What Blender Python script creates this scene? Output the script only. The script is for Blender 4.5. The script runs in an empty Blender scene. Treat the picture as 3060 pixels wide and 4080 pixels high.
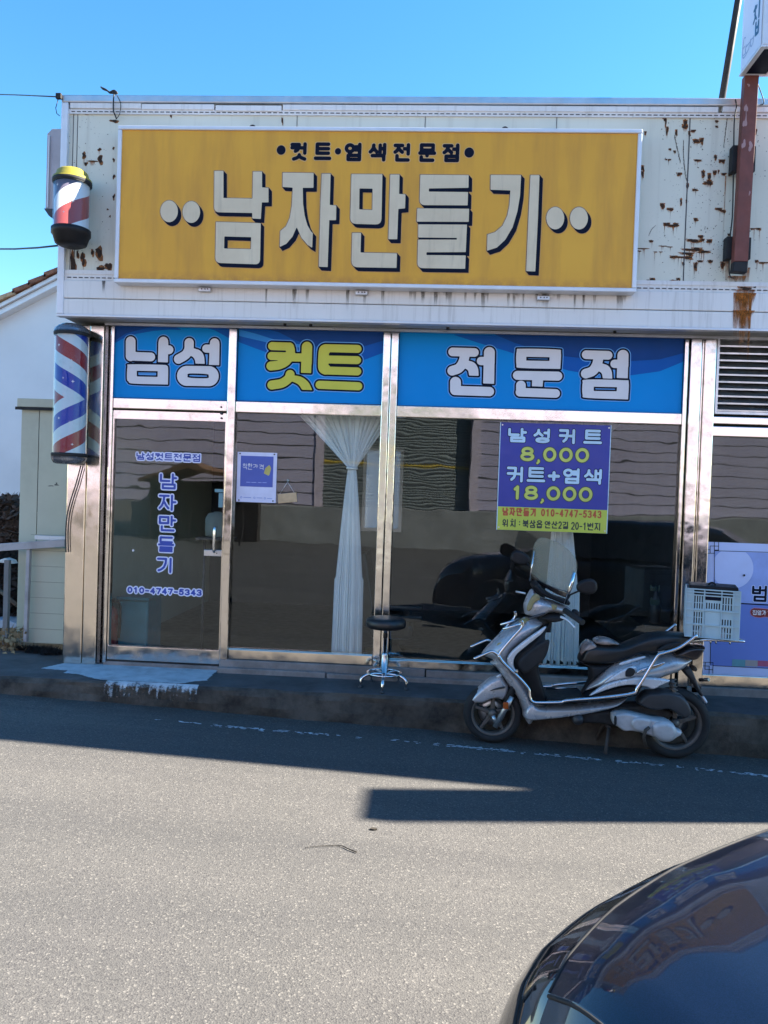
import bpy, bmesh, math, random
import numpy as np
from mathutils import Vector, Matrix

random.seed(7)
RNG = np.random.default_rng(11)
S = bpy.context.scene
C = S.collection
rad = math.radians

# ------------------------------------------------------------------ camera
YAW, PITCH, ROLL = rad(3.278), rad(-1.234), rad(-1.979)
FPX, PX0, PY0, CAMZ = 3066.0, 1530.0, 2040.0, 1.65

def _rot():
    c, s = math.cos(YAW), math.sin(YAW)
    rz = np.array([[c, -s, 0], [s, c, 0], [0, 0, 1]])
    c, s = math.cos(PITCH), math.sin(PITCH)
    rx = np.array([[1, 0, 0], [0, c, -s], [0, s, c]])
    c, s = math.cos(ROLL), math.sin(ROLL)
    ry = np.array([[c, 0, s], [0, 1, 0], [-s, 0, c]])
    return rz @ rx @ ry
RM = _rot()

def at(px, py, y):
    """point of the vertical plane Y=y seen at a pixel of the photograph -> (x, z)"""
    r = RM @ np.array([(px - PX0) / FPX, 1.0, -(py - PY0) / FPX])
    s = y / r[1]
    return float(r[0] * s), float(r[2] * s + CAMZ)

def atz(px, py, z):
    r = RM @ np.array([(px - PX0) / FPX, 1.0, -(py - PY0) / FPX])
    s = (z - CAMZ) / r[2]
    return float(r[0] * s), float(r[1] * s)

def road_z(x):
    return -0.0345 * (max(-9.0, min(9.0, x)) + 0.3)

# ------------------------------------------------------------------ objects
OFF = {}

def lk(o):
    C.objects.link(o)
    return o

def thing(name, label, cat, loc=(0, 0, 0), group=None):
    o = bpy.data.objects.new(name, None)
    o.empty_display_size = 0.1
    lk(o)
    o.location = loc
    OFF[o.name] = Vector(loc)
    o['label'] = label
    o['category'] = cat
    if group:
        o['group'] = group
    return o

def obj(name, bm, mats, parent=None, smooth=False, label=None, cat=None, group=None, kind=None, autosm=None):
    """link a bmesh (world coordinates) as ONE mesh object"""
    me = bpy.data.meshes.new(name)
    if isinstance(bm, bmesh.types.BMesh):
        if parent is not None:
            off = OFF[parent.name]
        elif kind == 'structure' or not bm.verts:
            off = Vector((0, 0, 0))
        else:
            xs = [v.co.x for v in bm.verts]; ys = [v.co.y for v in bm.verts]; zs = [v.co.z for v in bm.verts]
            off = Vector(((min(xs) + max(xs)) / 2, (min(ys) + max(ys)) / 2, min(zs)))
        for v in bm.verts:
            v.co -= off
        if smooth:
            for f in bm.faces:
                f.smooth = True
        if autosm:
            for e in bm.edges:
                if len(e.link_faces) == 2 and e.calc_face_angle(0) > rad(autosm):
                    e.smooth = False
        bm.to_mesh(me)
        bm.free()
    else:
        verts, faces = bm[0], bm[1]
        v = np.array(verts, dtype=float).reshape(-1, 3)
        if parent is not None:
            off = OFF[parent.name]
        elif kind == 'structure' or len(v) == 0:
            off = Vector((0, 0, 0))
        else:
            off = Vector(((v[:, 0].min() + v[:, 0].max()) / 2, (v[:, 1].min() + v[:, 1].max()) / 2, v[:, 2].min()))
        v = v - np.array(off)
        me.from_pydata(v.tolist(), [], faces)
        if len(bm) > 2 and bm[2] is not None:
            me.polygons.foreach_set('material_index', np.array(bm[2], dtype=np.int32))
        if smooth:
            me.polygons.foreach_set('use_smooth', [True] * len(me.polygons))
        me.update()
    for m in (mats if isinstance(mats, (list, tuple)) else [mats]):
        me.materials.append(m)
    o = bpy.data.objects.new(name, me)
    lk(o)
    if parent is not None:
        o.parent = parent
        OFF[o.name] = off
    else:
        o.location = off
        OFF[o.name] = off
    if label: o['label'] = label
    if cat: o['category'] = cat
    if group: o['group'] = group
    if kind: o['kind'] = kind
    return o

# NOTE: sub-parts sit at the same origin as their part (part location is zero under its thing)

# ------------------------------------------------------------------ shapes
def B():
    return bmesh.new()

def box(bm, x0, x1, y0, y1, z0, z1, bev=0.0, mi=0, seg=2):
    if x1 < x0: x0, x1 = x1, x0
    if y1 < y0: y0, y1 = y1, y0
    if z1 < z0: z0, z1 = z1, z0
    vs = [bm.verts.new(p) for p in ((x0, y0, z0), (x1, y0, z0), (x1, y1, z0), (x0, y1, z0), (x0, y0, z1), (x1, y0, z1), (x1, y1, z1), (x0, y1, z1))]
    fs = [bm.faces.new([vs[i] for i in q]) for q in ((0, 3, 2, 1), (4, 5, 6, 7), (0, 1, 5, 4), (1, 2, 6, 5), (2, 3, 7, 6), (3, 0, 4, 7))]
    for f in fs: f.material_index = mi
    if bev > 0:
        es = set(e for f in fs for e in f.edges)
        r = bmesh.ops.bevel(bm, geom=list(es), offset=min(bev, 0.45 * min(x1 - x0, y1 - y0, z1 - z0)), segments=seg, affect='EDGES', profile=0.5)
        for f in r['faces']: f.material_index = mi
    return fs

def _frames(pts, cyc):
    n = len(pts)
    tang = []
    for i in range(n):
        a = pts[(i - 1) % n] if (cyc or i > 0) else pts[i]
        b = pts[(i + 1) % n] if (cyc or i < n - 1) else pts[i]
        t = (b - a)
        tang.append(t.normalized() if t.length > 1e-9 else Vector((0, 0, 1)))
    up = Vector((0, 0, 1)) if abs(tang[0].z) < 0.9 else Vector((1, 0, 0))
    nrm = (up - tang[0] * up.dot(tang[0])).normalized()
    out = []
    for t in tang:
        nrm = (nrm - t * nrm.dot(t))
        nrm = nrm.normalized() if nrm.length > 1e-6 else t.orthogonal().normalized()
        out.append((nrm, t.cross(nrm)))
    return out

def tube(bm, pts, r, n=10, cyc=False, mi=0, caps=True):
    pts = [Vector(p) for p in pts]
    fr = _frames(pts, cyc)
    rr = r if isinstance(r, (list, tuple)) else [r] * len(pts)
    rings = []
    for p, (a, b), q in zip(pts, fr, rr):
        rings.append([bm.verts.new(p + a * (q * math.cos(2 * math.pi * k / n)) + b * (q * math.sin(2 * math.pi * k / n))) for k in range(n)])
    m = len(rings)
    for i in range(m if cyc else m - 1):
        A, D = rings[i], rings[(i + 1) % m]
        for k in range(n):
            f = bm.faces.new((A[k], A[(k + 1) % n], D[(k + 1) % n], D[k])); f.smooth = True; f.material_index = mi
    if caps and not cyc:
        f = bm.faces.new(rings[0][::-1]); f.material_index = mi
        f = bm.faces.new(rings[-1]); f.material_index = mi

def lathe(bm, prof, cx, cy, n=40, mi=0, axis='z', cz=0.0, cap=True):
    """prof = [(radius, height)] turned round the z axis through (cx, cy), or the y axis through (cx, cz) with y=height"""
    rings = []
    for r, h in prof:
        ring = []
        for k in range(n):
            a = 2 * math.pi * k / n
            if axis == 'z':
                p = (cx + r * math.cos(a), cy + r * math.sin(a), h)
            elif axis == 'y':
                p = (cx + r * math.cos(a), h, cz + r * math.sin(a))
            else:
                p = (h, cy + r * math.cos(a), cz + r * math.sin(a))
            ring.append(bm.verts.new(p))
        rings.append(ring)
    for i in range(len(rings) - 1):
        for k in range(n):
            f = bm.faces.new((rings[i][k], rings[i][(k + 1) % n], rings[i + 1][(k + 1) % n], rings[i + 1][k])); f.smooth = True; f.material_index = mi
    if cap:
        for ring in (rings[0], rings[-1]):
            f = bm.faces.new(ring); f.material_index = mi

def arc(pts, n=6):
    """Catmull-Rom through points (open)"""
    P = [np.array(p, float) for p in pts]
    P = [2 * P[0] - P[1]] + P + [2 * P[-1] - P[-2]]
    out = []
    for i in range(1, len(P) - 2):
        for k in range(n):
            t = k / n
            a, b, c, d = P[i - 1], P[i], P[i + 1], P[i + 2]
            out.append(tuple(0.5 * (2 * b + (c - a) * t + (2 * a - 5 * b + 4 * c - d) * t * t + (3 * b - a - 3 * c + d) * t ** 3)))
    out.append(tuple(P[-2]))
    return out

def loop(pts, n=5, sharp=()):
    """closed Catmull-Rom; indices in sharp stay corners"""
    m = len(pts)
    P = [np.array(p, float) for p in pts]
    out = []
    for i in range(m):
        b, c = P[i], P[(i + 1) % m]
        a = P[(i - 1) % m] if i not in sharp else 2 * b - c
        d = P[(i + 2) % m] if (i + 1) % m not in sharp else 2 * c - b
        for k in range(n):
            t = k / n
            out.append(tuple(0.5 * (2 * b + (c - a) * t + (2 * a - 5 * b + 4 * c - d) * t * t + (3 * b - a - 3 * c + d) * t ** 3)))
    return out

def prism_y(bm, pts, y0, y1, mi=0, bev=0.0):
    """extrude an (x,z) outline between two Y planes"""
    a = [bm.verts.new((p[0], y0, p[1])) for p in pts]
    b = [bm.verts.new((p[0], y1, p[1])) for p in pts]
    n = len(pts)
    f1 = bm.faces.new(a); f2 = bm.faces.new(b[::-1])
    fs = [f1, f2]
    for i in range(n):
        fs.append(bm.faces.new((a[i], b[i], b[(i + 1) % n], a[(i + 1) % n])))
    for f in fs: f.material_index = mi
    bmesh.ops.recalc_face_normals(bm, faces=fs)
    if bev > 0:
        bmesh.ops.bevel(bm, geom=list(f1.edges) + list(f2.edges), offset=bev, segments=2, affect='EDGES', profile=0.5)

def frame_y(bm, outer, inner, y0, y1):
    """one closed rectangular frame; outer/inner = (x0, x1, z0, z1)"""
    def q(r, y): return [bm.verts.new((x, y, z)) for x, z in ((r[0], r[2]), (r[1], r[2]), (r[1], r[3]), (r[0], r[3]))]
    a, b, c, d = q(outer, y0), q(inner, y0), q(outer, y1), q(inner, y1)
    for i in range(4):
        j = (i + 1) % 4
        for f in ((a[i], a[j], b[j], b[i]), (c[i], d[i], d[j], c[j]), (a[i], c[i], c[j], a[j]), (b[i], b[j], d[j], d[i])): bm.faces.new(f)
    bmesh.ops.recalc_face_normals(bm, faces=list(bm.faces))
    bmesh.ops.bevel(bm, geom=list(bm.edges), offset=.004, segments=2, affect='EDGES')

def prism_z(bm, pts, z0, z1, mi=0):
    a = [bm.verts.new((p[0], p[1], z0)) for p in pts]
    b = [bm.verts.new((p[0], p[1], z1)) for p in pts]
    n = len(pts)
    fs = [bm.faces.new(a), bm.faces.new(b)]
    for i in range(n):
        fs.append(bm.faces.new((a[i], a[(i + 1) % n], b[(i + 1) % n], b[i])))
    for f in fs: f.material_index = mi
    bmesh.ops.recalc_face_normals(bm, faces=fs)

# ------------------------------------------------------------------ signed fields for lettering and traced panels
def sd_line(X, Z, pts, closed=False):
    d = np.full(X.shape, 1e9)
    P = list(pts) + ([pts[0]] if closed else [])
    for (ax, az), (bx, bz) in zip(P[:-1], P[1:]):
        vx, vz = bx - ax, bz - az
        L = vx * vx + vz * vz
        t = np.clip(((X - ax) * vx + (Z - az) * vz) / L, 0, 1) if L > 1e-14 else 0 * X
        d = np.minimum(d, np.hypot(X - ax - t * vx, Z - az - t * vz))
    return d

def sd_poly(X, Z, pts):
    """positive inside"""
    d = sd_line(X, Z, pts, True)
    ins = np.zeros(X.shape, bool)
    n = len(pts)
    for i in range(n):
        ax, az = pts[i]; bx, bz = pts[(i + 1) % n]
        if az == bz: continue
        c = ((az > Z) != (bz > Z)) & (X < (bx - ax) * (Z - az) / (bz - az) + ax)
        ins ^= c
    return np.where(ins, d, -d)

class Shape:
    """union of strokes and polygons minus holes, in (x,z) metres"""
    def __init__(self): self.items = []
    def stroke(self, w, pts, closed=False): self.items.append(('s', w / 2, pts, closed)); return self
    def poly(self, pts, r=0.0): self.items.append(('p', r, pts, True)); return self
    def hole(self, pts, r=0.0): self.items.append(('h', r, pts, True)); return self
    def ell(self, cx, cz, rx, rz): return self.poly([(cx + rx * math.cos(2 * math.pi * k / 40), cz + rz * math.sin(2 * math.pi * k / 40)) for k in range(40)])
    def bounds(self):
        A = np.array([p for it in self.items for p in it[2]])
        m = max([it[1] for it in self.items if it[0] == 's'] + [0])
        return A[:, 0].min() - m, A[:, 0].max() + m, A[:, 1].min() - m, A[:, 1].max() + m
    def field(self, X, Z, grow=0.0):
        v = np.full(X.shape, -1e9)
        for k, r, pts, cl in self.items:
            if k == 's': v = np.maximum(v, r - sd_line(X, Z, pts, cl))
            elif k == 'p': v = np.maximum(v, sd_poly(X, Z, pts) + r)
        for k, r, pts, cl in self.items:
            if k == 'h': v = np.minimum(v, -(sd_poly(X, Z, pts)) + r)
        return v + grow

def fill(fn, bounds, h, y, pad=0.0, thick=0.0):
    """marching squares: flat filled mesh of fn>0 at plane Y=y (faces -Y)"""
    x0, x1, z0, z1 = bounds
    x0 -= pad + h; x1 += pad + h; z0 -= pad + h; z1 += pad + h
    nx = max(2, int(math.ceil((x1 - x0) / h)) + 1); nz = max(2, int(math.ceil((z1 - z0) / h)) + 1)
    xs = x0 + h * np.arange(nx); zs = z0 + h * np.arange(nz)
    X, Z = np.meshgrid(xs, zs)
    V = fn(X, Z)
    V = np.where(np.abs(V) < 1e-9, 1e-9, V)
    ins = V > 0
    verts, faces = [], []
    def P(x, z): verts.append((x, y, z)); return len(verts) - 1
    for j in range(nz - 1):
        i = 0
        a, b = ins[j], ins[j + 1]
        full = a[:-1] & a[1:] & b[:-1] & b[1:]
        anyi = a[:-1] | a[1:] | b[:-1] | b[1:]
        while i < nx - 1:
            if full[i]:
                k = i
                while k + 1 < nx - 1 and full[k + 1]: k += 1
                faces.append((P(xs[i], zs[j]), P(xs[k + 1], zs[j]), P(xs[k + 1], zs[j + 1]), P(xs[i], zs[j + 1])))
                i = k + 1
                continue
            if anyi[i]:
                cs = ((i, j), (i + 1, j), (i + 1, j + 1), (i, j + 1))
                poly = []
                for q in range(4):
                    (ia, ja), (ib, jb) = cs[q], cs[(q + 1) % 4]
                    va, vb = V[ja, ia], V[jb, ib]
                    if va > 0: poly.append((xs[ia], zs[ja]))
                    if (va > 0) != (vb > 0):
                        t = va / (va - vb)
                        poly.append((xs[ia] + t * (xs[ib] - xs[ia]), zs[ja] + t * (zs[jb] - zs[ja])))
                if len(poly) >= 3: faces.append(tuple(P(*q) for q in poly))
            i += 1
    return verts, faces

def merge(*ms):
    """merge (verts, faces[, matidx]) tuples given as (mesh, material index)"""
    V, F, I = [], [], []
    for (m, mi) in ms:
        o = len(V)
        V += list(m[0]); F += [tuple(i + o for i in f) for f in m[1]]; I += [mi] * len(m[1])
    return V, F, I

def pillow(shape, yc, T, r, h=0.008, grow=0.0, side=0, power=0.5, ycurve=None, Tb=None, blur=110):
    """closed puffy body: traced side outline with depth; half thickness T reached at distance r from the outline"""
    x0, x1, z0, z1 = shape.bounds()
    x0 -= 2 * h + grow; x1 += 2 * h + grow; z0 -= 2 * h + grow; z1 += 2 * h + grow
    nx = int((x1 - x0) / h) + 2; nz = int((z1 - z0) / h) + 2
    xs = x0 + h * np.arange(nx); zs = z0 + h * np.arange(nz)
    X, Z = np.meshgrid(xs, zs)
    V = shape.field(X, Z, grow)
    V = np.where(np.abs(V) < 1e-9, 1e-9, V)
    D = np.clip(V / r, 0, 1)
    Tm = (T(X, Z) if callable(T) else T)
    Hh = Tm * (1 - (1 - D) ** 2) ** power
    mk = (V > 0).astype(float)
    def _bl(A):
        Pd = np.pad(A, 1)
        return (Pd[:-2, 1:-1] + Pd[2:, 1:-1] + Pd[1:-1, :-2] + Pd[1:-1, 2:] + 2 * A) / 6
    Hh = Hh * mk
    for _ in range(int(blur)):
        Hh = mk * _bl(Hh) / np.maximum(_bl(mk), 1e-6)
    Hh = Hh * (1 - (1 - np.clip(V / (.4 * r), 0, 1)) ** 2) ** power
    Hb = Hh if Tb is None else (Tb / np.maximum(Tm, 1e-6)) * Hh
    yb = np.full(X.shape, yc) if ycurve is None else ycurve(X, Z)
    verts, faces, key = [], [], {}
    def gv(i, j, s):
        k = (i, j, s)
        if k not in key:
            key[k] = len(verts); verts.append((xs[i], yb[j, i] + (-Hh[j, i] if s < 0 else Hb[j, i]), zs[j]))
        return key[k]
    def ev(ia, ja, ib, jb):
        k = (min((ia, ja), (ib, jb)), max((ia, ja), (ib, jb)))
        if k not in key:
            va, vb = V[ja, ia], V[jb, ib]; t = va / (va - vb)
            key[k] = len(verts)
            verts.append((xs[ia] + t * (xs[ib] - xs[ia]), yb[ja, ia] + t * (yb[jb, ib] - yb[ja, ia]), zs[ja] + t * (zs[jb] - zs[ja])))
        return key[k]
    for j in range(nz - 1):
        for i in range(nx - 1):
            cs = ((i, j), (i + 1, j), (i + 1, j + 1), (i, j + 1))
            vals = [V[b, a] > 0 for a, b in cs]
            if not any(vals): continue
            for s in (-1, 1):
                poly = []
                for q in range(4):
                    (ia, ja), (ib, jb) = cs[q], cs[(q + 1) % 4]
                    if V[ja, ia] > 0: poly.append(gv(ia, ja, s))
                    if (V[ja, ia] > 0) != (V[jb, ib] > 0): poly.append(ev(ia, ja, ib, jb))
                if len(poly) >= 3: faces.append(tuple(poly if s < 0 else poly[::-1]))
    return verts, faces

# ------------------------------------------------------------------ Hangul from strokes
JA = {
 'ㄱ': [[(0, 1), (1, 1), (1, 0)]], 'ㄲ': [[(0, 1), (.42, 1), (.42, 0)], [(.58, 1), (1, 1), (1, 0)]],
 'ㄴ': [[(0, 1), (0, 0), (1, 0)]], 'ㄷ': [[(1, 1), (0, 1), (0, 0), (1, 0)]],
 'ㄹ': [[(0, 1), (1, 1), (1, .5), (0, .5), (0, 0), (1, 0)]],
 'ㅁ': [[(0, 0), (0, 1), (1, 1), (1, 0), (0, 0)]],
 'ㅂ': [[(0, 1), (0, 0), (1, 0), (1, 1)], [(0, .5), (1, .5)]],
 'ㅅ': [[(.5, 1), (.46, .62), (.28, .25), (0, 0)], [(.52, .6), (.72, .28), (1, 0)]],
 'ㅇ': 'O', 'ㅈ': [[(0, 1), (1, 1)], [(.5, 1), (.44, .55), (.25, .2), (0, 0)], [(.52, .5), (.75, .22), (1, 0)]],
 'ㅊ': [[(.35, 1.08), (.65, 1.08)], [(0, .78), (1, .78)], [(.5, .78), (.42, .42), (.25, .15), (0, 0)], [(.52, .42), (.75, .18), (1, 0)]],
 'ㅋ': [[(0, 1), (1, 1), (.96, .45), (.8, .18), (.5, 0)], [(0, .52), (.95, .52)]],
 'ㅌ': [[(1, 1), (0, 1), (0, 0), (1, 0)], [(0, .5), (1, .5)]],
 'ㅍ': [[(0, 1), (1, 1)], [(0, 0), (1, 0)], [(.3, 1), (.3, 0)], [(.7, 1), (.7, 0)]], 'ㅎ': [[(.3, 1.08), (.7, 1.08)], [(0, .8), (1, .8)]],
}
LI = 'ㄱㄲㄴㄷㄸㄹㅁㅂㅃㅅㅆㅇㅈㅉㅊㅋㅌㅍㅎ'
VO = 'ㅏㅐㅑㅒㅓㅔㅕㅖㅗㅘㅙㅚㅛㅜㅝㅞㅟㅠㅡㅢㅣ'
TI = ['', 'ㄱ', 'ㄲ', 'ㄳ', 'ㄴ', 'ㄵ', 'ㄶ', 'ㄷ', 'ㄹ', 'ㄺ', 'ㄻ', 'ㄼ', 'ㄽ', 'ㄾ', 'ㄿ', 'ㅀ', 'ㅁ', 'ㅂ', 'ㅄ', 'ㅅ', 'ㅆ', 'ㅇ', 'ㅈ', 'ㅊ', 'ㅋ', 'ㅌ', 'ㅍ', 'ㅎ']

def _put(j, x0, x1, z0, z1, curve=False):
    e = JA[j]
    def ring(a, b, c, d):
        return [((a + b) / 2 + (b - a) / 2 * math.cos(2 * math.pi * k / 24), (c + d) / 2 + (d - c) / 2 * math.sin(2 * math.pi * k / 24)) for k in range(25)]
    if e == 'O': return [ring(x0, x1, z0, z1)]
    if j == 'ㄱ' and curve: e = [[(0, 1), (1, 1), (.95, .6), (.75, .28), (.45, .1), (.1, 0)]]
    out = [[(x0 + (x1 - x0) * a, z0 + (z1 - z0) * b) for a, b in s] for s in e]
    if j == 'ㅎ': out.append(ring(x0 + .15 * (x1 - x0), x1 - .15 * (x1 - x0), z0, z0 + .58 * (z1 - z0)))
    return out

def hangul(ch):
    n = ord(ch) - 0xAC00
    l, v, t = LI[n // 588], VO[(n % 588) // 28], TI[n % 28]
    out = []
    if v in 'ㅏㅑㅓㅕㅣㅐ':
        zb = .46 if t else .0
        wid = .44 if v == 'ㅐ' else (.5 if v in 'ㅓㅕ' else .56)
        out += _put(l, 0, wid, zb + (.06 if t else .1), .98 if not t else .96, curve=(l == 'ㄱ' and not t) or l == 'ㄱ')
        zv = .40 if t else 0
        zm = (zv + 1) / 2 + .04
        if v == 'ㅐ': out += [[(.66, zv + .04), (.66, .96)], [(.96, zv), (.96, 1)], [(.66, zm), (.96, zm)]]
        elif v in 'ㅏㅑ':
            out += [[(.78, zv), (.78, 1)]] + ([[(.78, zm), (1, zm)]] if v == 'ㅏ' else [[(.78, zm + .1), (1, zm + .1)], [(.78, zm - .1), (1, zm - .1)]])
        elif v in 'ㅓㅕ':
            out += [[(.92, zv), (.92, 1)]] + ([[(.66, zm), (.92, zm)]] if v == 'ㅓ' else [[(.62, zm + .1), (.92, zm + .1)], [(.62, zm - .1), (.92, zm - .1)]])
        else: out += [[(.88, zv), (.88, 1)]]
        if t: out += _put(t, .14, .92, 0, .27)
    elif v == 'ㅟ':
        out += _put(l, .06, .56, .5, .98); out += [[(0, .3), (.66, .3)], [(.33, .3), (.33, .02)], [(.92, 0), (.92, 1)]]
    else:
        if t:
            out += _put(l, .1, .9, .66, 1); zb = .47
            out += [[(0, zb), (1, zb)]]
            if v == 'ㅜ': out += [[(.5, zb), (.5, .3)]]
            out += _put(t, .1, .9, 0, .27 if v != 'ㅜ' else .2)
        else:
            out += _put(l, .1, .9, .4, 1)
            if v == 'ㅗ': out += [[(0, .06), (1, .06)], [(.5, .06), (.5, .3)]]
            elif v == 'ㅜ': out += [[(0, .24), (1, .24)], [(.5, .24), (.5, 0)]]
            else: out += [[(0, .06), (1, .06)]]
    return out

def _el(cx, cz, rx, rz, a0=0, a1=360, n=16):
    return [(cx + rx * math.cos(rad(a0 + (a1 - a0) * k / n)), cz + rz * math.sin(rad(a0 + (a1 - a0) * k / n))) for k in range(n + 1)]
DG = {
 '0': [_el(.5, .5, .5, .5, 0, 360, 24)], '1': [[(.15, .8), (.55, 1), (.55, 0)]],
 '2': [_el(.5, .7, .48, .3, 160, -30, 12) + [(.02, 0), (1, 0)]],
 '3': [_el(.45, .75, .5, .25, 150, -90, 12), _el(.45, .25, .55, .25, 90, -150, 12)],
 '4': [[(.72, 0), (.72, 1), (0, .28), (1, .28)]], '5': [[(.95, 1), (.15, 1), (.08, .55)] + _el(.45, .32, .52, .32, 130, -150, 14)],
 '6': [_el(.5, .3, .48, .3, 0, 360, 20), [(.05, .35), (.25, .75), (.7, 1)]], '7': [[(0, 1), (1, 1), (.4, 0)]],
 '8': [_el(.5, .76, .42, .24, 0, 360, 20), _el(.5, .26, .5, .26, 0, 360, 20)],
 '9': [_el(.5, .7, .48, .3, 0, 360, 20), [(.95, .65), (.75, .25), (.3, 0)]],
 '-': [[(.05, .45), (.95, .45)]], '+': [[(0, .5), (1, .5)], [(.5, .05), (.5, .95)]], ':': [[(.5, .25), (.5, .27)], [(.5, .7), (.5, .72)]],
 ',': [[(.55, .04), (.55, -.02), (.35, -.18)]], '·': [[(.5, .5), (.5, .51)]],
}

def text(shape, s, x0, x1, z0, z1, w, rel=None, gap=.0):
    """lay string s in a box (centre lines inset by half the stroke); digits narrower"""
    def wd(ch):
        if ch == ' ': return .45
        if ch in ',:': return .32
        if ch == '-': return .5
        if ch in DG: return .58
        return 1.0
    ws = [wd(c) for c in s]
    tot = sum(ws)
    u = (x1 - x0) / tot
    x = x0
    for ch, k in zip(s, ws):
        a, b = x + u * k * gap / 2 + w / 2, x + u * k * (1 - gap / 2) - w / 2
        x += u * k
        if ch == ' ': continue
        st = DG[ch] if ch in DG else hangul(ch)
        for line in st:
            shape.stroke(w, [(a + (b - a) * p[0], z0 + w / 2 + (z1 - z0 - w) * p[1]) for p in line])
    return shape
# ------------------------------------------------------------------ materials
def lin(c):
    if isinstance(c, str):
        c = tuple(int(c[i:i + 2], 16) / 255 for i in (0, 2, 4))
        return tuple((x / 12.92 if x <= .04045 else ((x + .055) / 1.055) ** 2.4) for x in c)
    return c

class NT:
    def __init__(self, name):
        self.m = bpy.data.materials.new(name); self.m.use_nodes = True
        self.t = self.m.node_tree; self.t.nodes.clear()
        self.out = self.t.nodes.new('ShaderNodeOutputMaterial')
        self.tc = self.t.nodes.new('ShaderNodeTexCoord')
    def n(self, kind, **kw):
        nd = self.t.nodes.new(kind)
        for k, v in kw.items(): setattr(nd, k, v)
        return nd
    def l(self, a, b): self.t.links.new(a, b)
    def sock(self, v, inp):
        if isinstance(v, bpy.types.NodeSocket): self.l(v, inp)
        elif v is not None: inp.default_value = v
    def math(self, op, a, b=None, c=None, clamp=False):
        nd = self.n('ShaderNodeMath', operation=op, use_clamp=clamp)
        for i, v in enumerate((a, b, c)):
            if v is not None: self.sock(v, nd.inputs[i])
        return nd.outputs[0]
    def coord(self, scale=(1, 1, 1), obj=True, loc=(0, 0, 0), src=None):
        mp = self.n('ShaderNodeMapping'); mp.inputs['Scale'].default_value = scale; mp.inputs['Location'].default_value = loc
        self.l(src if src is not None else self.tc.outputs['Object'], mp.inputs['Vector']); return mp.outputs[0]
    def noise(self, scale, detail=3, rough=.55, vec=None, dist=0.0):
        nd = self.n('ShaderNodeTexNoise'); nd.inputs['Scale'].default_value = scale; nd.inputs['Detail'].default_value = detail
        nd.inputs['Roughness'].default_value = rough; nd.inputs['Distortion'].default_value = dist
        self.l(vec if vec is not None else self.tc.outputs['Object'], nd.inputs['Vector']); return nd.outputs['Fac']
    def voro(self, scale, vec=None, feature='F1', out='Distance', rnd=1.0):
        nd = self.n('ShaderNodeTexVoronoi', feature=feature); nd.inputs['Scale'].default_value = scale; nd.inputs['Randomness'].default_value = rnd
        self.l(vec if vec is not None else self.tc.outputs['Object'], nd.inputs['Vector']); return nd.outputs[out]
    def ramp(self, fac, a, b, lo=0.0, hi=1.0):
        nd = self.n('ShaderNodeMapRange', clamp=True); nd.inputs['From Min'].default_value = a; nd.inputs['From Max'].default_value = b
        nd.inputs['To Min'].default_value = lo; nd.inputs['To Max'].default_value = hi
        self.l(fac, nd.inputs['Value']); return nd.outputs[0]
    def mix(self, fac, a, b, blend='MIX'):
        nd = self.n('ShaderNodeMix', data_type='RGBA', blend_type=blend)
        self.sock(fac, nd.inputs['Factor'])
        for v, i in ((a, 6), (b, 7)):
            if isinstance(v, bpy.types.NodeSocket): self.l(v, nd.inputs[i])
            else: nd.inputs[i].default_value = (*lin(v), 1)
        return nd.outputs[2]
    def sep(self, which=2, src=None):
        nd = self.n('ShaderNodeSeparateXYZ'); self.l(src if src is not None else self.tc.outputs['Object'], nd.inputs[0]); return nd.outputs[which]
    def bump(self, h, strength=.3, dist=.01, normal=None):
        nd = self.n('ShaderNodeBump'); nd.inputs['Strength'].default_value = strength; nd.inputs['Distance'].default_value = dist
        self.l(h, nd.inputs['Height'])
        if normal is not None: self.l(normal, nd.inputs['Normal'])
        return nd.outputs[0]
    def bsdf(self, col, rough=.5, metal=0.0, normal=None, coat=0.0, spec=.5, coat_rough=.03):
        nd = self.n('ShaderNodeBsdfPrincipled')
        if isinstance(col, bpy.types.NodeSocket): self.l(col, nd.inputs['Base Color'])
        else: nd.inputs['Base Color'].default_value = (*lin(col), 1)
        self.sock(rough, nd.inputs['Roughness']); self.sock(metal, nd.inputs['Metallic'])
        nd.inputs['Coat Weight'].default_value = coat; nd.inputs['Coat Roughness'].default_value = coat_rough
        nd.inputs['Specular IOR Level'].default_value = spec
        if normal is not None: self.l(normal, nd.inputs['Normal'])
        return nd.outputs[0]
    def done(self, sh):
        self.l(sh, self.out.inputs['Surface']); return self.m

def plain(name, col, rough=.5, metal=0.0, var=.12, scale=6.0, bump=0.0, bscale=60.0, coat=0.0, dirt=None, dirt_amt=.0, spec=.5):
    n = NT(name)
    c = lin(col)
    dk = tuple(x * (1 - var) for x in c); lt = tuple(min(1, x * (1 + var)) for x in c)
    f = n.noise(scale, 4, .6)
    colr = n.mix(n.ramp(f, .3, .7), dk, lt)
    if dirt:
        g = n.noise(scale * .6, 6, .7, vec=n.coord(loc=(3, 7, 1)))
        colr = n.mix(n.ramp(g, .52, .75, 0, dirt_amt), colr, dirt)
    r = n.ramp(n.noise(scale * 2.3, 3), .3, .7, max(0, rough - .07), min(1, rough + .07))
    nm = n.bump(n.noise(bscale, 3), bump, .004) if bump > 0 else None
    return n.done(n.bsdf(colr, r, metal, nm, coat, spec))

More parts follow.
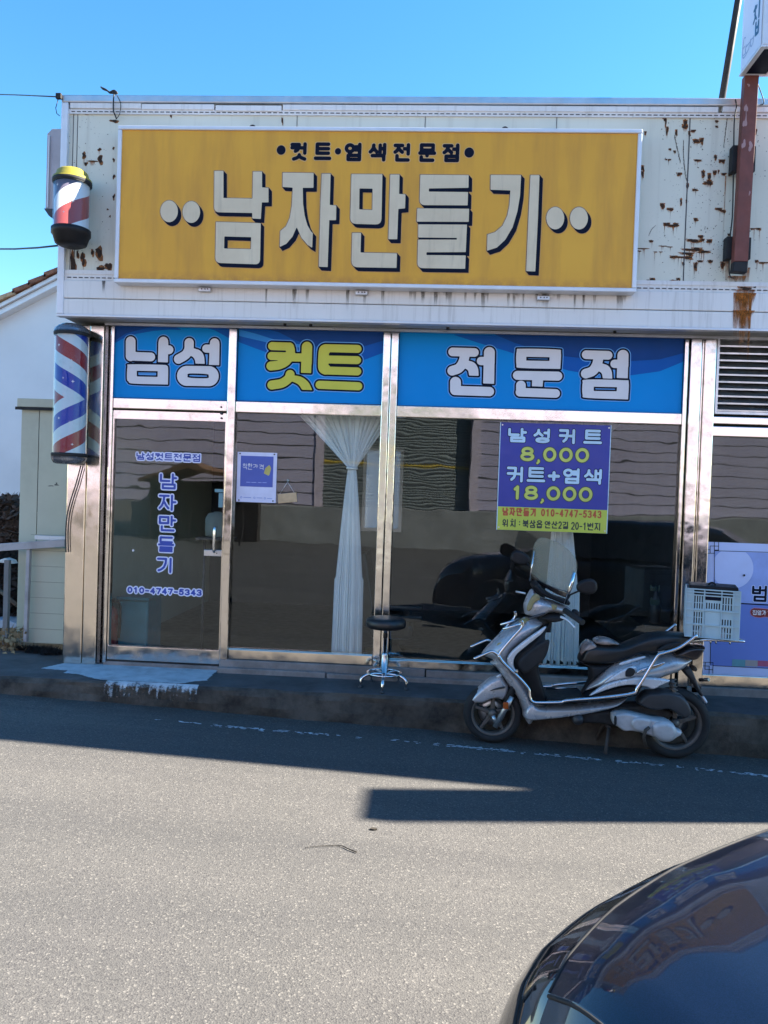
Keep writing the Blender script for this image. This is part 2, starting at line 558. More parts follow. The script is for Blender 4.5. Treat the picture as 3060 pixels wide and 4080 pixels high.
def m_asphalt():
    n = NT('asphalt')
    big = n.noise(.45, 5, .6)
    mid = n.noise(3.0, 4, .6)
    c = n.mix(n.ramp(big, .32, .68), (.076, .073, .070), (.102, .097, .092))
    c = n.mix(n.ramp(mid, .4, .75, 0, .45), c, (.078, .075, .072))
    trk = n.noise(1.0, 4, .6, vec=n.coord((.10, 1.35, 1), loc=(2.0, .6, 0)))
    c = n.mix(n.ramp(trk, .44, .60, 0, .8), c, (.066, .064, .063))
    c = n.mix(n.ramp(trk, .40, .30, 0, .6), c, (.135, .126, .113))
    yy = n.sep(1)
    gut = n.math('MULTIPLY', n.ramp(yy, 5.05, 5.46), n.ramp(n.noise(6, 6, .7), .35, .62))
    c = n.mix(n.math('MULTIPLY', gut, .75), c, (.055, .045, .036))
    spots = n.noise(2.2, 7, .72, vec=n.coord(loc=(9, 4, 0)))
    c = n.mix(n.ramp(spots, .62, .74, 0, .6), c, (.05, .049, .049))
    gr = n.voro(150, out='Color')
    g1 = n.sep(0, gr)
    c = n.mix(n.ramp(g1, .88, 1.0, 0, .38), c, (.29, .27, .24))
    c = n.mix(n.ramp(g1, .30, .05, 0, .6), c, (.035, .034, .036))
    f2 = n.noise(240, 2, .7)
    c = n.mix(n.ramp(f2, .56, .74, 0, .36), c, (.30, .28, .25))
    c = n.mix(n.ramp(f2, .44, .3, 0, .6), c, (.045, .044, .045))
    h = n.math('ADD', n.math('MULTIPLY', n.voro(150), 1.0), n.math('MULTIPLY', f2, .6))
    nm = n.bump(h, .4, .004)
    return n.done(n.bsdf(c, .82, 0, nm, spec=.3))

def m_concrete(name, base, stain, amt, scale=2.0, streak=False):
    n = NT(name)
    c = n.mix(n.ramp(n.noise(scale, 6, .65), .3, .7), tuple(x * .72 for x in base), tuple(x * 1.2 for x in base))
    v = n.coord((3, 3, .5)) if streak else None
    c = n.mix(n.ramp(n.noise(scale * 1.7, 7, .7, vec=v), .40, .66, 0, amt), c, stain)
    c = n.mix(n.ramp(n.voro(130, out='Distance'), .25, .05, 0, .25), c, tuple(x * 1.5 for x in base))
    h = n.math('ADD', n.noise(70, 4, .6), n.math('MULTIPLY', n.noise(9, 3), 1.5))
    return n.done(n.bsdf(c, .9, 0, n.bump(h, .5, .006), spec=.25))

def m_steel(name='stainless', rough=.1, wave=.07, wscale=(5, 5, 3.0), tint=(.80, .72, .62), dirt=.35):
    n = NT(name)
    w = n.noise(1.0, 2, .5, vec=n.coord(wscale))
    fine = n.noise(1.0, 2, .5, vec=n.coord((160, 160, 4)))
    d = n.noise(9, 6, .7)
    c = n.mix(n.ramp(d, .52, .8, 0, dirt), tint, (.30, .25, .2))
    r = n.ramp(d, .4, .8, rough, rough + .22)
    nm = n.bump(w, wave, .06)
    nm = n.bump(fine, .02, .002, nm)
    return n.done(n.bsdf(c, r, 1.0, nm))

def m_glass(name='window_glass', tint=(.92, .94, .93), refl=.95, wave=.012, off=0.0):
    n = NT(name)
    fr = n.n('ShaderNodeFresnel'); ge = n.n('ShaderNodeNewGeometry')
    n.l(n.math('SUBTRACT', 1.5, n.math('MULTIPLY', ge.outputs['Backfacing'], 1.5 - 1 / 1.5)), fr.inputs['IOR'])
    wv = n.bump(n.noise(1.0, 2, .5, vec=n.coord((2.2, 2.2, 3.2), loc=(off, 0, off))), wave, .05)
    f = n.math('MULTIPLY', fr.outputs[0], refl, clamp=True)
    tr = n.n('ShaderNodeBsdfTransparent'); tr.inputs[0].default_value = (*tint, 1)
    gl = n.n('ShaderNodeBsdfGlossy'); gl.inputs['Roughness'].default_value = 0.0; gl.inputs[0].default_value = (.88, .95, 1, 1)
    n.l(wv, gl.inputs['Normal'])
    mx = n.n('ShaderNodeMixShader'); n.l(f, mx.inputs[0]); n.l(tr.outputs[0], mx.inputs[1]); n.l(gl.outputs[0], mx.inputs[2])
    return n.done(mx.outputs[0])

def m_film(name, col, alpha, rough=.6, transl=.5):
    """thin cloth or film: diffuse + translucent, partly see-through"""
    n = NT(name)
    d = n.n('ShaderNodeBsdfDiffuse'); d.inputs[0].default_value = (*lin(col), 1)
    t = n.n('ShaderNodeBsdfTranslucent'); t.inputs[0].default_value = (*lin(col), 1)
    a = n.n('ShaderNodeMixShader'); a.inputs[0].default_value = transl; n.l(d.outputs[0], a.inputs[1]); n.l(t.outputs[0], a.inputs[2])
    tr = n.n('ShaderNodeBsdfTransparent')
    mx = n.n('ShaderNodeMixShader'); mx.inputs[0].default_value = alpha; n.l(tr.outputs[0], mx.inputs[1]); n.l(a.outputs[0], mx.inputs[2])
    return n.done(mx.outputs[0])

def m_fade(name, col, rough=.9, lo=0.0):
    """stain whose density is stored per vertex (attribute 'dens')"""
    n = NT(name)
    at_ = n.n('ShaderNodeAttribute', attribute_name='dens', attribute_type='GEOMETRY')
    nz = n.noise(1.0, 5, .7, vec=n.coord((90, 90, 14)))
    f = n.math('MULTIPLY', at_.outputs['Fac'], n.ramp(nz, .25, .62, .1, 1.0), clamp=True)
    tr = n.n('ShaderNodeBsdfTransparent')
    s = n.bsdf(n.mix(n.ramp(n.noise(35, 5), .35, .65), tuple(x * .55 for x in lin(col)), tuple(min(1, x * 1.3) for x in lin(col))), rough, spec=.2)
    mx = n.n('ShaderNodeMixShader'); n.l(f, mx.inputs[0]); n.l(tr.outputs[0], mx.inputs[1]); n.l(s, mx.inputs[2])
    return n.done(mx.outputs[0])

def m_wash():
    n = NT('worn_whitewash')
    at_ = n.n('ShaderNodeAttribute', attribute_name='dens', attribute_type='GEOMETRY')
    f = n.math('ADD', at_.outputs['Fac'], n.math('MULTIPLY', n.math('SUBTRACT', n.noise(16, 6, .7), .5), 1.1))
    f = n.math('MULTIPLY', n.ramp(f, .25, .5), n.ramp(n.noise(5, 6, .7, vec=n.coord(loc=(4, 2, 0))), .25, .5, .55, .96))
    tr = n.n('ShaderNodeBsdfTransparent')
    s = n.bsdf(n.mix(n.ramp(n.noise(9, 5), .3, .7), (.42, .46, .49), (.58, .63, .66)), .75, 0, n.bump(n.noise(60, 4), .3, .004), spec=.25)
    mx = n.n('ShaderNodeMixShader'); n.l(f, mx.inputs[0]); n.l(tr.outputs[0], mx.inputs[1]); n.l(s, mx.inputs[2])
    return n.done(mx.outputs[0])

def m_panel():
    """old sandwich panel: pale green white, faint vertical grime, fine rust specks towards the rusty ends"""
    n = NT('cladding_paint')
    c = n.mix(n.ramp(n.noise(1.2, 4), .3, .7), (.61, .60, .505), (.70, .69, .59))
    st = n.noise(1.0, 5, .65, vec=n.coord((14, 14, .8)))
    c = n.mix(n.ramp(st, .53, .8, 0, .5), c, (.40, .37, .30))
    x = n.sep(0)
    reg = n.math('MAXIMUM', n.ramp(x, 1.42, 2.0), n.ramp(x, -2.35, -2.75, 0, .5))
    vo = n.voro(34, rnd=1.0)
    sp = n.math('MULTIPLY', n.ramp(vo, .17, .10), n.ramp(n.noise(5, 3), .45, .62))
    c = n.mix(n.math('MULTIPLY', sp, reg), c, (.06, .045, .035))
    return n.done(n.bsdf(c, .55, 0, n.bump(n.noise(1.0, 2, vec=n.coord((3, 3, 1.5))), .12, .02)))

def m_trim():
    n = NT('fascia_paint')
    c = n.mix(n.ramp(n.noise(1.0, 4), .3, .7), (.70, .68, .665), (.78, .76, .75))
    st = n.noise(1.0, 6, .7, vec=n.coord((26, 26, 1.2)))
    c = n.mix(n.ramp(st, .52, .78, 0, .55), c, (.36, .33, .30))
    return n.done(n.bsdf(c, .5, 0, n.bump(n.noise(1.0, 2, vec=n.coord((2.5, 2.5, 6))), .1, .02)))

def m_yellow():
    n = NT('yellow_flex_face')
    c = n.mix(n.ramp(n.noise(1.1, 4, .6), .3, .72), (.70, .325, .018), (.78, .385, .024))
    st = n.noise(1.0, 5, .6, vec=n.coord((7, 7, .9)))
    c = n.mix(n.ramp(st, .45, .75, 0, .6), c, (.46, .20, .022))
    z = n.sep(2)
    dirt = n.math('MULTIPLY', n.ramp(z, .10, .02), n.ramp(n.noise(18, 5, .7), .35, .6))
    c = n.mix(n.math('MULTIPLY', dirt, .7), c, (.40, .15, .03))
    return n.done(n.bsdf(c, .45, 0, n.bump(n.noise(1.0, 2, vec=n.coord((2, 2, 2))), .08, .02)))

def m_letters():
    n = NT('faded_letter_face')
    c = n.mix(n.ramp(n.noise(3, 5, .65), .3, .7), (.62, .50, .34), (.72, .60, .42))
    c = n.mix(n.ramp(n.noise(1.0, 6, .7, vec=n.coord((20, 20, 1.5))), .55, .8, 0, .5), c, (.33, .26, .19))
    return n.done(n.bsdf(c, .5))

def m_pole_lower():
    n = NT('pole_stripes_mirrored')
    x, y, z = n.sep(0), n.sep(1), n.sep(2)
    th = n.math('ARCTAN2', x, n.math('MULTIPLY', y, -1))
    u = n.math('ADD', n.math('MULTIPLY', th, 1 / math.pi), .5)
    dz = n.math('ABSOLUTE', n.math('SUBTRACT', z, POLE2_MID))
    p = n.math('ADD', u, n.math('MULTIPLY', dz, 1 / POLE2_K))
    p = n.math('MODULO', n.math('ADD', p, 2.15), 2.15)
    c = n.mix(n.math('COMPARE', p, 0.22, .30), (.66, .67, .65), (.34, .028, .032))
    c = n.mix(n.math('GREATER_THAN', p, 2.07), c, (.34, .028, .032))
    c = n.mix(n.math('COMPARE', p, 1.27, .30), c, (.022, .045, .32))
    c = n.mix(n.ramp(n.noise(20, 5, .7), .55, .75, 0, .25), c, (.3, .28, .25))
    return n.done(n.bsdf(c, .3, 0, None, coat=.1, spec=.25))

def m_pole_upper():
    n = NT('pole_stripes_spiral')
    x, y, z = n.sep(0), n.sep(1), n.sep(2)
    th = n.math('ARCTAN2', x, n.math('MULTIPLY', y, -1))
    u = n.math('ADD', n.math('MULTIPLY', th, 1 / math.pi), .5)
    p = n.math('SUBTRACT', n.math('MULTIPLY', z, 1 / POLE1_K), n.math('MULTIPLY', u, .354))
    p = n.math('FRACT', n.math('ADD', p, POLE1_P))
    c = n.mix(n.math('COMPARE', p, .2, .135), (.72, .72, .72), (.36, .075, .07))
    c = n.mix(n.math('COMPARE', p, .7, .156), c, (.16, .145, .2))
    return n.done(n.bsdf(c, .3, 0, None, coat=.1, spec=.25))

def m_stained_silver():
    n = NT('peeling_silver')
    g = n.noise(7, 5, .7)
    zz = n.sep(2)
    c = n.mix(n.ramp(g, .3, .7), (.44, .45, .48), (.50, .51, .54))
    f = n.math('MULTIPLY', n.ramp(g, .50, .54), 1.0)
    c = n.mix(f, c, (.30, .24, .09))
    r = n.ramp(f, 0, 1, .25, .6)
    mt = n.ramp(f, 0, 1, .35, 0)
    return n.done(n.bsdf(c, r, mt, coat=.3))

def m_siding():
    n = NT('siding_boards')
    z = n.sep(2)
    fr = n.math('FRACT', n.math('MULTIPLY', z, 1 / .36))
    line = n.ramp(fr, .88, .93)
    c = n.mix(n.ramp(n.noise(.7, 3), .3, .7), (.50, .44, .56), (.57, .51, .63))
    c = n.mix(line, c, (.05, .045, .05))
    return n.done(n.bsdf(c, .7, 0, n.bump(fr, .6, .03)))

def m_shutter():
    n = NT('roller_shutter_paint')
    z = n.sep(2)
    w = n.n('ShaderNodeTexWave'); w.bands_direction = 'Z'; w.inputs['Scale'].default_value = 3.2
    n.l(n.tc.outputs['Object'], w.inputs['Vector'])
    c = n.mix(n.math('COMPARE', z, 2.8, .07), (.20, .22, .21), (.55, .38, .05))
    c = n.mix(n.ramp(w.outputs['Fac'], .25, .0), c, (.07, .08, .08))
    return n.done(n.bsdf(c, .5, .3, n.bump(w.outputs['Fac'], .6, .02)))

def m_car():
    n = NT('navy_metallic_paint')
    fl = n.voro(900, out='Color')
    c = n.mix(n.ramp(n.sep(0, fl), .2, .9), (.002, .004, .013), (.007, .012, .036))
    return n.done(n.bsdf(c, .30, .5, None, coat=1.0, coat_rough=.015))

M = dict(
 asphalt=m_asphalt(),
 kerb=m_concrete('kerb_concrete', (.105, .088, .072), (.024, .021, .019), .95, 2.6),
 pave=m_concrete('pavement_concrete', (.115, .11, .11), (.05, .046, .043), .75, 1.6),
 plinth=m_concrete('plinth_concrete', (.27, .24, .225), (.12, .10, .09), .6, 3),
 earth=m_concrete('dry_earth', (.13, .10, .075), (.05, .04, .03), .7, 3),
 white_paint=plain('worn_white_paint', (.55, .61, .65), .7, var=.2, scale=7, dirt=(.22, .22, .22), dirt_amt=.9, bump=.2),
 panel=m_panel(), trim=m_trim(), yellow=m_yellow(), letter=m_letters(),
 rust=plain('rust', (.034, .019, .012), .95, var=.5, scale=60, bump=.5),
 rail_grey=plain('rail_grey_paint', (.42, .40, .41), .55, dirt=(.2, .18, .17), dirt_amt=.6), white_wash=m_wash(), rust_halo=plain('rust_halo', (.20, .085, .032), .95, var=.5, scale=50),
 rust_run=m_fade('rust_run', (.36, .12, .025)),
 black_run=m_fade('soot_run', (.09, .075, .06)),
 steel=m_steel(), steel2=m_steel('stainless_bars', .09, .085, (4, 4, 5), (.72, .675, .62), .55), steel_dark=m_steel('door_channel_steel', .2, .2, (5, 5, 2), (.20, .19, .19), .5),
 chrome=plain('chrome', (.66, .67, .69), .09, 1.0, var=.03), alu=plain('white_aluminium', (.68, .69, .73), .35, .15, var=.06),
 alu_raw=plain('raw_aluminium', (.55, .56, .57), .35, .9, var=.1),
 glass=m_glass(), glass2=m_glass('door_glass', (.90, .92, .91), .95, .016, 3.0),
 navy=plain('navy_print', (.006, .009, .022), .6, spec=.08), black=plain('black_plastic', (.010, .010, .012), .5, var=.3, scale=12, spec=.25),
 matt_black=plain('matt_black', (.010, .010, .012), .75, var=.3), rubber=plain('tyre_rubber', (.014, .014, .015), .8, bump=.3),
 sign_blue=plain('sign_blue', (.0, .25, .66), .5, var=.04, scale=2, spec=.15), sign_mid=plain('sign_mid_blue', (.004, .10, .42), .5, var=.05, spec=.15), sign_deep=plain('sign_deep_blue', (.006, .055, .235), .5, var=.05, spec=.15),
 sign_light=plain('sign_light_blue', (.03, .26, .70), .5, var=.05, spec=.15),
 print_white=plain('print_white', (.70, .68, .71), .45, var=.04), print_lime=plain('print_lime', (.60, .56, .05), .45, var=.04), halo=plain('print_halo', (.10, .34, .74), .45),
 soffit=plain('soffit_panel', (.42, .43, .43), .6, dirt=(.2, .2, .2), dirt_amt=.5),
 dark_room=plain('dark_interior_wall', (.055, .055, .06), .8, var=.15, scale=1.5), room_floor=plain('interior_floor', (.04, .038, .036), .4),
 redpost=plain('red_oxide_paint', (.165, .045, .032), .6, var=.25, scale=7, dirt=(.05, .02, .015), dirt_amt=.6),
 pinkpatch=plain('bare_primer_patch', (.36, .22, .22), .7, var=.1),
 white_face=plain('white_sign_face', (.62, .66, .80), .4, var=.03), cream=plain('cream_panel', (.52, .53, .42), .6, var=.07, scale=2, dirt=(.36, .35, .27), dirt_amt=.6),
 house_wall=plain('white_render', (.70, .72, .75), .8, var=.05, scale=.8, dirt=(.5, .52, .55), dirt_amt=.4, bump=.1), house_base=plain('pale_blue_base', (.45, .56, .66), .8),
 tile=plain('roof_tile', (.20, .085, .05), .8, var=.5, scale=9), tile_pale=plain('pale_roof_tile', (.45, .30, .18), .8, var=.3, scale=9),
 curtain=m_film('white_sheer_cloth', (.88, .93, .96), .96, transl=.05), curtain_thin=m_film('thin_sheer_cloth', (.88, .93, .96), .6, transl=.15),
 silver=plain('silver_paint', (.46, .47, .50), .28, .35, var=.06, scale=4, coat=.5), silver_light=plain('pale_silver_paint', (.64, .66, .70), .25, .25, var=.05, coat=.5),
 silver_stain=m_stained_silver(), engine=plain('cast_aluminium', (.50, .49, .50), .5, .25, var=.12, scale=20, bump=.25, bscale=150),
 dark_grey=plain('dark_grey_plastic', (.035, .037, .042), .5, var=.2), rim=plain('wheel_rim', (.12, .11, .10), .5, .4, var=.2, scale=20),
 tail=plain('smoked_red_lens', (.10, .008, .010), .12, coat=.6), lens_dark=plain('smoked_lens', (.035, .026, .024), .15, coat=.5),
 amber=plain('amber_lens', (.35, .07, .01), .2), screen=m_film('tinted_screen', (.52, .48, .38), .42, transl=.5),
 leather=plain('black_vinyl', (.012, .012, .013), .38, var=.2, scale=20, bump=.1), plastic_bag=plain('clear_plastic_wrap', (.28, .22, .20), .22, var=.5, scale=20, coat=.8),
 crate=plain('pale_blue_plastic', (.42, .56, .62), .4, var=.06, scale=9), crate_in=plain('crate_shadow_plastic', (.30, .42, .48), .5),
 car=m_car(), car_black=plain('gloss_black_trim', (.006, .006, .008), .08, var=.1, coat=.6), car_glass=plain('car_glass', (.012, .014, .016), .03, var=.05), car_lamp=plain('lamp_lens', (.010, .011, .014), .03, var=.1, coat=1.0),
 poster_blue=plain('poster_blue', (.022, .036, .30), .4, var=.06), poster_lime=plain('poster_lime', (.50, .56, .07), .4, var=.06),
 ptext_blue=plain('pale_blue_print', (.48, .66, .80), .4), ptext_lime=plain('lime_print', (.55, .60, .12), .4), ptext_red=plain('red_print', (.46, .085, .03), .4), ptext_dark=plain('dark_green_print', (.02, .04, .03), .4),
 door_blue=plain('vinyl_blue', (.022, .065, .38), .35), door_white=plain('vinyl_lavender_white', (.70, .72, .90), .35),
 lav=plain('lavender_print', (.50, .58, .86), .4, var=.04), lav_blue=plain('violet_blue_print', (.13, .22, .60), .4, var=.08, scale=.8), lav_pale=plain('pale_violet_print', (.27, .37, .72), .4),
 poster_paper=plain('white_paper', (.66, .66, .85), .5), paper_blue=plain('paper_blue_print', (.075, .11, .42), .5, var=.08), gold=plain('gold_tag', (.50, .42, .12), .5),
 wood=plain('pale_wood', (.55, .38, .22), .6, var=.2, scale=14), siding=m_siding(), shutter=m_shutter(), wallconc=m_concrete('street_wall_concrete', (.30, .30, .29), (.17, .17, .165), .5, 1.2),
 shed_wood=plain('dark_shed_boards', (.03, .024, .02), .9, var=.5, scale=6), shed_tile=plain('brown_shed_tile', (.20, .10, .05), .8, var=.4),
 cable=plain('black_cable', (.012, .013, .016), .6), dry_plant=plain('dry_vine', (.085, .055, .04), .9, var=.5, scale=14), straw=plain('dry_straw', (.30, .21, .11), .9, var=.3, scale=20),
 mat_fibre=plain('black_fibre', (.010, .011, .013), .9, var=.3), yellow_cap=plain('faded_yellow_plastic', (.30, .255, .035), .4, var=.15), cap_grey=plain('weathered_chrome_cap', (.20, .21, .24), .25, .6, var=.2, scale=8),
 red_ext=plain('red_enamel', (.30, .02, .02), .3), teal=plain('teal_plastic', (.03, .22, .27), .4), milky=m_film('milky_plastic', (.75, .85, .82), .45), mirror=plain('mirror_silver', (.85, .87, .9), .02, 1.0, var=.01),
 cyan_card=plain('cyan_card', (.35, .60, .72), .5), pinkish=plain('pale_pink_board', (.60, .50, .56), .5),
)
# ================================================================== SETTING
YF = 6.0        # shop-front plane
YS = 5.75       # fascia plane
KY = 5.47       # kerb face
ZP = 0.22       # pavement level

def sheet(xs, ys, zf):
    V = [(x, y, zf(x, y)) for y in ys for x in xs]
    n = len(xs)
    F = [(j * n + i, j * n + i + 1, (j + 1) * n + i + 1, (j + 1) * n + i) for j in range(len(ys) - 1) for i in range(n - 1)]
    return V, F

gx = [-400, -60, -9, -6, -4, -3, -2, -1, 0, 1, 2, 3, 4, 6, 9, 60, 400]
obj('road', sheet(gx, [-12.6, -9, -4, 0, 3, 5.0, KY + .06], lambda x, y: road_z(x)), M['asphalt'], kind='structure')
obj('ground', sheet(gx, [-400, -60, -12.5], lambda x, y: road_z(x) - .03), M['earth'], kind='structure')
obj('far_ground', sheet(gx, [6.4, 9, 20, 60, 400], lambda x, y: .13 - .0 * y), M['earth'], kind='structure')

# pavement slab with a rounded worn edge and a rough kerb face
def kerb_mesh():
    xs = np.arange(-9.0, 9.01, .05)
    prof = [(KY, -.35), (KY - .004, 0), (KY - .006, .33), (KY - .002, .72), (KY + .006, .9), (KY + .03, .985), (KY + .07, 1.0), (KY + .3, 1.0), (6.45, 1.0)]
    V, F = [], []
    for i, x in enumerate(xs):
        zr = road_z(x)
        for k, (y, t) in enumerate(prof):
            z = zr + (ZP - zr) * t
            j = .006 * math.sin(x * 3.1 + k) + .004 * math.sin(x * 11.3 + 2 * k)
            if k < 6: y += j * 1.6
            if 4 <= k <= 6: z -= abs(.006 * math.sin(x * 7.7 + k) + .005 * math.sin(x * 2.3))
            V.append((x, y, z))
    n = len(prof)
    for i in range(len(xs) - 1):
        for k in range(n - 1):
            F.append((i * n + k, (i + 1) * n + k, (i + 1) * n + k + 1, i * n + k + 1))
    I = [0 if (f % (n - 1)) < 5 else 1 for f in range(len(F))]
    return V, F, I
obj('pavement', kerb_mesh(), [M['kerb'], M['pave']], kind='structure', smooth=False)

# worn white edge line: many short broken flecks lying on the asphalt
def edge_line():
    V, F = [], []
    pts = [(620, 2868), (1100, 2912), (1500, 2945), (1950, 2986), (2350, 3025), (2700, 3055), (3060, 3092)]
    W = [atz(px, py, road_z(atz(px, py, -.03)[0])) for px, py in pts]
    x = W[0][0]
    while x < 7.0:
        y = np.interp(x, [w[0] for w in W], [w[1] for w in W])
        dens = (.04 if x < -1 else .10) + .34 * (.5 + .5 * math.sin(x * 3.3 + .8 * math.sin(x * 1.7))) + (.2 if x > .2 else 0)
        if random.random() < dens:
            for _ in range(3):
                cx, cy = x + random.uniform(-.02, .02), y + random.gauss(0, .013)
                r1, r2 = random.uniform(.005, .026), random.uniform(.003, .009)
                o = len(V); m = 7
                for k in range(m):
                    a = 2 * math.pi * k / m; q = random.uniform(.6, 1.1)
                    px, py = cx + r1 * q * math.cos(a), cy + r2 * q * math.sin(a)
                    V.append((px, py, road_z(px) + .003))
                F.append(tuple(range(o, o + m)))
        x += .017
    return V, F
obj('road_marking', edge_line(), M['white_paint'], kind='structure')

# white-painted doorstep on the pavement, with ragged front and drips down the kerb face
def doorstep():
    px = [(322, 2634), (600, 2650), (884, 2660), (842, 2690), (822, 2712), (770, 2716), (735, 2722), (700, 2734), (640, 2730), (600, 2737), (545, 2727), (500, 2730), (455, 2716), (400, 2712), (352, 2698), (330, 2690), (300, 2686), (258, 2682), (270, 2672), (168, 2664), (235, 2648)]
    P = [atz(a, b, ZP) for a, b in px]
    P = [(x, max(KY + .045, y)) for x, y in P]
    xs = np.arange(min(p[0] for p in P) - .06, max(p[0] for p in P) + .06, .012); ys = np.arange(KY + .034, max(p[1] for p in P) + .02, .012)
    X, Y = np.meshgrid(xs, ys)
    A = np.clip(.5 + sd_poly(X, Y, P) / .05, 0, 1)
    V = [(float(x), float(y), ZP + .003) for x, y in zip(X.ravel(), Y.ravel())]
    nx_ = len(xs); F = [(j * nx_ + i, j * nx_ + i + 1, (j + 1) * nx_ + i + 1, (j + 1) * nx_ + i) for j in range(len(ys) - 1) for i in range(nx_ - 1)]
    A = A.ravel().tolist()
    # wash that ran over the edge and down the kerb face
    cols = np.arange(at(420, 2740, KY)[0], at(790, 2740, KY)[0], .012); o = len(V); rows_ = ((KY + .033, ZP + .0028), (KY + .012, ZP - .004), (KY - .012, ZP - .02), (KY - .021, ZP - .05), (KY - .021, ZP - .09), (KY - .021, ZP - .14))
    for j, (yy, zz) in enumerate(rows_):
        for i, x in enumerate(cols):
            V.append((float(x), yy, zz)); A.append(max(0, .62 - .085 * j - .10 * j * abs(math.sin(i * 1.9) * math.sin(i * .77))) * (1 if j < 5 else 0))
    n_c = len(cols)
    for j in range(len(rows_) - 1):
        for i in range(n_c - 1): F.append((o + j * n_c + i, o + j * n_c + i + 1, o + (j + 1) * n_c + i + 1, o + (j + 1) * n_c + i))
    return V, F, A
    for q in ():
        x = atz(q, 2740, ZP)[0] + random.uniform(-.01, .01); L = random.uniform(.05, .15); w = random.uniform(.0015, .003)
        o = len(V)
        top = KY - .02
        zr = road_z(x)
        for (yy, zz, ww) in ((KY + .075, ZP + .0035, w * 1.6), (KY + .028, ZP + .001, w * 1.4), (KY - .012, ZP - .022, w), (KY - .020, ZP - .022 - L, w * .4)):
            V += [(x - ww, yy, zz), (x + ww, yy, zz)]
        for q2 in range(3): F.append((o + 2 * q2, o + 2 * q2 + 1, o + 2 * q2 + 3, o + 2 * q2 + 2))
    return V, F
_v, _f, _a = doorstep()
_o = obj('painted_doorstep', (_v, _f), M['white_wash'], kind='structure')
_at = _o.data.attributes.new('dens', 'FLOAT', 'POINT'); _at.data.foreach_set('value', np.array(_a, dtype=np.float32))

# ================================================================== SHOP BUILDING
shop = thing('shop_building', 'single storey shop with pale rusty metal fascia and stainless steel shop front', 'shop', (0, 6.0, ZP))
X0, X1 = -2.88, 9.0
ZB, ZT = 2.93, 4.60

# ---- fascia cladding with printed-in rust
def drip(V, F, A, x, z, w, L, y):
    o = len(V)
    for k in range(5):
        t = k / 4
        for s in (-1, 1):
            V.append((x + s * w * (1 - .5 * t), y, z - L * t)); A.append((1 - t) ** 1.2)
    for k in range(4): F.append((o + 2 * k, o + 2 * k + 1, o + 2 * k + 3, o + 2 * k + 2))

def blob(V, F, x, z, rx, rz, y, n=11):
    o = len(V)
    p1, p2 = random.random() * 6, random.random() * 6
    for k in range(n):
        a = 2 * math.pi * k / n
        q = 1 + .28 * math.sin(2 * a + p1) + .22 * math.sin(3 * a + p2) + random.uniform(-.12, .12)
        V.append((x + rx * q * math.cos(a), y, z + rz * q * math.sin(a)))
    F.append(tuple(range(o, o + n)))

def R4(cx, cy): return at(cx / 2.3536 + 2500, cy / 2.3536 + 400, YS)
def L4(cx, cy): return at(cx / 1.0843, cy / 1.0843 + 300, YS)
kp = 1 / 2.3536 / FPX * YS
kl = 1 / 1.0843 / FPX * YS

panel = B()
box(panel, X0 + .05, X1, YS + .02, YS + .14, ZB + .36, ZT - .13)
zs0, zs1 = ZB + .36, ZT - .13
pn = obj('cladding_panel', panel, M['panel'], shop)
rv, rf = [], []
hv, hf = [], []
dv, df, da = [], [], []
yb = YS + .0175
spots = [(550, 205, 16, 26), (548, 235, 20, 16), (625, 275, 18, 9), (652, 370, 24, 14), (704, 365, 15, 20), (665, 552, 27, 7), (492, 680, 20, 11), (718, 678, 14, 22), (776, 705, 13, 26), (766, 766, 32, 13), (775, 755, 18, 16), (640, 830, 19, 9), (510, 940, 8, 22), (335, 978, 17, 19), (408, 1012, 22, 11), (375, 1152, 24, 11), (420, 1166, 40, 9), (462, 1156, 20, 12), (866, 1010, 24, 10), (908, 1030, 18, 11), (882, 557, 14, 11), (908, 560, 13, 12), (600, 1302, 36, 7), (640, 1310, 42, 11), (695, 1270, 18, 12), (710, 1300, 18, 8), (778, 1310, 19, 13), (600, 1392, 66, 7), (660, 1390, 38, 14), (730, 1412, 42, 9), (560, 1425, 55, 6), (590, 1436, 28, 8), (440, 1460, 26, 10), (500, 1462, 50, 6), (578, 1468, 28, 12), (646, 1545, 16, 24), (785, 1502, 19, 9), (437, 1697, 24, 14), (484, 1668, 14, 9), (238, 1675, 18, 14), (208, 1685, 18, 8), (350, 1700, 26, 7), (228, 1312, 16, 7), (845, 185, 11, 9), (845, 234, 11, 7), (835, 522, 11, 16), (828, 665, 14, 15), (862, 655, 6, 12), (912, 680, 20, 8), (970, 686, 12, 9), (960, 1250, 9, 9), (648, 1108, 16, 11), (378, 270, 9, 28), (365, 100, 24, 13), (895, 98, 12, 7), (588, 297, 9, 16), (465, 290, 8, 22), (405, 448, 9, 8), (450, 470, 9, 9), (345, 150, 12, 7), (366, 185, 7, 28), (355, 172, 6, 10), (148, 625, 12, 22), (148, 680, 10, 20), (174, 295, 8, 14), (570, 790, 9, 20), (560, 938, 6, 12), (530, 1525, 8, 12), (900, 1535, 14, 24), (690, 1500, 22, 6), (400, 545, 14, 5), (368, 543, 9, 4), (605, 1820, 12, 10), (140, 1382, 44, 4), (268, 1413, 14, 3), (320, 1413, 14, 3), (400, 1366, 22, 3), (340, 1358, 26, 3), (115, 1405, 14, 4), (1240, 1197, 18, 8), (1185, 1195, 20, 5), (1285, 1515, 36, 6), (1220, 1500, 12, 9), (1215, 280, 7, 18)]
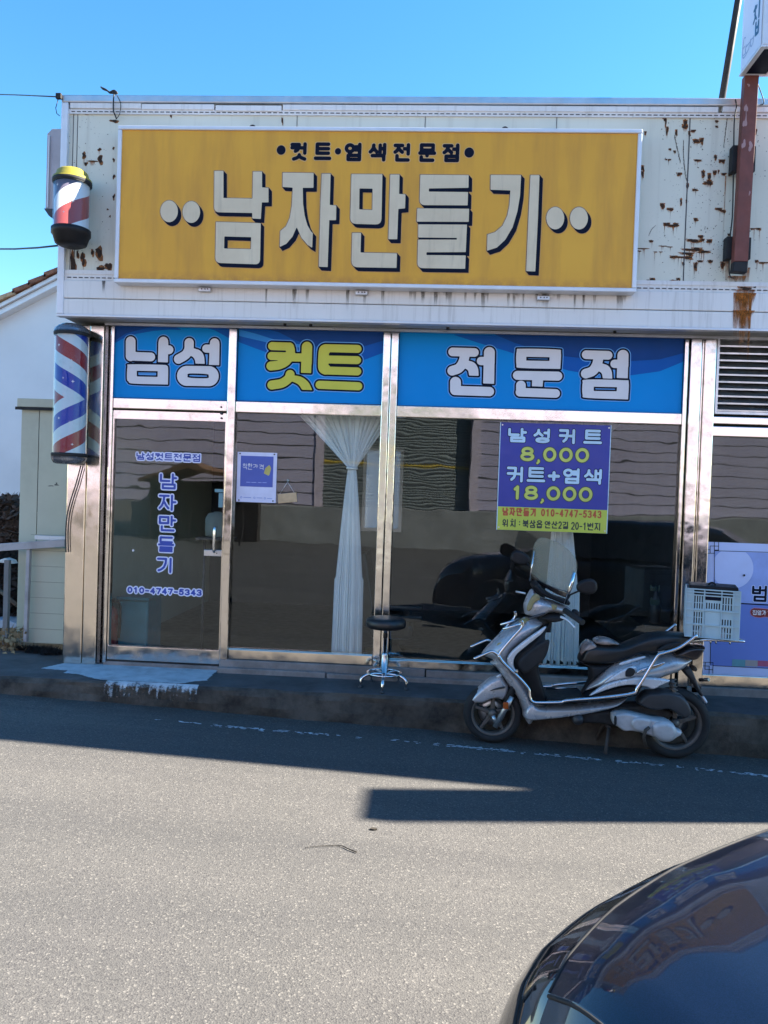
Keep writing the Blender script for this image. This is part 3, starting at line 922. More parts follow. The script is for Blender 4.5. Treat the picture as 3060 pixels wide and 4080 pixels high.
for (a, b, rx, rz) in spots:
    x, z = R4(a, b); blob(hv, hf, x + .002, z - rz * kp * .25, rx * kp * 1.2, rz * kp * 1.4, YS + .0192 - random.uniform(0, .0004), 13); blob(rv, rf, x, z, rx * kp * .92, rz * kp * .95, yb - random.uniform(0, .0006), 13)
    drip(dv, df, da, x, z + rz * kp * 1.3, rx * kp * 1.45, rz * kp * 4.5, YS + .0184 + random.uniform(0, .0004))
    if rx > 11 and b > 340: 
        for _ in range(1 + int(rx > 22) + int(rx > 40)):
            drip(dv, df, da, x + random.uniform(-.7, .7) * rx * kp, z, random.uniform(2, 5) * kp, random.uniform(25, 120) * kp * (1.3 if b > 1000 else .7), YS + .0184 + random.uniform(0, .0007))
for chain, w in (([(448, 318), (470, 420), (505, 572)], 7), ([(534, 360), (532, 480), (545, 640), (575, 795)], 6), ([(945, 150), (930, 270), (910, 432)], 6), ([(272, 1165), (235, 1200), (205, 1262)], 5)):
    W = [R4(*c) for c in arc(chain, 6)]
    for (p, q) in zip(W[:-1], W[1:]):
        blob(rv, rf, (p[0] + q[0]) / 2, (p[1] + q[1]) / 2, w * .55 * kp * random.uniform(.5, 1.1), abs(p[1] - q[1]) * .75, yb - random.uniform(0, .0006), 9)
for _ in range(260):
    a, b = random.uniform(300, 985), random.uniform(120, 1690)
    if a < 560 and random.random() < .7: continue
    x, z = R4(a, b); r = random.choice((2, 2.5, 3, 4, 5)) * kp
    blob(rv, rf, x, z, r, r * random.uniform(.7, 1.4), yb - random.uniform(0, .0006), 7)
for (a, b, rx, rz) in [(358, 340, 8, 9), (428, 358, 11, 12), (366, 377, 6, 6), (395, 366, 22, 2), (425, 315, 7, 4), (372, 160, 13, 4), (440, 140, 4, 9), (490, 192, 14, 5), (424, 762, 15, 18), (430, 832, 16, 9), (356, 800, 7, 18), (350, 778, 7, 14), (310, 810, 10, 40), (316, 850, 14, 16), (300, 862, 16, 9), (465, 822, 11, 15), (486, 360, 4, 6), (487, 432, 4, 7), (487, 520, 4, 9), (485, 310, 3, 5), (470, 605, 3, 3), (460, 575, 3, 3), (735, 160, 3, 14), (1217, 190, 3, 12), (1167, 160, 2, 6), (395, 762, 5, 12), (330, 770, 5, 14), (402, 852, 22, 3)]:
    x, z = L4(a, b); blob(hv, hf, x + .002, z - rz * kl * .25, rx * kl * 1.3, rz * kl * 1.5, YS + .0192 - random.uniform(0, .0004), 13); blob(rv, rf, x, z, rx * kl * 1.0, rz * kl * 1.0, yb - random.uniform(0, .0006), 12)
    if rx > 6 and b > 300: drip(dv, df, da, x, z, rx * .6 * kl, random.uniform(20, 60) * kl, YS + .0184 + random.uniform(0, .0007))
for _ in range(14):
    x, z = L4(random.uniform(275, 485), 886); blob(rv, rf, x, z, random.uniform(4, 14) * kl, random.uniform(1.5, 4) * kl, yb - random.uniform(0, .0006), 9)
for _ in range(50):
    x, z = L4(random.uniform(280, 480), random.uniform(130, 860)); r = random.choice((.8, 1, 1.4, 2)) * kl
    blob(rv, rf, x, z, r, r, yb - random.uniform(0, .0006), 7)
obj('rust_patch', merge(((rv, rf), 0), ((hv, hf), 1)), [M['rust'], M['rust_halo']], pn)

def fade_obj(name, V, F, A, mat, parent):
    o = obj(name, (V, F), mat, parent)
    a = o.data.attributes.new('dens', 'FLOAT', 'POINT')
    a.data.foreach_set('value', np.array(A, dtype=np.float32))
    return o
# the heavy run below the post, over cladding foot, rails and white trim
for (cx, w, z0, z1, y) in ((945, 16, 1500, 1705, YS + .0155), (1120, 34, 1560, 1720, YS + .0155), (1155, 10, 700, 1560, YS + .0157), (930, 5, 700, 1250, YS + .0157), (1000, 40, 1640, 1705, YS + .0153), (1060, 50, 1640, 1710, YS + .0151)):
    x, za = R4(cx, z0); zb_ = R4(cx, z1)[1]
    drip(dv, df, da, x, za, w * kp * 1.2, (za - zb_) * 1.25, y)
fade_obj('rust_run', dv, df, da, M['rust_run'], pn)

# panel joints
_j = []
for px_, in ((2500 + 565 / 2.3536,),):
    x = R4(565, 900)[0]; _j.append((x - .004, x + .003))
for x in (L4(328, 300)[0], L4(310, 300)[0], L4(1282, 180)[0], at(1530 + 178 / 1.0843, 480, YS)[0], at(1530 + 748 / 1.0843, 480, YS)[0]):
    _j.append((x - .002, x + .002))
for a, b in _j:
    jb = B(); box(jb, a, b, YS + .0172, YS + .03, zs0, zs1); obj('panel_joint', jb, M['dark_grey'], pn)

# ---- parapet cap, channel rails, lower two-board trim, end post
bm = B(); box(bm, X0 - .005, X1, YS - .012, YS + .5, ZT - .055, ZT, .008); obj('parapet_cap', bm, M['alu_raw'], shop)
bm = B()
for (a, b, dz) in ((X0 + .06, -2.27, .0), (-2.265, -1.71, -.005), (-1.70, -1.20, -.012), (-1.19, 1.99, -.004), (2.02, X1, .0)):
    box(bm, a, b, YS - .004, YS + .06, ZT - .098 + dz, ZT - .056 + min(dz, 0), .004)
obj('upper_trim', bm, M['trim'], shop)
bm = B()
box(bm, X0 + .05, X1, YS + .006, YS + .03, ZT - .134, ZT - .100)
x = X0 + .07
while x < 5.0:
    box(bm, x, x + .028, YS + .003, YS + .0055, ZT - .122, ZT - .116, mi=1); x += .043
obj('upper_channel', bm, [M['trim'], M['dark_grey']], shop)
bm = B()
box(bm, X0 + .05, X1, YS + .006, YS + .05, ZB + .28, ZB + .357)
box(bm, X0 + .05, X1, YS + .001, YS + .05, ZB + .325, ZB + .345)
x = X0 + .07
while x < 5.0:
    box(bm, x, x + .03, YS + .003, YS + .0055, ZB + .296, ZB + .303, mi=1); x += .045
obj('lower_channel', bm, [M['trim'], M['dark_grey']], shop)
bm = B()
box(bm, X0 + .03, X1, YS - .004, YS + .05, ZB + .142, ZB + .278, .006)
box(bm, X0 + .03, X1, YS - .001, YS + .05, ZB + .018, ZB + .138, .006)
tr = obj('lower_trim', bm, M['trim'], shop)
bm = B(); box(bm, X0 + .0, X1, YS - .014, YS + .05, ZB, ZB + .017, .004); obj('drip_edge', bm, M['alu'], shop)
bm = B(); box(bm, X0 - .004, X0 + .05, YS - .010, YS + .09, ZB + .018, ZT - .056, .006); box(bm, X0 + .03, X0 + .049, YS - .013, YS - .0105, ZB + .30, ZT - .06)
obj('corner_post', bm, M['alu'], shop)
# soot and rust runs on the white trim
V, F, A = [], [], []
for _ in range(46):
    x = random.choice((random.uniform(-.6, 1.3), random.uniform(-.2, .9), random.uniform(-2.7, 2.0)))
    drip(V, F, A, x, ZB + .277, random.uniform(.004, .02), random.uniform(.05, .2), YS - .0052)
fade_obj('soot_run', V, F, A, M['black_run'], tr)
V, F, A = [], [], []
for (a, b, L) in ((1020, 30, .38), (1085, 45, .48), (1085, 30, .4), (1150, 14, .6), (1150, 12, .5), (1148, 9, .5), (1110, 40, .36), (1060, 60, .16), (1120, 80, .12), (1100, 90, .10)):
    x = R4(a, 1870)[0]; drip(V, F, A, x, ZB + .277, b * kp, L, YS - .0058 - .0003 * random.random())
    drip(V, F, A, x, ZB + .15, b * kp * .9, L * .5, YS - .0061 - .0003 * random.random())
for (a, b, w) in ((1100, 1760, 70), (1140, 1790, 60), (1100, 1825, 130), (1060, 1840, 110), (1100, 1790, 90), (1120, 1840, 100)):
    x, z = R4(a, b); drip(V, F, A, x, z + .012, w * kp, .05, YS - .0006)
fade_obj('rust_run', V, F, A, M['rust_run'], tr)
V, F = [], []
for (a, b, rx, rz) in ((1080, 1832, 150, 13), (1110, 1765, 55, 12), (1280, 1832, 20, 14), (1310, 1860, 30, 10), (1195, 1752, 10, 9), (1010, 1842, 60, 6)):
    x, z = R4(a, b); blob(V, F, x, z, rx * kp, rz * kp, YS - .0012, 15)
obj('rust_patch', (V, F), M['rust'], tr)
# sign feet brackets on the lower rail
for px_, py_ in ((815, 1152), (1440, 1165), (2165, 1186)):
    x, z = at(px_, py_, YS - .03); bm = B()
    box(bm, x - .045, x + .045, YS - .035, YS - .006, z - .018, z + .014, .004)
    for d in (-.02, .005, .025): tube(bm, [(x + d, YS - .04, z), (x + d, YS - .034, z)], .005, 8, mi=1)
    obj('sign_bracket', bm, [M['alu_raw'], M['matt_black']], shop)

# ---- soffit, lintel and walls, roof
bm = B(); box(bm, X0 + .01, X1, YS + .055, YF + .10, ZB + .012, ZB + .04); obj('soffit', bm, M['soffit'], shop)
bm = B()
box(bm, -2.60, X1, YF - .035, YF + .06, ZB - .012, ZB + .010)
for a, b in ((-1.5, -.78), (-.27, .02), (.1, 1.5), (-2.5, -1.62)): box(bm, a, b, YF - .05, YF - .036, ZB - .006, ZB + .008, .003)
obj('lintel_strip', bm, M['alu_raw'], shop)
for x in (-1.15, -.95, .1, 1.35, 2.55):
    bm = B(); tube(bm, [(x, YF - .11, ZB + .014), (x, YF - .11, ZB - .004)], .012, 10); obj('soffit_plug', bm, M['matt_black'], shop)
bm = B(); box(bm, X0 + .02, X1, YS + .51, 10.0, 4.30, 4.45); obj('roof', bm, M['soffit'], shop)
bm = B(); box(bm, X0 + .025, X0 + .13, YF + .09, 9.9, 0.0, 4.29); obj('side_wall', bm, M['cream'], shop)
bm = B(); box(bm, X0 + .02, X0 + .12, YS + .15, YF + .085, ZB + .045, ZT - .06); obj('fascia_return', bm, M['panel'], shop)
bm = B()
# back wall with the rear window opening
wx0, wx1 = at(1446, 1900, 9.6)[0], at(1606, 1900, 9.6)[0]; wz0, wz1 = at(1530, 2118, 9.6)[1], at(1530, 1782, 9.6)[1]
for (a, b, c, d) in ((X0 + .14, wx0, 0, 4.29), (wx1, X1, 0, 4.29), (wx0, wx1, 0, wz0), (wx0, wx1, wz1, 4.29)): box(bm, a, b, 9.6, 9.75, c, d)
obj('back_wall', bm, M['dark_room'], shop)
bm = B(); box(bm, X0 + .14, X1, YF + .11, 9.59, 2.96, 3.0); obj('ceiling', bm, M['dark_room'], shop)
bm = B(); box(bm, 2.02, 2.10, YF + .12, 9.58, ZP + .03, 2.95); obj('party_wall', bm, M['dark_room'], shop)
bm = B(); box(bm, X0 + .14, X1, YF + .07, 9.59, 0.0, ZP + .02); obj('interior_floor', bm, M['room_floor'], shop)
bm = B()
for (a, b, c, d) in ((wx0, wx1, wz0, wz0 + .04), (wx0, wx1, wz1 - .04, wz1), (wx0, wx0 + .04, wz0 + .04, wz1 - .04), (wx1 - .04, wx1, wz0 + .04, wz1 - .04), (wx0 + .32, wx0 + .36, wz0 + .04, wz1 - .04)):
    box(bm, a, b, 9.61, 9.66, c, d)
rw = obj('rear_window', bm, M['alu'], shop)
bm = B(); box(bm, wx0 + .04, wx1 - .04, 9.63, 9.636, wz0 + .04, wz1 - .04); obj('pane', bm, m_film('frosted_pane', (.8, .85, .9), .6), rw)

# ---- stainless shop front
zdB = .375   # underside of glazing
def steel_part(name, boxes, mat=M['steel2'], bev=.006, parent=shop):
    b_ = B()
    for q in boxes: box(b_, *q, bev)
    return obj(name, b_, mat, parent)
# left corner column: two polished sheets with a seam, dark channel beside it
cl = steel_part('corner_column', [(-2.875, -2.722, YF - .035, YF + .08, ZP, ZB - .014), (-2.718, -2.605, YF - .033, YF + .08, ZP, ZB - .014)], M['steel'], .008)
steel_part('dark_channel', [(-2.602, -2.575, YF - .020, YF + .08, ZP + .01, ZB - .014), (-2.573, -2.552, YF + .004, YF + .08, ZP + .01, ZB - .014)], M['steel_dark'], .004)
steel_part('door_jamb', [(-2.549, -2.522, YF - .030, YF + .055, ZP + .02, ZB - .014)], M['steel2'])
steel_part('mullion', [(-1.602, -1.538, YF - .042, YF + .06, ZP + .03, ZB - .016)])
steel_part('mullion', [(-.392, -.334, YF - .040, YF + .06, ZP + .05, ZB - .016), (-.329, -.272, YF - .040, YF + .06, ZP + .05, ZB - .016)])
steel_part('mullion', [(1.897, 1.928, YF - .030, YF + .06, ZP + .05, ZB - .016)])
steel_part('steel_column', [(1.934, 2.016, YF - .06, YF + .06, ZP + .01, ZB - .016), (2.019, 2.034, YF - .052, YF + .06, ZP + .01, ZB - .017), (2.037, 2.122, YF - .06, YF + .06, ZP + .01, ZB - .016)], M['steel2'], .007)
steel_part('transom_bar', [(-2.520, -1.604, YF - .030, YF + .05, 2.266, 2.350)])
steel_part('transom_bar', [(-1.536, -.394, YF - .030, YF + .05, 2.262, 2.350)])
steel_part('transom_bar', [(-.270, 1.895, YF - .030, YF + .05, 2.262, 2.350)])
steel_part('sill', [(-1.536, -.394, YF - .030, YF + .05, .318, .398), (-1.536, -.394, YF - .022, YF + .05, .394, .404)], M['steel'])
steel_part('sill', [(-.270, 1.895, YF - .030, YF + .05, .310, .374), (-.270, 1.895, YF - .020, YF + .05, .372, .382)], M['steel2'])
bm = B()
box(bm, -1.60, .02, YF - .05, YF + .06, ZP - .01, .316, .006); box(bm, .03, 1.93, YF - .055, YF + .06, ZP - .01, .307, .006)
box(bm, -1.60, -.75, YF - .10, YF - .052, ZP - .01, .262, .008); box(bm, -.74, .6, YF - .10, YF - .057, ZP - .01, .256, .008); box(bm, .61, 1.9, YF - .10, YF - .057, ZP - .01, .259, .008)
box(bm, -2.55, -1.605, YF - .02, YF + .06, ZP - .01, .252, .005)
obj('plinth', bm, M['plinth'], shop)
bm = B(); box(bm, -1.535, -.395, YF + .008, YF + .014, .402, 2.263); obj('window_pane', bm, M['glass'], shop)
bm = B(); box(bm, -.270, 1.896, YF + .008, YF + .014, .380, 2.263); obj('window_pane', bm, m_glass('window_glass_wide', (.92, .94, .93), .95, .014, 9.0), shop)
for (a, b) in ((-2.520, -1.604), (-1.536, -.394), (-.270, 1.895)):
    bm = B(); box(bm, a, b, YF + .006, YF + .03, 2.352, ZB - .014); obj('transom_backing', bm, M['dark_grey'], shop)

# ---- door
door = obj('door', (lambda b_: (frame_y(b_, (-2.518, -1.606, .268, 2.252), (-2.507, -1.615, .379, 2.186), YF - .022, YF + .03), b_)[-1])(B()), M['steel2'], shop)
bm = B(); box(bm, -2.508, -1.614, YF + .002, YF + .010, .378, 2.187); obj('door_glass', bm, M['glass2'], door)
bm = B()
hx, hz = at(855, 2150, YF - .06)
hz1 = at(855, 2108, YF - .06)[1]; hz0 = at(850, 2198, YF - .06)[1]
tube(bm, arc([(hx - .004, YF - .012, hz1 + .012), (hx - .003, YF - .055, hz1 + .012), (hx - .002, YF - .07, hz1 - .02), (hx - .002, YF - .07, hz0 + .03), (hx - .003, YF - .055, hz0), (hx - .003, YF - .012, hz0)], 6), .0105, 12)
obj('door_handle', bm, M['chrome'], door)
a = at(812, 2190, YF - .02); b = at(886, 2218, YF - .02)
bm = B(); box(bm, a[0], -1.610, YF - .016, YF + .001, b[1], a[1], .004); tube(bm, [(-1.652, YF - .022, (a[1] + b[1]) / 2), (-1.652, YF - .016, (a[1] + b[1]) / 2)], .011, 14); tube(bm, [(-1.652, YF - .0235, (a[1] + b[1]) / 2), (-1.652, YF - .0222, (a[1] + b[1]) / 2)], .0045, 10, mi=1)
obj('door_lock', bm, [M['alu_raw'], M['matt_black']], door)
bm = B()
x, z = at(531, 2193, YF); tube(bm, [(x, YF - .004, z), (x, YF + .0015, z)], .009, 14)
obj('door_stud', bm, M['alu'], door)
for py_ in (1622, 1647, 1666):
    bm = B(); x, z = at(882, py_, YF - .03); tube(bm, [(x, YF - .0335, z), (x, YF - .024, z)], .008 if py_ != 1647 else .011, 12); obj('door_bolt', bm, M['dark_grey'], shop)

# ---- neighbour unit: louvre, frame and window
nx0, nx1 = 2.150, 5.2
steel_part('transom_bar', [(2.126, nx1, YF - .030, YF + .05, 2.278, 2.335)])
steel_part('transom_bar', [(2.126, nx1, YF - .026, YF + .05, 2.185, 2.262)])
bm = B()
lz1, lz0 = at(2863, 1356, YF)[1], at(2842, 1640, YF)[1]
box(bm, 2.140, 2.158, YF - .02, YF + .05, lz0 - .018, lz1 + .02); box(bm, 2.158, nx1, YF - .02, YF + .05, lz1 + .004, lz1 + .02); box(bm, 2.158, nx1, YF - .02, YF + .05, lz0 - .018, lz0)
lv = obj('vent_louvre', bm, M['alu_raw'], shop)
ns = 10
for k in range(ns):
    z = lz0 + (k + .5) * (lz1 - lz0) / ns
    s_ = B()
    vs = [(2.158, YF - .015, z - .024), (2.158, YF + .045, z + .030), (2.158, YF + .045, z + .034), (2.158, YF - .016, z - .012)]
    a_ = [s_.verts.new(v) for v in vs]; b_ = [s_.verts.new((nx1, v[1], v[2])) for v in vs]
    for i in range(4): s_.faces.new((a_[i], a_[(i + 1) % 4], b_[(i + 1) % 4], b_[i]))
    s_.faces.new(a_[::-1]); s_.faces.new(b_)
    obj('slat', s_, M['alu_raw'], lv)
bm = B(); box(bm, 2.159, nx1, YF + .05, YF + .06, lz0, lz1); obj('louvre_backing', bm, M['matt_black'], lv)
bm = B(); box(bm, 2.128, nx1, YF + .008, YF + .014, .40, 2.184); obj('window_pane', bm, m_glass('window_glass_side', (.85, .88, .87), .95, .012, 5.0), shop)
steel_part('sill', [(2.126, nx1, YF - .030, YF + .05, .285, .372)], M['steel'])
bm = B(); box(bm, 1.935, nx1, YF - .06, YF + .06, ZP - .01, .282, .006); obj('plinth', bm, M['plinth'], shop)
steel_part('mullion', [(nx1, nx1 + .1, YF - .04, YF + .06, ZP, ZB - .016)])
bm = B(); box(bm, nx1 + .1, X1, YF - .02, YF + .08, ZP, ZB - .02); obj('front_wall', bm, M['cream'], shop)
# ================================================================== SIGNS
# ---- big yellow lightbox sign
YG = YS - .11
c00, c10, c01, c11 = at(450, 1116, YG), at(2531, 1173, YG), at(473, 496, YG), at(2565, 515, YG)
sx0, sx1 = (c00[0] + c01[0]) / 2, (c10[0] + c11[0]) / 2
sz0, sz1 = (c00[1] + c10[1]) / 2, (c01[1] + c11[1]) / 2
sign = thing('shop_signboard', 'long yellow lightbox sign with raised cream shop lettering across the fascia', 'sign', ((sx0 + sx1) / 2, YG, sz0))
fw = .030
bm = B()
box(bm, sx0, sx1, YG, YG + .105, sz1 - fw, sz1, .006); box(bm, sx0, sx1, YG, YG + .105, sz0, sz0 + fw, .006)
box(bm, sx0, sx0 + fw, YG + .0015, YG + .105, sz0 + fw + .001, sz1 - fw - .001, .006); box(bm, sx1 - fw, sx1, YG + .0015, YG + .105, sz0 + fw + .001, sz1 - fw - .001, .006)
obj('sign_frame', bm, M['alu'], sign)
bm = B(); box(bm, sx0 + fw * .8, sx1 - fw * .8, YG + .014, YG + .10, sz0 + fw * .8, sz1 - fw * .8); obj('sign_face', bm, M['yellow'], sign)
YL = YG + .0125
for px_ in (1000, 2015):
    x, z = at(px_, 500, YG); bm = B()
    tube(bm, [(x - .024 * math.cos(rad(a)), YG + .05, sz1 - .003 + .030 * math.sin(rad(a))) for a in range(0, 181, 15)], .007, 8)
    obj('hanging_hook', bm, M['matt_black'], sign)

def T1(P, ox=600, oy=650, s=2.37): return [at(x / s + ox, y / s + oy, YG) for x, y in P]
def glyphs():
    G = []
    def g(ox): return lambda P: T1(P, ox)
    a = g(600); b = g(1250); c = g(1850)
    def rr(pts, r):   # round listed corners of an outline: pts with optional third value radius
        out = []
        n = len(pts)
        for i, p in enumerate(pts):
            q = p[2] if len(p) > 2 else 0
            if not q: out.append(p[:2]); continue
            P0 = np.array(pts[i - 1][:2], float); P1 = np.array(p[:2], float); P2 = np.array(pts[(i + 1) % n][:2], float)
            d0 = (P0 - P1) / np.linalg.norm(P0 - P1); d2 = (P2 - P1) / np.linalg.norm(P2 - P1)
            A, D = P1 + d0 * q, P1 + d2 * q
            for k in range(6):
                t = k / 5; out.append(tuple((1 - t) ** 2 * A + 2 * t * (1 - t) * P1 + t * t * D))
        return out
    def add(f, pts, holes=()):
        s = Shape().poly(f(rr(pts, 0)))
        for h_ in holes: s.hole(f(h_))
        G.append(s)
    el = lambda cx, cy, rx, ry: [(cx + rx * math.cos(2 * math.pi * k / 36), cy + ry * math.sin(2 * math.pi * k / 36)) for k in range(36)]
    add(a, el(171, 450, 85, 105)); add(a, el(381, 457, 85, 105))
    # nam
    add(a, [(597, 66), (687, 66), (687, 322), (957, 328), (962, 72), (1052, 72), (1052, 222), (1113, 226), (1113, 368), (1050, 368), (1040, 525), (955, 520), (955, 468), (640, 462, 40), (594, 455, 45)])
    add(a, [(612, 548), (1040, 560), (1032, 955, 50), (605, 940, 55)], [[(695, 690), (945, 697), (942, 806), (693, 800)]])
    # ja
    add(a, [(1243, 82), (1540, 86), (1538, 230), (1437, 230), (1440, 380), (1455, 490), (1480, 580), (1515, 640), (1532, 655), (1526, 800), (1480, 770), (1420, 700), (1378, 605), (1340, 690), (1280, 760), (1215, 790), (1220, 636), (1275, 590), (1310, 510), (1328, 400), (1338, 228), (1242, 222)])
    add(b, [(72, 92), (160, 92), (152, 388), (214, 394), (211, 536), (147, 536), (132, 980), (44, 976), (60, 350)])
    # man
    add(b, [(353, 96), (650, 98), (640, 578, 60), (340, 570, 60)], [[(433, 236), (553, 238), (550, 436), (430, 430)]])
    add(b, [(720, 100), (812, 100), (808, 284), (868, 288), (864, 424), (800, 430), (790, 717), (702, 716)])
    add(b, [(360, 652), (448, 652), (443, 838), (788, 846), (783, 988), (420, 982, 30), (352, 978, 60)])
    # deul: stacked bars
    add(b, [(1004, 102), (1466, 106), (1464, 230), (1090, 236), (1088, 262), (1460, 266), (1456, 396), (1050, 394, 20), (996, 390, 50)])
    add(b, [(975, 420), (1470, 424), (1466, 552), (970, 550)])
    add(b, [(985, 572), (1450, 574), (1438, 838), (1066, 840), (1066, 862), (1438, 866), (1432, 996), (1030, 990, 30), (976, 986, 50), (982, 716), (1350, 716), (1350, 704), (984, 700)])
    # gi
    add(c, [(248, 104), (540, 106), (530, 300), (505, 450), (460, 600), (390, 720), (310, 795), (213, 826), (217, 668), (290, 645), (360, 585), (405, 490), (425, 390), (434, 255), (246, 248)])
    add(c, [(624, 106), (714, 106), (700, 500), (674, 1022), (583, 1018), (605, 500)])
    add(c, el(861, 515, 87, 108)); add(c, el(1085, 516, 87, 108))
    return G
GL = glyphs()
sh = (30 / 2.37 / FPX * YG, -33 / 2.37 / FPX * YG)
face, shad, out = [], [], []
def sweep(s, grow):
    def f(X, Z):
        v = None
        for k in range(7):
            t = k / 6
            w = s.field(X - sh[0] * t, Z - sh[1] * t, grow)
            v = w if v is None else np.maximum(v, w)
        return v
    return f
for s in GL:
    b4 = s.bounds(); bs = (b4[0], b4[1] + sh[0], b4[2] + sh[1], b4[3])
    face.append((fill(lambda X, Z: s.field(X, Z, -.0015), b4, .0045, YL - .003), 0))
    shad.append((fill(sweep(s, .0015), bs, .0045, YL - .0015, .004), 0))
    out.append((fill(sweep(s, .0055), bs, .0055, YL, .008), 0))
# the outline of neighbouring letters may touch: give each its own hair of depth
def stagger(ms):
    return [(([(x, y - .00012 * (i % 3), z) for (x, y, z) in m[0]], m[1]), k) for i, (m, k) in enumerate(ms)]
obj('letter_outline', merge(*stagger(out)), plain('orange_hairline', (.62, .33, .11), .5), sign)
obj('letter_shadow_print', merge(*stagger(shad)), M['navy'], sign)
obj('letter_face', merge(*stagger(face)), M['letter'], sign)
# small upper line with round dots
s = Shape()
z0, z1 = at(1500, 641, YG)[1], at(1500, 566, YG)[1]
small = Shape()
for ch, (a, b) in zip('컷트염색전문점', ((1155, 1225), (1250, 1320), (1372, 1444), (1468, 1541), (1567, 1638), (1666, 1738), (1763, 1835))):
    xa = at(a, 600, YG)[0]; xb = at(b, 610, YG)[0]
    text(small, ch, xa, xb, z0 + (1500 - a) * 0, z1, .027)
b4 = small.bounds()
dots = Shape()
for px_, py_, r in ((1119, 595, 18), (1346, 600, 12.5), (1870, 605, 19)):
    x, z = at(px_, py_, YG); dots.ell(x, z, r / FPX * YG, r * 1.05 / FPX * YG)
b5 = dots.bounds()
obj('small_letter_outline', merge((fill(lambda X, Z: small.field(X, Z, .005), b4, .004, YL, .01), 0), (fill(lambda X, Z: dots.field(X, Z, .004), b5, .004, YL, .01), 0)), plain('pale_orange_hairline', (.66, .42, .20), .5), sign)
obj('small_letters', merge((fill(small.field, b4, .0035, YL - .0015), 0), (fill(dots.field, b5, .004, YL - .0015), 0)), M['navy'], sign)

# ---- three blue transom signs
YB = YF - .004
def blue_sign(label, q, shapes, colour):
    P = [at(*p, YF) for p in q]            # TL TR BL BR
    x0, x1 = (P[0][0] + P[2][0]) / 2, (P[1][0] + P[3][0]) / 2
    z0, z1 = (P[2][1] + P[3][1]) / 2, (P[0][1] + P[1][1]) / 2
    t = thing('transom_sign', label, 'sign', ((x0 + x1) / 2, YB, z0), 'blue signs above the shop windows')
    bm = B(); box(bm, x0, x1, YB, YB + .008, z0, z1); obj('sign_panel', bm, M['sign_blue'], t)
    return t, (x0, x1, z0, z1)
def swoosh(t, name, pts, mat, y, bb):
    W = [at(*p, YF) for p in pts]
    W = [(min(max(x, bb[0] + .001), bb[1] - .001), min(max(z, bb[2] + .001), bb[3] - .001)) for x, z in W]
    s = Shape().poly(W)
    V, F = fill(s.field, s.bounds(), .008, y)
    V = [(min(max(x, bb[0] + .0005), bb[1] - .0005), yy, min(max(z, bb[2] + .0005), bb[3] - .0005)) for (x, yy, z) in V]
    obj(name, (V, F), mat, t)
def glyph_layers(t, s, col, w=.0125):
    b = s.bounds()
    obj('letter_halo', fill(lambda X, Z: s.field(X, Z, w * 1.55), b, .005, YB - .0024, .03), M['halo'], t)
    obj('letter_outline', fill(lambda X, Z: s.field(X, Z, w), b, .0045, YB - .0034, .03), M['navy'], t)
    obj('letter_face', fill(lambda X, Z: s.field(X, Z), b, .004, YB - .0044), col, t)

def Q(ox, oy, s): return lambda P: [at(x / s + ox, y / s + oy, YF) for x, y in P]
# panel 1
t, bb = blue_sign('short blue sign with white lettering above the glass door', [(454, 1290), (920, 1308), (450, 1582), (913, 1596)], None, None)
f = Q(440, 1270, 3.19)
ff = lambda P: [(x / 3.19 + 440, y / 3.19 + 1270) for x, y in P]
swoosh(t, 'dark_swoosh', ff([(40, 40), (40, 320), (180, 245), (330, 195), (560, 155), (760, 140), (940, 148), (800, 100), (760, 40)]), M['sign_mid'], YB - .0008, bb)
swoosh(t, 'deep_swoosh', ff([(40, 40), (40, 300), (100, 255), (200, 190), (420, 130), (640, 85), (600, 40)]), M['sign_deep'], YB - .0016, bb)
swoosh(t, 'right_swoosh', ff([(1080, 60), (1180, 105), (1330, 150), (1560, 260), (1560, 60)]), M['sign_mid'], YB - .0008, bb)
k = 1 / 3.19 / FPX * YF
s = Shape()
s.stroke(128 * k, f([(262, 292), (262, 478)])).stroke(112 * k, f([(255, 478), (518, 488)])).stroke(112 * k, f([(262, 440), (262, 478), (330, 480)]))
s.stroke(124 * k, f([(678, 292), (676, 440)])).poly(f([(615, 300), (740, 300), (735, 558), (608, 552)])).stroke(112 * k, f([(690, 395), (750, 397)]))
s.poly(loop(f([(222, 610), (260, 582), (660, 588), (722, 600), (738, 640), (735, 838), (300, 826), (235, 800), (215, 760)]), 4, (5,))).hole(f([(340, 664), (606, 668), (604, 742), (340, 736)]))
s.stroke(120 * k, f(arc([(1005, 308), (1000, 390), (960, 460), (870, 515)], 6))).poly(f(arc([(1060, 378), (1140, 405), (1190, 470), (1203, 575)], 5) + arc([(1085, 572), (1075, 520), (1040, 480), (985, 470)], 4)))
s.stroke(122 * k, f([(1328, 312), (1326, 440)])).poly(f([(1267, 320), (1390, 320), (1385, 592), (1255, 588)])).stroke(104 * k, f([(1222, 382), (1300, 384)]))
s.stroke(256 * k, f([(975, 728), (1255, 732)])).hole(loop(f([(985, 725), (1010, 698), (1225, 705), (1252, 728), (1230, 758), (1010, 752)]), 4))
glyph_layers(t, s, M['print_white'])
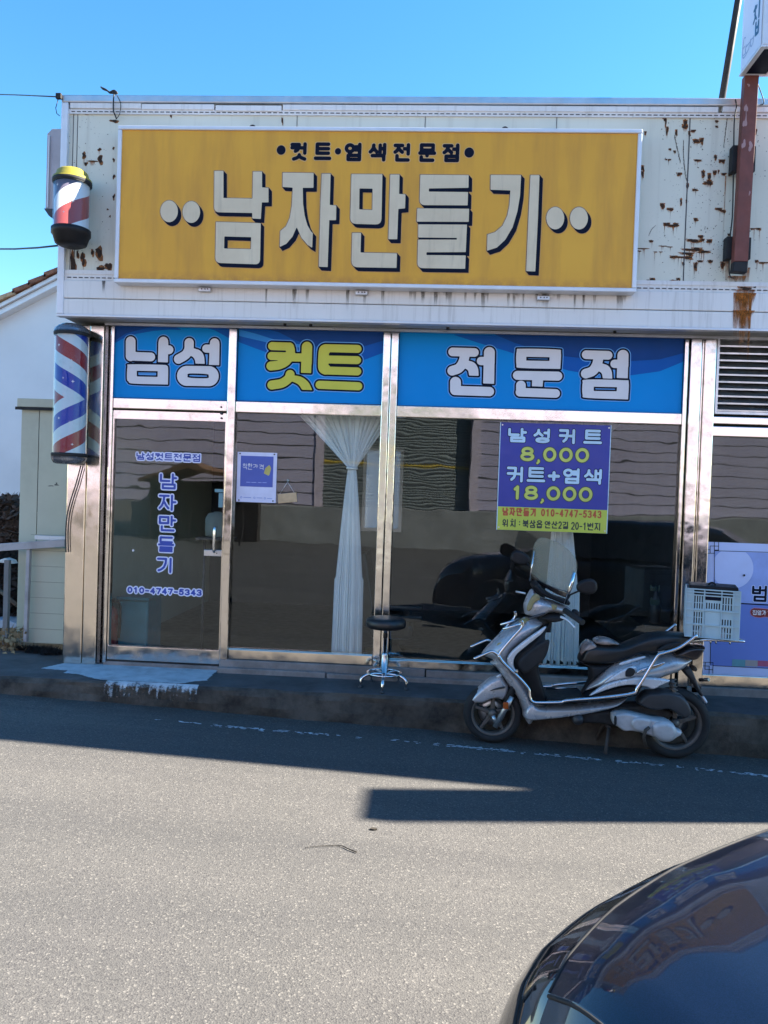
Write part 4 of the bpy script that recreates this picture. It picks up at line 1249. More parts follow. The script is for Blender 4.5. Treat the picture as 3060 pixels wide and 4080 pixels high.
# panel 2
t, bb = blue_sign('middle blue sign with yellow lettering above the curtained window', [(952.5, 1305), (1532.6, 1318), (943, 1595), (1521, 1612)], None, None)
f = Q(930, 1290, 2.676); ff = lambda P: [(x / 2.676 + 930, y / 2.676 + 1290) for x, y in P]
swoosh(t, 'dark_swoosh', ff([(40, 30), (40, 195), (200, 250), (420, 330), (700, 410), (900, 438), (1100, 430), (1400, 385), (1640, 310), (1640, 60), (600, 30)]), M['sign_mid'], YB - .0008, bb)
swoosh(t, 'light_swoosh', ff([(40, 60), (40, 130), (250, 175), (420, 215), (640, 250), (840, 262), (880, 250), (700, 220), (500, 190), (250, 110)]), M['sign_light'], YB - .0015, bb)
swoosh(t, 'deep_swoosh', ff([(320, 30), (480, 90), (640, 170), (800, 225), (950, 258), (1150, 262), (1400, 240), (1640, 180), (1640, 40)]), M['sign_deep'], YB - .0019, bb)
k = 1 / 2.676 / FPX * YF
s = Shape(); w = 86
s.stroke(w * k, f([(415, 240), (600, 246)])).stroke(96 * k, f(arc([(600, 250), (610, 290), (600, 350), (560, 405), (490, 440), (402, 452)], 6))).stroke(w * k, f([(408, 346), (640, 350)])).stroke(w * k, f([(600, 360), (740, 362)]))
s.stroke(112 * k, f([(786, 250), (782, 420)])).poly(f([(731, 250), (842, 250), (830, 528), (722, 524)]))
s.stroke(96 * k, f(arc([(606, 542), (590, 585), (520, 635), (412, 655)], 6))).poly(f(arc([(640, 550), (730, 570), (800, 625), (842, 708)], 5) + arc([(735, 705), (700, 655), (650, 625), (590, 610)], 4)))
s.stroke(84 * k, f([(985, 262), (1325, 270)])).stroke(84 * k, f([(985, 382), (1320, 390)])).stroke(84 * k, f([(985, 500), (1322, 510)])).stroke(112 * k, f(arc([(985, 276), (966, 300), (960, 460), (985, 488)], 4)))
s.stroke(86 * k, f([(920, 652), (1332, 668)]))
glyph_layers(t, s, M['print_lime'], .0135)
# panel 3
t, bb = blue_sign('long blue sign with three widely spaced white letters above the right window', [(1592, 1328), (2727, 1344), (1585, 1617), (2711, 1643)], None, None)
f = Q(1700, 1320, 1.595); ff = lambda P: [(x / 1.595 + 1700, y / 1.595 + 1320) for x, y in P]
swoosh(t, 'dark_swoosh', ff([(160, 20), (330, 75), (500, 125), (700, 190), (900, 250), (1100, 285), (1300, 280), (1480, 255), (1660, 195), (1660, 20)]), M['sign_mid'], YB - .0008, bb)
swoosh(t, 'deep_swoosh', ff([(430, 20), (560, 75), (720, 125), (880, 160), (1100, 185), (1300, 190), (1480, 180), (1660, 140), (1660, 20)]), M['sign_deep'], YB - .0016, bb)
k = 1 / 1.595 / FPX * YF
s = Shape()
def jeo(dx, dy, cut):
    s.stroke(54 * k, f([(165 + dx, 132 + dy), (303 + dx, 136 + dy)])).stroke(60 * k, f(arc([(245 + dx, 140 + dy), (232 + dx, 195 + dy), (205 + dx, 235 + dy), (162 + dx, 252 + dy)], 5)))
    s.poly(f(arc([(255 + dx, 185 + dy), (300 + dx, 200 + dy), (325 + dx, 235 + dy), (330 + dx, 284 + dy)], 5) + arc([(270 + dx, 282 + dy), (262 + dx, 250 + dy), (240 + dx, 236 + dy), (215 + dx, 230 + dy)], 4)))
    s.stroke(68 * k, f([(398 + dx, 136 + dy), (397 + dx, 200 + dy)])).poly(f([(364 + dx, 140 + dy), (432 + dx, 140 + dy), (428 + dx, cut + dy), (358 + dx, cut - 3 + dy)])).stroke(52 * k, f([(345 + dx, 190 + dy), (390 + dx, 191 + dy)]))
jeo(0, 0, 335)
s.stroke(68 * k, f([(183, 325), (183, 372)])).stroke(58 * k, f([(180, 377), (398, 384)]))
s.poly(loop(f([(572, 125), (600, 112), (825, 117), (852, 135), (848, 240), (600, 234), (570, 215)]), 4, (4,))).hole(f([(632, 163), (780, 166), (779, 190), (632, 187)]))
s.stroke(56 * k, f([(576, 281), (832, 286)])).poly(f([(670, 285), (740, 287), (736, 353), (668, 350)]))
s.stroke(60 * k, f([(598, 345), (598, 378)])).stroke(54 * k, f([(592, 388), (818, 396)]))
jeo(848, 18, 282)
s.poly(loop(f([(990, 330), (1015, 308), (1250, 312), (1282, 325), (1278, 434), (1020, 424), (990, 405)]), 4, (4,))).hole(f([(1060, 353), (1208, 356), (1206, 382), (1060, 380)]))
glyph_layers(t, s, M['print_white'])

# ---- price poster behind the right pane
YP = YF + .004
P = [at(*p, YP) for p in ((1993.6, 1680), (2438, 1697), (1977, 2107.5), (2417, 2129))]
x0, x1 = (P[0][0] + P[2][0]) / 2, (P[1][0] + P[3][0]) / 2; z0, z1 = (P[2][1] + P[3][1]) / 2, (P[0][1] + P[1][1]) / 2
po = thing('price_poster', 'blue and lime haircut price poster hung behind the right window', 'poster', ((x0 + x1) / 2, YP, z0))
zm = at(2200, 2025, YP)[1]
bm = B(); box(bm, x0, x1, YP, YP + .0025, z0, z1); obj('poster_sheet', bm, M['poster_blue'], po)
bm = B(); box(bm, x0 + .001, x1 - .001, YP - .0012, YP - .0002, z0 + .001, zm); obj('lime_band', bm, M['poster_lime'], po)
for a, b, c, d in ((x0, x0 + .006, z0, z1), (x1 - .006, x1, z0, z1)):
    bm = B(); box(bm, a, b, YP - .0020, YP - .0014, c, d); obj('poster_edge', bm, M['ptext_blue'], po)
bm = B()
for a in (x0 + .018, x1 - .018):
    for b in (z0 + .02, z1 - .02): tube(bm, [(a, YP - .004, b), (a, YP - .0022, b)], .006, 10)
obj('poster_eyelet', bm, M['alu_raw'], po)
def pp(cx, cy): return at(cx / 3.13 + 1950, cy / 3.13 + 1660, YP)
def line(s, txt, a, b, w, gap=0.06):
    A, D = pp(*a), pp(*b); text(s, txt, A[0], D[0], D[1], A[1], w, gap=gap)
s1, s2, s3, s4 = Shape(), Shape(), Shape(), Shape()
for ch, a, b in (('남', 228, 470), ('성', 545, 772), ('커', 862, 1085), ('트', 1168, 1410)): line(s1, ch, (a, 135 + (a - 228) * .025), (b, 325 + (a - 228) * .03), .021)
for ch, a, b in (('커', 212, 436), ('트', 462, 702), ('염', 914, 1140), ('색', 1175, 1412)): line(s1, ch, (a, 618 + (a - 212) * .03), (b, 822 + (a - 212) * .03), .021)
line(s1, '+', (725, 672), (882, 812), .024)
for ch, a, b in (('8', 385, 562), ('0', 668, 836), ('0', 868, 1040), ('0', 1070, 1244)): line(s2, ch, (a, 375 + (a - 385) * .02), (b, 558 + (a - 385) * .025), .023)
for ch, a, b in (('1', 290, 400), ('8', 432, 608), ('0', 710, 884), ('0', 912, 1086), ('0', 1112, 1286)): line(s2, ch, (a, 856 + (a - 290) * .025), (b, 1036 + (a - 290) * .035), .023)
for a, b in ((612, 545), (662, 1035)):
    p = pp(a, b); s2.stroke(.017, [p, (p[0] + .003, p[1] - .010), (p[0] - .008, p[1] - .022)])
line(s3, '남자만들기', (158, 1130), (588, 1248), .011, .12); line(s3, '010-4747-5343', (640, 1148), (1400, 1270), .011, .16)
line(s4, '위', (158, 1276), (236, 1376), .009); line(s4, '치', (258, 1276), (334, 1382), .009); line(s4, ':', (360, 1280), (392, 1376), .010)
line(s4, '북삼읍', (410, 1284), (664, 1394), .009, .1); line(s4, '안산2길', (684, 1298), (990, 1404), .009, .1); line(s4, '20-1번지', (1016, 1312), (1392, 1424), .009, .1)
for s, c, oc, g in ((s1, 'ptext_blue', 'navy', .005), (s2, 'ptext_lime', 'ptext_dark', .006), (s3, 'ptext_red', 'print_lime', .002), (s4, 'ptext_dark', 'print_lime', .001)):
    b = s.bounds()
    yy = YP - (.0014 if c in ('ptext_red', 'ptext_dark') else .0002)
    if g > .003: obj('price_text_outline', fill(lambda X, Z: s.field(X, Z, g), b, .004, YP - .0008, .01), M[oc], po)
    obj('price_text', fill(s.field, b, .0028 if c in ('ptext_red', 'ptext_dark') else .0035, YP - .0022), M[c], po)

# ---- door lettering (vinyl on the glass, part of the door)
YV = YF - .0005
def dv_(cx, cy): return at(cx / 3.457 + 480, cy / 3.457 + 1760, YF)
sd = Shape()
for i, ch in enumerate('남성컷트전문점'):
    a = 222 + i * 128.5; A, D = dv_(a, 145 + i * 4.0), dv_(a + 112, 250 + i * 5); text(sd, ch, A[0], D[0], D[1], A[1], .0094)
for ch, (a, b, c, d) in zip('남자만들기', ((545, 430, 778, 660), (530, 722, 768, 955), (530, 1012, 762, 1240), (520, 1300, 738, 1525), (505, 1590, 725, 1812))):
    A, D = dv_(a, b), dv_(c, d); text(sd, ch, A[0], D[0], D[1], A[1], .0178)
A, D = dv_(92, 1985), dv_(1125, 2128 - 10); text(sd, '010-4747-5343', A[0], D[0], D[1] - .004, A[1] - .006, .0125, gap=.14)
b = sd.bounds()
obj('vinyl_border', fill(lambda X, Z: sd.field(X, Z, .0095), b, .0045, YV, .015), M['door_white'], door)
obj('vinyl_lettering', fill(sd.field, b, .003, YV - .0012), M['door_blue'], door)

# ---- window paper poster and hanging wooden plate
def wp(cx, cy, y): return at(cx / 5.53 + 920, cy / 5.53 + 1780, y)
y = YF + .001
A, D = wp(148, 110, y), wp(985, 1240, y)
pp2 = thing('notice_poster', 'white framed notice with a violet blue square pinned in the curtained window', 'poster', ((A[0] + D[0]) / 2, y, D[1]))
bm = B(); box(bm, A[0], D[0], y, y + .006, D[1], A[1]); obj('poster_sheet', bm, M['poster_paper'], pp2)
a2, d2 = wp(222, 195, y), wp(920, 895, y)
bm = B(); box(bm, a2[0], d2[0], y - .001, y - .0001, d2[1], a2[1]); obj('poster_picture', bm, M['paper_blue'], pp2)
s = Shape()
for ch, q in zip('착한가격', ((262, 365, 360, 500), (372, 365, 475, 505), (490, 385, 600, 470), (625, 390, 725, 515))):
    a3, d3 = wp(q[0], q[1], y), wp(q[2], q[3], y); text(s, ch, a3[0], d3[0], d3[1], a3[1], .0042)
obj('poster_title', fill(s.field, s.bounds(), .0018, y - .0018), M['print_white'], pp2)
s = Shape().poly([wp(*q, y) for q in ((850, 400), (888, 480), (850, 620), (830, 640), (725, 585), (760, 470))])
obj('price_tag_print', fill(s.field, s.bounds(), .004, y - .0018), M['gold'], pp2)
s = Shape()
for q in ((340, 780, 430), (455, 785, 560), (600, 788, 670), (700, 790, 785)): s.stroke(.0032, [wp(q[0], q[1], y), wp(q[2], q[1] + 3, y)])
obj('small_print', fill(s.field, s.bounds(), .0018, y - .0018), M['lav'], pp2)
s = Shape()
for q in ((280, 1115, 440), (570, 1125, 690), (800, 1140, 905)): s.stroke(.0040, [wp(q[0], q[1], y), wp(q[2], q[1] + 5, y)])
for q in ((228, 1112), (518, 1124), (748, 1136)):
    c = wp(*q, y); s.stroke(.003, _el(c[0], c[1], .0065, .0065), True)
obj('footer_print', fill(s.field, s.bounds(), .0018, y - .0010), M['lav_blue'], pp2)
bm = B()
for q in ((205, 148), (960, 168), (178, 1175), (928, 1195)):
    c = wp(*q, y); tube(bm, [(c[0], y - .006, c[1]), (c[0], y - .0006, c[1])], .0058, 12)
obj('poster_pin', bm, M['dark_grey'], pp2)

hp = thing('wooden_plate', 'small blank wooden plate hanging on a string behind the glass', 'door plate', (wp(1245, 1250, y)[0], y, wp(1245, 1250, y)[1]))
a3, d3 = wp(1035, 1030, y), wp(1455, 1235, y)
bm = B(); prism_y(bm, [wp(*q, y) for q in ((1030, 1048), (1440, 1003), (1458, 1212), (1042, 1250))], y, y + .012, bev=.003); obj('plate', bm, M['wood'], hp)
c = wp(1252, 745, y); bm = B()
tube(bm, [(c[0], y - .004, c[1] - .012), (wp(1075, 1010, y)[0], y + .004, wp(1075, 1040, y)[1])], .0012, 6); tube(bm, [(c[0], y - .004, c[1] - .012), (wp(1395, 1000, y)[0], y + .004, wp(1395, 1010, y)[1])], .0012, 6)
obj('string', bm, M['alu'], hp)
bm = B(); lathe(bm, [(.002, y - .012), (.008, y - .010), (.011, y - .001), (.002, y)], c[0], 0, 16, axis='y', cz=c[1]); obj('suction_cup', bm, M['milky'], hp)

# ---- restaurant poster on the neighbour window
YQ = YF - .003
P = [at(*p, YQ) for p in ((2812, 2158), (3060, 2168), (2790, 2682), (3060, 2700))]
x0 = (P[0][0] + P[2][0]) / 2; z1 = (P[0][1] + P[1][1]) / 2; z0 = (P[2][1] + P[3][1]) / 2; x1 = 4.6
rp = thing('restaurant_poster', 'lavender and violet restaurant window sheet with oriental corner pattern beside the scooter', 'poster', ((x0 + x1) / 2, YQ, z0))
bm = B(); box(bm, x0, x1, YQ, YQ + .006, z0, z1); obj('poster_sheet', bm, M['lav'], rp)
q = lambda cx, cy: at(cx / 3.3516 + 2750, cy / 3.3516 + 2140, YQ)
ix0 = (q(322, 300)[0] + q(272, 1500)[0]) / 2; iz1 = q(600, 195)[1]; iz0 = q(700, 1735)[1]
bm = B(); box(bm, ix0, x1 - .08, YQ - .001, YQ - .0002, iz0, iz1); obj('poster_field', bm, M['lav_blue'], rp)
zl = q(850, 892)[1]
bm = B(); box(bm, ix0, x1 - .08, YQ - .0016, YQ - .0011, zl, iz1 - .0); obj('upper_field', bm, M['lav_pale'], rp)
s = Shape(); c = q(600, 400); s.ell(c[0] - .02, c[1] - .01, .155, .155); V, F = fill(s.field, s.bounds(), .008, YQ - .0022)
V = [(max(x, ix0), y_, min(z, iz1 - .001)) for x, y_, z in V]; obj('pale_disc_print', (V, F), M['lav'], rp)
s = Shape(); lw = .0042
fr = lambda pts: [q(*p) for p in pts]
s.stroke(lw, fr([(330, 182), (1039, 202)])).stroke(lw, fr([(322, 62), (322, 640)])).stroke(lw, fr([(272, 1340), (266, 1700)])).stroke(lw, fr([(300, 1715), (1039, 1752)]))
s.stroke(lw, fr([(205, 215), (322, 215)])).stroke(lw, fr([(205, 168), (265, 168), (265, 215)])).stroke(lw, fr([(265, 168), (265, 118), (378, 120)])).stroke(lw, fr([(378, 66), (378, 182)])).stroke(lw, fr([(378, 172), (322, 172)]))
s.stroke(lw, fr([(140, 1668), (304, 1674), (300, 1820)])).stroke(lw, fr([(200, 1670), (196, 1765), (300, 1770)])).stroke(lw, fr([(135, 1716), (255, 1722), (250, 1822)]))
s.stroke(.009, fr([(655, 885), (1039, 905), (1500, 930)]))
obj('line_print', fill(s.field, s.bounds(), .0022, YQ - .0028), M['navy'], rp)
s = Shape(); A, D = q(825, 640), q(1030, 868); text(s, '범', A[0], D[0], D[1], A[1], .017); A, D = q(1062, 650), q(1262, 880); text(s, '일', A[0], D[0], D[1], A[1], .017)
obj('name_outline', fill(lambda X, Z: s.field(X, Z, .006), s.bounds(), .004, YQ - .0034, .01), M['lav'], rp)
obj('name_print', fill(s.field, s.bounds(), .0035, YQ - .0042), M['navy'], rp)
s = Shape().poly(fr([(800, 1000), (815, 965), (850, 948), (960, 955), (1050, 965), (1400, 980), (1400, 1095), (1050, 1068), (990, 1060), (930, 1072), (860, 1062), (815, 1040)]))
obj('red_patch_outline', fill(lambda X, Z: s.field(X, Z, .004), s.bounds(), .004, YQ - .0034, .01), plain('pink_print', (.55, .25, .38), .4), rp)
obj('red_patch_print', fill(s.field, s.bounds(), .004, YQ - .0042), plain('brick_red_print', (.20, .018, .02), .4), rp)
s = Shape(); A, D = q(830, 972), q(1010, 1045); text(s, '집앞가', A[0], D[0], D[1], A[1], .0055); A, D = q(1030, 985), q(1200, 1060); text(s, '까이', A[0], D[0], D[1], A[1], .0055)
obj('small_name_print', fill(s.field, s.bounds(), .002, YQ - .005), M['print_white'], rp)
for c0, c1, m in ((560, 735, plain('mint_print', (.10, .30, .36), .5)), (735, 900, plain('sand_print', (.34, .32, .32), .5)), (900, 1080, plain('coral_print', (.42, .09, .19), .5))):
    a3, d3 = q(c0, 1630 + (c0 - 560) * .05), q(c1, 1730); bm = B(); box(bm, a3[0], d3[0] - .001, YQ - .0030, YQ - .0022, d3[1], a3[1]); obj('colour_print', bm, m, rp)
c = q(713, 508); bm = B(); tube(bm, [(c[0], YQ - .012, c[1]), (c[0], YQ - .0024, c[1])], .0085, 14); obj('suction_peg', bm, M['chrome'], rp)

# ---- blade sign on its red post, with brace
xa, zb_ = at(2946, 304, 5.62)
bl = thing('blade_sign', 'white blade sign box with blue lettering on a red post at the roof edge', 'sign', (xa + .09, 5.4, zb_))
yb0, yb1, tx = 5.255, 5.62, .20
zt_ = zb_ + 2.1
bm = B(); box(bm, xa, xa + .004, yb0 + .02, yb1 - .02, zb_ + .02, zt_); obj('sign_face', bm, M['white_face'], bl)
bm = B(); box(bm, xa + .006, xa + tx, yb0, yb1, zb_ + .012, zt_ + .01, .004)
obj('sign_box', bm, M['alu'], bl)
bm = B()
for a, b, c, d in ((xa - .004, xa + .03, yb0, yb1), (xa + tx - .03, xa + tx, yb0, yb1), (xa + .031, xa + tx - .031, yb0, yb0 + .03), (xa + .031, xa + tx - .031, yb1 - .03, yb1)): box(bm, a, b, c, d, zb_ - .004, zb_ + .011, .002)
obj('bottom_frame', bm, M['alu'], bl)
bm = B(); box(bm, xa + .031, xa + tx - .031, yb0 + .031, yb1 - .031, zb_ + .001, zb_ + .010); obj('bottom_plate', bm, M['navy'], bl)
def blp(cx, cy):   # pixel -> (y,z) on the left face x=xa
    r = RM @ np.array([(cx / 4.608 + 2700 - PX0) / FPX, 1.0, -(cy / 4.608 - PY0) / FPX]); s_ = xa / r[0]
    return float(r[1] * s_), float(r[2] * s_ + CAMZ)
s = Shape(); mm = lambda P: [(-a, b) for a, b in (blp(*p) for p in P)]
s.stroke(.020, mm([(1430, 120), (1425, 330), (1395, 430)])).stroke(.022, mm([(1408, 200), (1452, 130)])).stroke(.016, mm([(1418, 260), (1448, 345)])).stroke(.022, mm([(1512, -60), (1493, 300)])).stroke(.022, mm([(1440, 430), (1430, 640), (1478, 590), (1488, 380)])).stroke(.018, mm([(1436, 520), (1482, 480)]))
s.stroke(.022, mm([(1408, 200), (1455, 110)]))
V, F = fill(s.field, s.bounds(), .004, 0); V = [(xa - .0012, -x, z) for x, _, z in V]; obj('sign_lettering', (V, F), plain('sign_teal_blue', (.02, .10, .20), .4), bl)
s = Shape()
for P_ in ([(1250, 690), (1220, 720), (1195, 900), (1192, 1000), (1205, 1070), (1250, 1020), (1262, 1000)], [(1198, 900), (1235, 850)], [(1210, 1020), (1245, 985)], [(1262, 820), (1245, 900), (1262, 980), (1305, 900), (1318, 830)], [(1262, 860), (1330, 770)], [(1340, 720), (1335, 800), (1350, 855), (1385, 780), (1395, 660)], [(1340, 735), (1392, 690)]): s.stroke(.007, mm(arc(P_, 4)))
V, F = fill(s.field, s.bounds(), .0025, 0); V = [(xa - .0012, -x, z) for x, _, z in V]; obj('line_drawing', (V, F), plain('faded_blue_line', (.22, .32, .52), .4), bl)
# post, cleats
pl = [at(2962, 330, 5.63), at(3016, 330, 5.63), at(2970, 1090, 5.63), at(2914, 1090, 5.63)]
post = obj('sign_post', (lambda b_: (prism_y(b_, [at(2962, 308, 5.63), at(3018, 308, 5.63), at(2974, 1046, 5.63), at(2918, 1046, 5.63)], 5.60, 5.66, bev=.004), b_)[-1])(B()), M['redpost'], bl)
bm = B(); prism_y(bm, [at(2918, 1047, 5.63), at(2974, 1047, 5.63), at(2970, 1090, 5.63), at(2914, 1086, 5.63)], 5.598, 5.662, bev=.004); obj('burnt_foot', bm, M['matt_black'], bl)
for (a, b) in ((572, 680), (936, 1030)):
    bm = B()
    for off in (0, 1):
        c0 = at((2922 if a < 700 else 2898) + off * (66 if a < 700 else 70), a + 4 + off * 4, 5.66); c1 = at((2914 if a < 700 else 2890) + 30 + off * (66 if a < 700 else 72), b + off * 2, 5.66)
        box(bm, c0[0], c1[0], 5.665, 5.735, c1[1], c0[1], .004)
    obj('wall_cleat', bm, M['matt_black'], bl)
V, F = [], []
for px_, py_, rx, rz in ((2972, 432, 6, 16), (2968, 490, 7, 18), (2972, 460, 2.5, 20), (2963, 575, 7, 17), (2990, 582, 9, 15), (2986, 770, 3, 8), (2982, 340, 5, 5)):
    x, z = at(px_, py_, 5.60); blob(V, F, x, z, rx / FPX * 5.6, rz / FPX * 5.6, 5.5975 - random.uniform(0, .0008), 14)
obj('paint_patch', (V, F), M['pinkpatch'], post)
bm = B()
x1_, z1_ = at(2860, 402, 6.25); x2_, z2_ = at(2952, -60, 5.9)
tube(bm, [(x1_, 6.25, z1_ - .25), (x2_, 5.9, z2_)], .027, 4); obj('brace', bm, M['matt_black'], bl)
bm = B()
tube(bm, [(at(2930, 400, 5.59)[0], 5.59, at(2930, 400, 5.6)[1])] + [(at(a, b, 5.70)[0], 5.70, at(a, b, 5.7)[1]) for a, b in arc([(2935, 420), (2926, 480), (2924, 560), (2922, 700), (2918, 860), (2908, 960), (2906, 1090), (2926, 1110)], 4)], .005, 6)
tube(bm, [(at(a, b, 5.72)[0], 5.72, at(a, b, 5.72)[1]) for a, b in arc([(3012, 312), (3020, 335), (3042, 398), (3040, 415), (3030, 418)], 4)], .004, 6)
obj('sign_cable', bm, M['cable'], bl)
# mostly unseen second blade sign further along the row: throws the long shadow on the road
b2 = thing('blade_sign', 'tall blade sign on the shop row beyond the right edge of the frame', 'sign', (6.03, 5.4, 2.62))
bm = B(); box(bm, 5.98, 6.16, 5.20, 5.625, 2.62, 4.95, .01); obj('sign_box', bm, M['white_face'], b2)
bm = B(); box(bm, 6.04, 6.10, 5.63, 5.74, 2.7, 2.76); box(bm, 6.04, 6.10, 5.63, 5.74, 3.3, 3.36); obj('wall_arm', bm, M['matt_black'], b2)

# ---- light box on the left flank of the building
a0, a1 = at(188, 512, 6.0), at(236, 858, 6.0)
lb = thing('side_lightbox', 'narrow weathered lightbox on the left corner of the building behind the upper barber pole', 'sign', (-3.0, 6.2, a1[1]))
xl, xr = a0[0], X0 - .006
bm = B(); prism_y(bm, [(xl, a1[1] + .05), (xl + .04, a1[1]), (xr, a1[1]), (xr, a0[1]), (xl + .04, a0[1]), (xl, a0[1] - .04)], 6.0, 6.9, bev=.006); obj('box_body', bm, plain('lightbox_grey', (.40, .38, .41), .5, dirt=(.2, .19, .2), dirt_amt=.5), lb)
bm = B(); prism_y(bm, [(xl - .006, a1[1] + .05), (xl + .036, a1[1] - .008), (xr - .05, a1[1] - .008), (xr - .05, a1[1] + .045)], 5.99, 6.91); obj('corner_cap', bm, M['dark_grey'], lb)
bm = B(); box(bm, xl + .02, xl + .028, 5.985, 5.998, a1[1] + .06, a0[1] - .06); box(bm, xr - .035, xr - .027, 5.985, 5.998, a1[1] + .06, a0[1] - .06); obj('edge_strip', bm, M['alu'], lb)
# ================================================================== BARBER POLES
def star(V, F, cx, cz, r, ycen, R, xc):
    o = len(V)
    for k in range(8):
        a = math.pi / 4 * k + math.pi / 2; q = r if k % 2 == 0 else r * .28
        x = cx + q * math.cos(a); z = cz + q * 1.1 * math.sin(a)
        dx = max(-.99, min(.99, (x - xc) / R))
        V.append((x, ycen - R * math.sqrt(1 - dx * dx) - .0012, z))
    F.append(tuple(range(o, o + 8)))

# lower pole
YC = 5.83
xl, xr = at(217, 1560, YC)[0], at(347, 1560, YC)[0]
pcx, R2 = (xl + xr) / 2, (xr - xl) / 2 * .97
zt, zg1, zg0, zb2 = at(282, 1290, YC)[1], at(282, 1338, YC)[1], at(280, 1808, YC)[1], at(278, 1850, YC)[1]
p2_ = thing('barber_pole', 'tall lower barber pole with chrome dome and mirrored red white and blue stripes', 'barber pole', (pcx, YC, zb2), 'barber poles at the shop corner')
POLE2_MID = at(280, 1590, YC)[1] - zb2
POLE2_K = 165 / 1.58 / FPX * YC
bm = B(); lathe(bm, [(R2 * .93, zg0), (R2 * .93, zg1)], pcx, YC, 48); ob_ = obj('striped_cylinder', bm, M['black'], p2_, smooth=False)
ob_.data.materials[0] = m_pole_lower()
V, F = [], []
for dx, dz in ((-.45, .8), (-.3, .45), (.45, .55), (.55, .2), (.0, -.02), (-.3, -.42), (.45, -.48), (-.2, -.75), (.6, -.85), (.3, .85), (-.05, .25), (.1, -.25)):
    star(V, F, pcx + dx * R2 * .9, (zg0 + zg1) / 2 + dz * (zg1 - zg0) / 2, random.uniform(.008, .014), YC, R2 * .93, pcx)
obj('star_print', (V, F), M['print_white'], p2_)
bm = B(); lathe(bm, [(R2 * 1.0, zg0 + .002), (R2 * 1.0, zg1 - .002)], pcx, YC, 48, cap=False)
obj('clear_sleeve', bm, m_glass('clear_acrylic', (.98, .98, .98), .55, .0), p2_)
bm = B(); lathe(bm, [(R2 * 1.03, zg1 - .004), (R2 * 1.06, zg1 + .002), (R2 * 1.06, zg1 + .020), (R2 * 1.0, zg1 + .024)], pcx, YC, 40); obj('collar_ring', bm, M['matt_black'], p2_); bm = B(); lathe(bm, [(R2 * 1.0, zg0 - .024), (R2 * 1.05, zg0 - .02), (R2 * 1.05, zg0 - .002), (R2 * 1.02, zg0 + .004)], pcx, YC, 40)
obj('collar_ring', bm, M['matt_black'], p2_)
bm = B(); lathe(bm, [(R2 * 1.04, zg1 + .021), (R2 * 1.04, zg1 + .036), (R2 * .98, zg1 + .05), (R2 * .86, zt - .028), (R2 * .6, zt - .008), (R2 * .25, zt), (.003, zt + .001)], pcx, YC, 40); obj('dome_cap', bm, M['cap_grey'], p2_)
bm = B(); lathe(bm, [(R2 * 1.04, zg0 - .024), (R2 * 1.03, zg0 - .042), (R2 * .9, zb2 + .008), (R2 * .7, zb2), (.004, zb2)], pcx, YC, 40); obj('base_cap', bm, M['cap_grey'], p2_)
bm = B(); box(bm, pcx - .02, pcx + R2 * .9, YC + .02, 5.968, zg0 - .06, zg0 - .02, .003); obj('wall_bracket', bm, M['matt_black'], p2_); bm = B(); box(bm, pcx - .02, pcx + R2 * .9, YC + .02, 5.968, zg1 + .02, zg1 + .06, .003); obj('wall_bracket', bm, M['matt_black'], p2_)

# upper pole
YC = 5.58
xl, xr = at(215, 820, YC)[0], at(357, 820, YC)[0]
pcx, R1 = (xl + xr) / 2, (xr - xl) / 2 * .97
zt, zy, zg1, zg0, zb1 = at(286, 680, YC)[1], at(286, 722, YC)[1], at(286, 735, YC)[1], at(286, 918, YC)[1], at(286, 984, YC)[1]
p1_ = thing('barber_pole', 'short upper barber pole with yellow cap on the rusty fascia', 'barber pole', (pcx, YC, zb1), 'barber poles at the shop corner')
POLE1_K = .60; POLE1_P = .07
bm = B(); lathe(bm, [(R1 * .92, zg0), (R1 * .92, zg1)], pcx, YC, 48); ob_ = obj('striped_cylinder', bm, M['black'], p1_); ob_.data.materials[0] = m_pole_upper()
V, F = [], []
for dx, dz in ((0, .35), (0, -.45), (-.5, .75), (.5, .05), (-.6, -.2)): star(V, F, pcx + dx * R1 * .9, (zg0 + zg1) / 2 + dz * (zg1 - zg0) / 2, random.uniform(.009, .013), YC, R1 * .92, pcx)
obj('star_print', (V, F), M['print_white'], p1_)
bm = B(); lathe(bm, [(R1 * .98, zg0 + .002), (R1 * .98, zg1 - .002)], pcx, YC, 48, cap=False); obj('clear_sleeve', bm, m_glass('clear_acrylic_upper', (.97, .97, .97), .6, .0), p1_)
bm = B(); lathe(bm, [(R1 * 1.0, zg1 - .006), (R1 * 1.06, zg1), (R1 * 1.06, zy - .002)], pcx, YC, 40); obj('collar_ring', bm, M['matt_black'], p1_)
bm = B(); lathe(bm, [(R1 * 1.05, zy - .003), (R1 * 1.05, zy + .010), (R1 * .9, zy + .025), (R1 * .84, zt - .02), (R1 * .7, zt - .004), (.004, zt)], pcx, YC, 40); obj('dome_cap', bm, M['yellow_cap'], p1_)
bm = B(); lathe(bm, [(R1 * 1.0, zg0 + .008), (R1 * 1.06, zg0 + .004), (R1 * 1.06, zg0 - .035), (R1 * .98, zg0 - .045), (R1 * .85, zb1 + .02), (R1 * .6, zb1 + .004), (.004, zb1)], pcx, YC, 40); obj('base_cap', bm, M['black'], p1_)
bm = B(); box(bm, pcx - .03, pcx + .03, YC + .05, YS + .019, zg0 - .03, zg0 + .0, .003); obj('wall_bracket', bm, M['matt_black'], p1_); bm = B(); box(bm, pcx - .03, pcx + .03, YC + .05, YS + .019, zy, zy + .02, .003); obj('wall_bracket', bm, M['matt_black'], p1_)

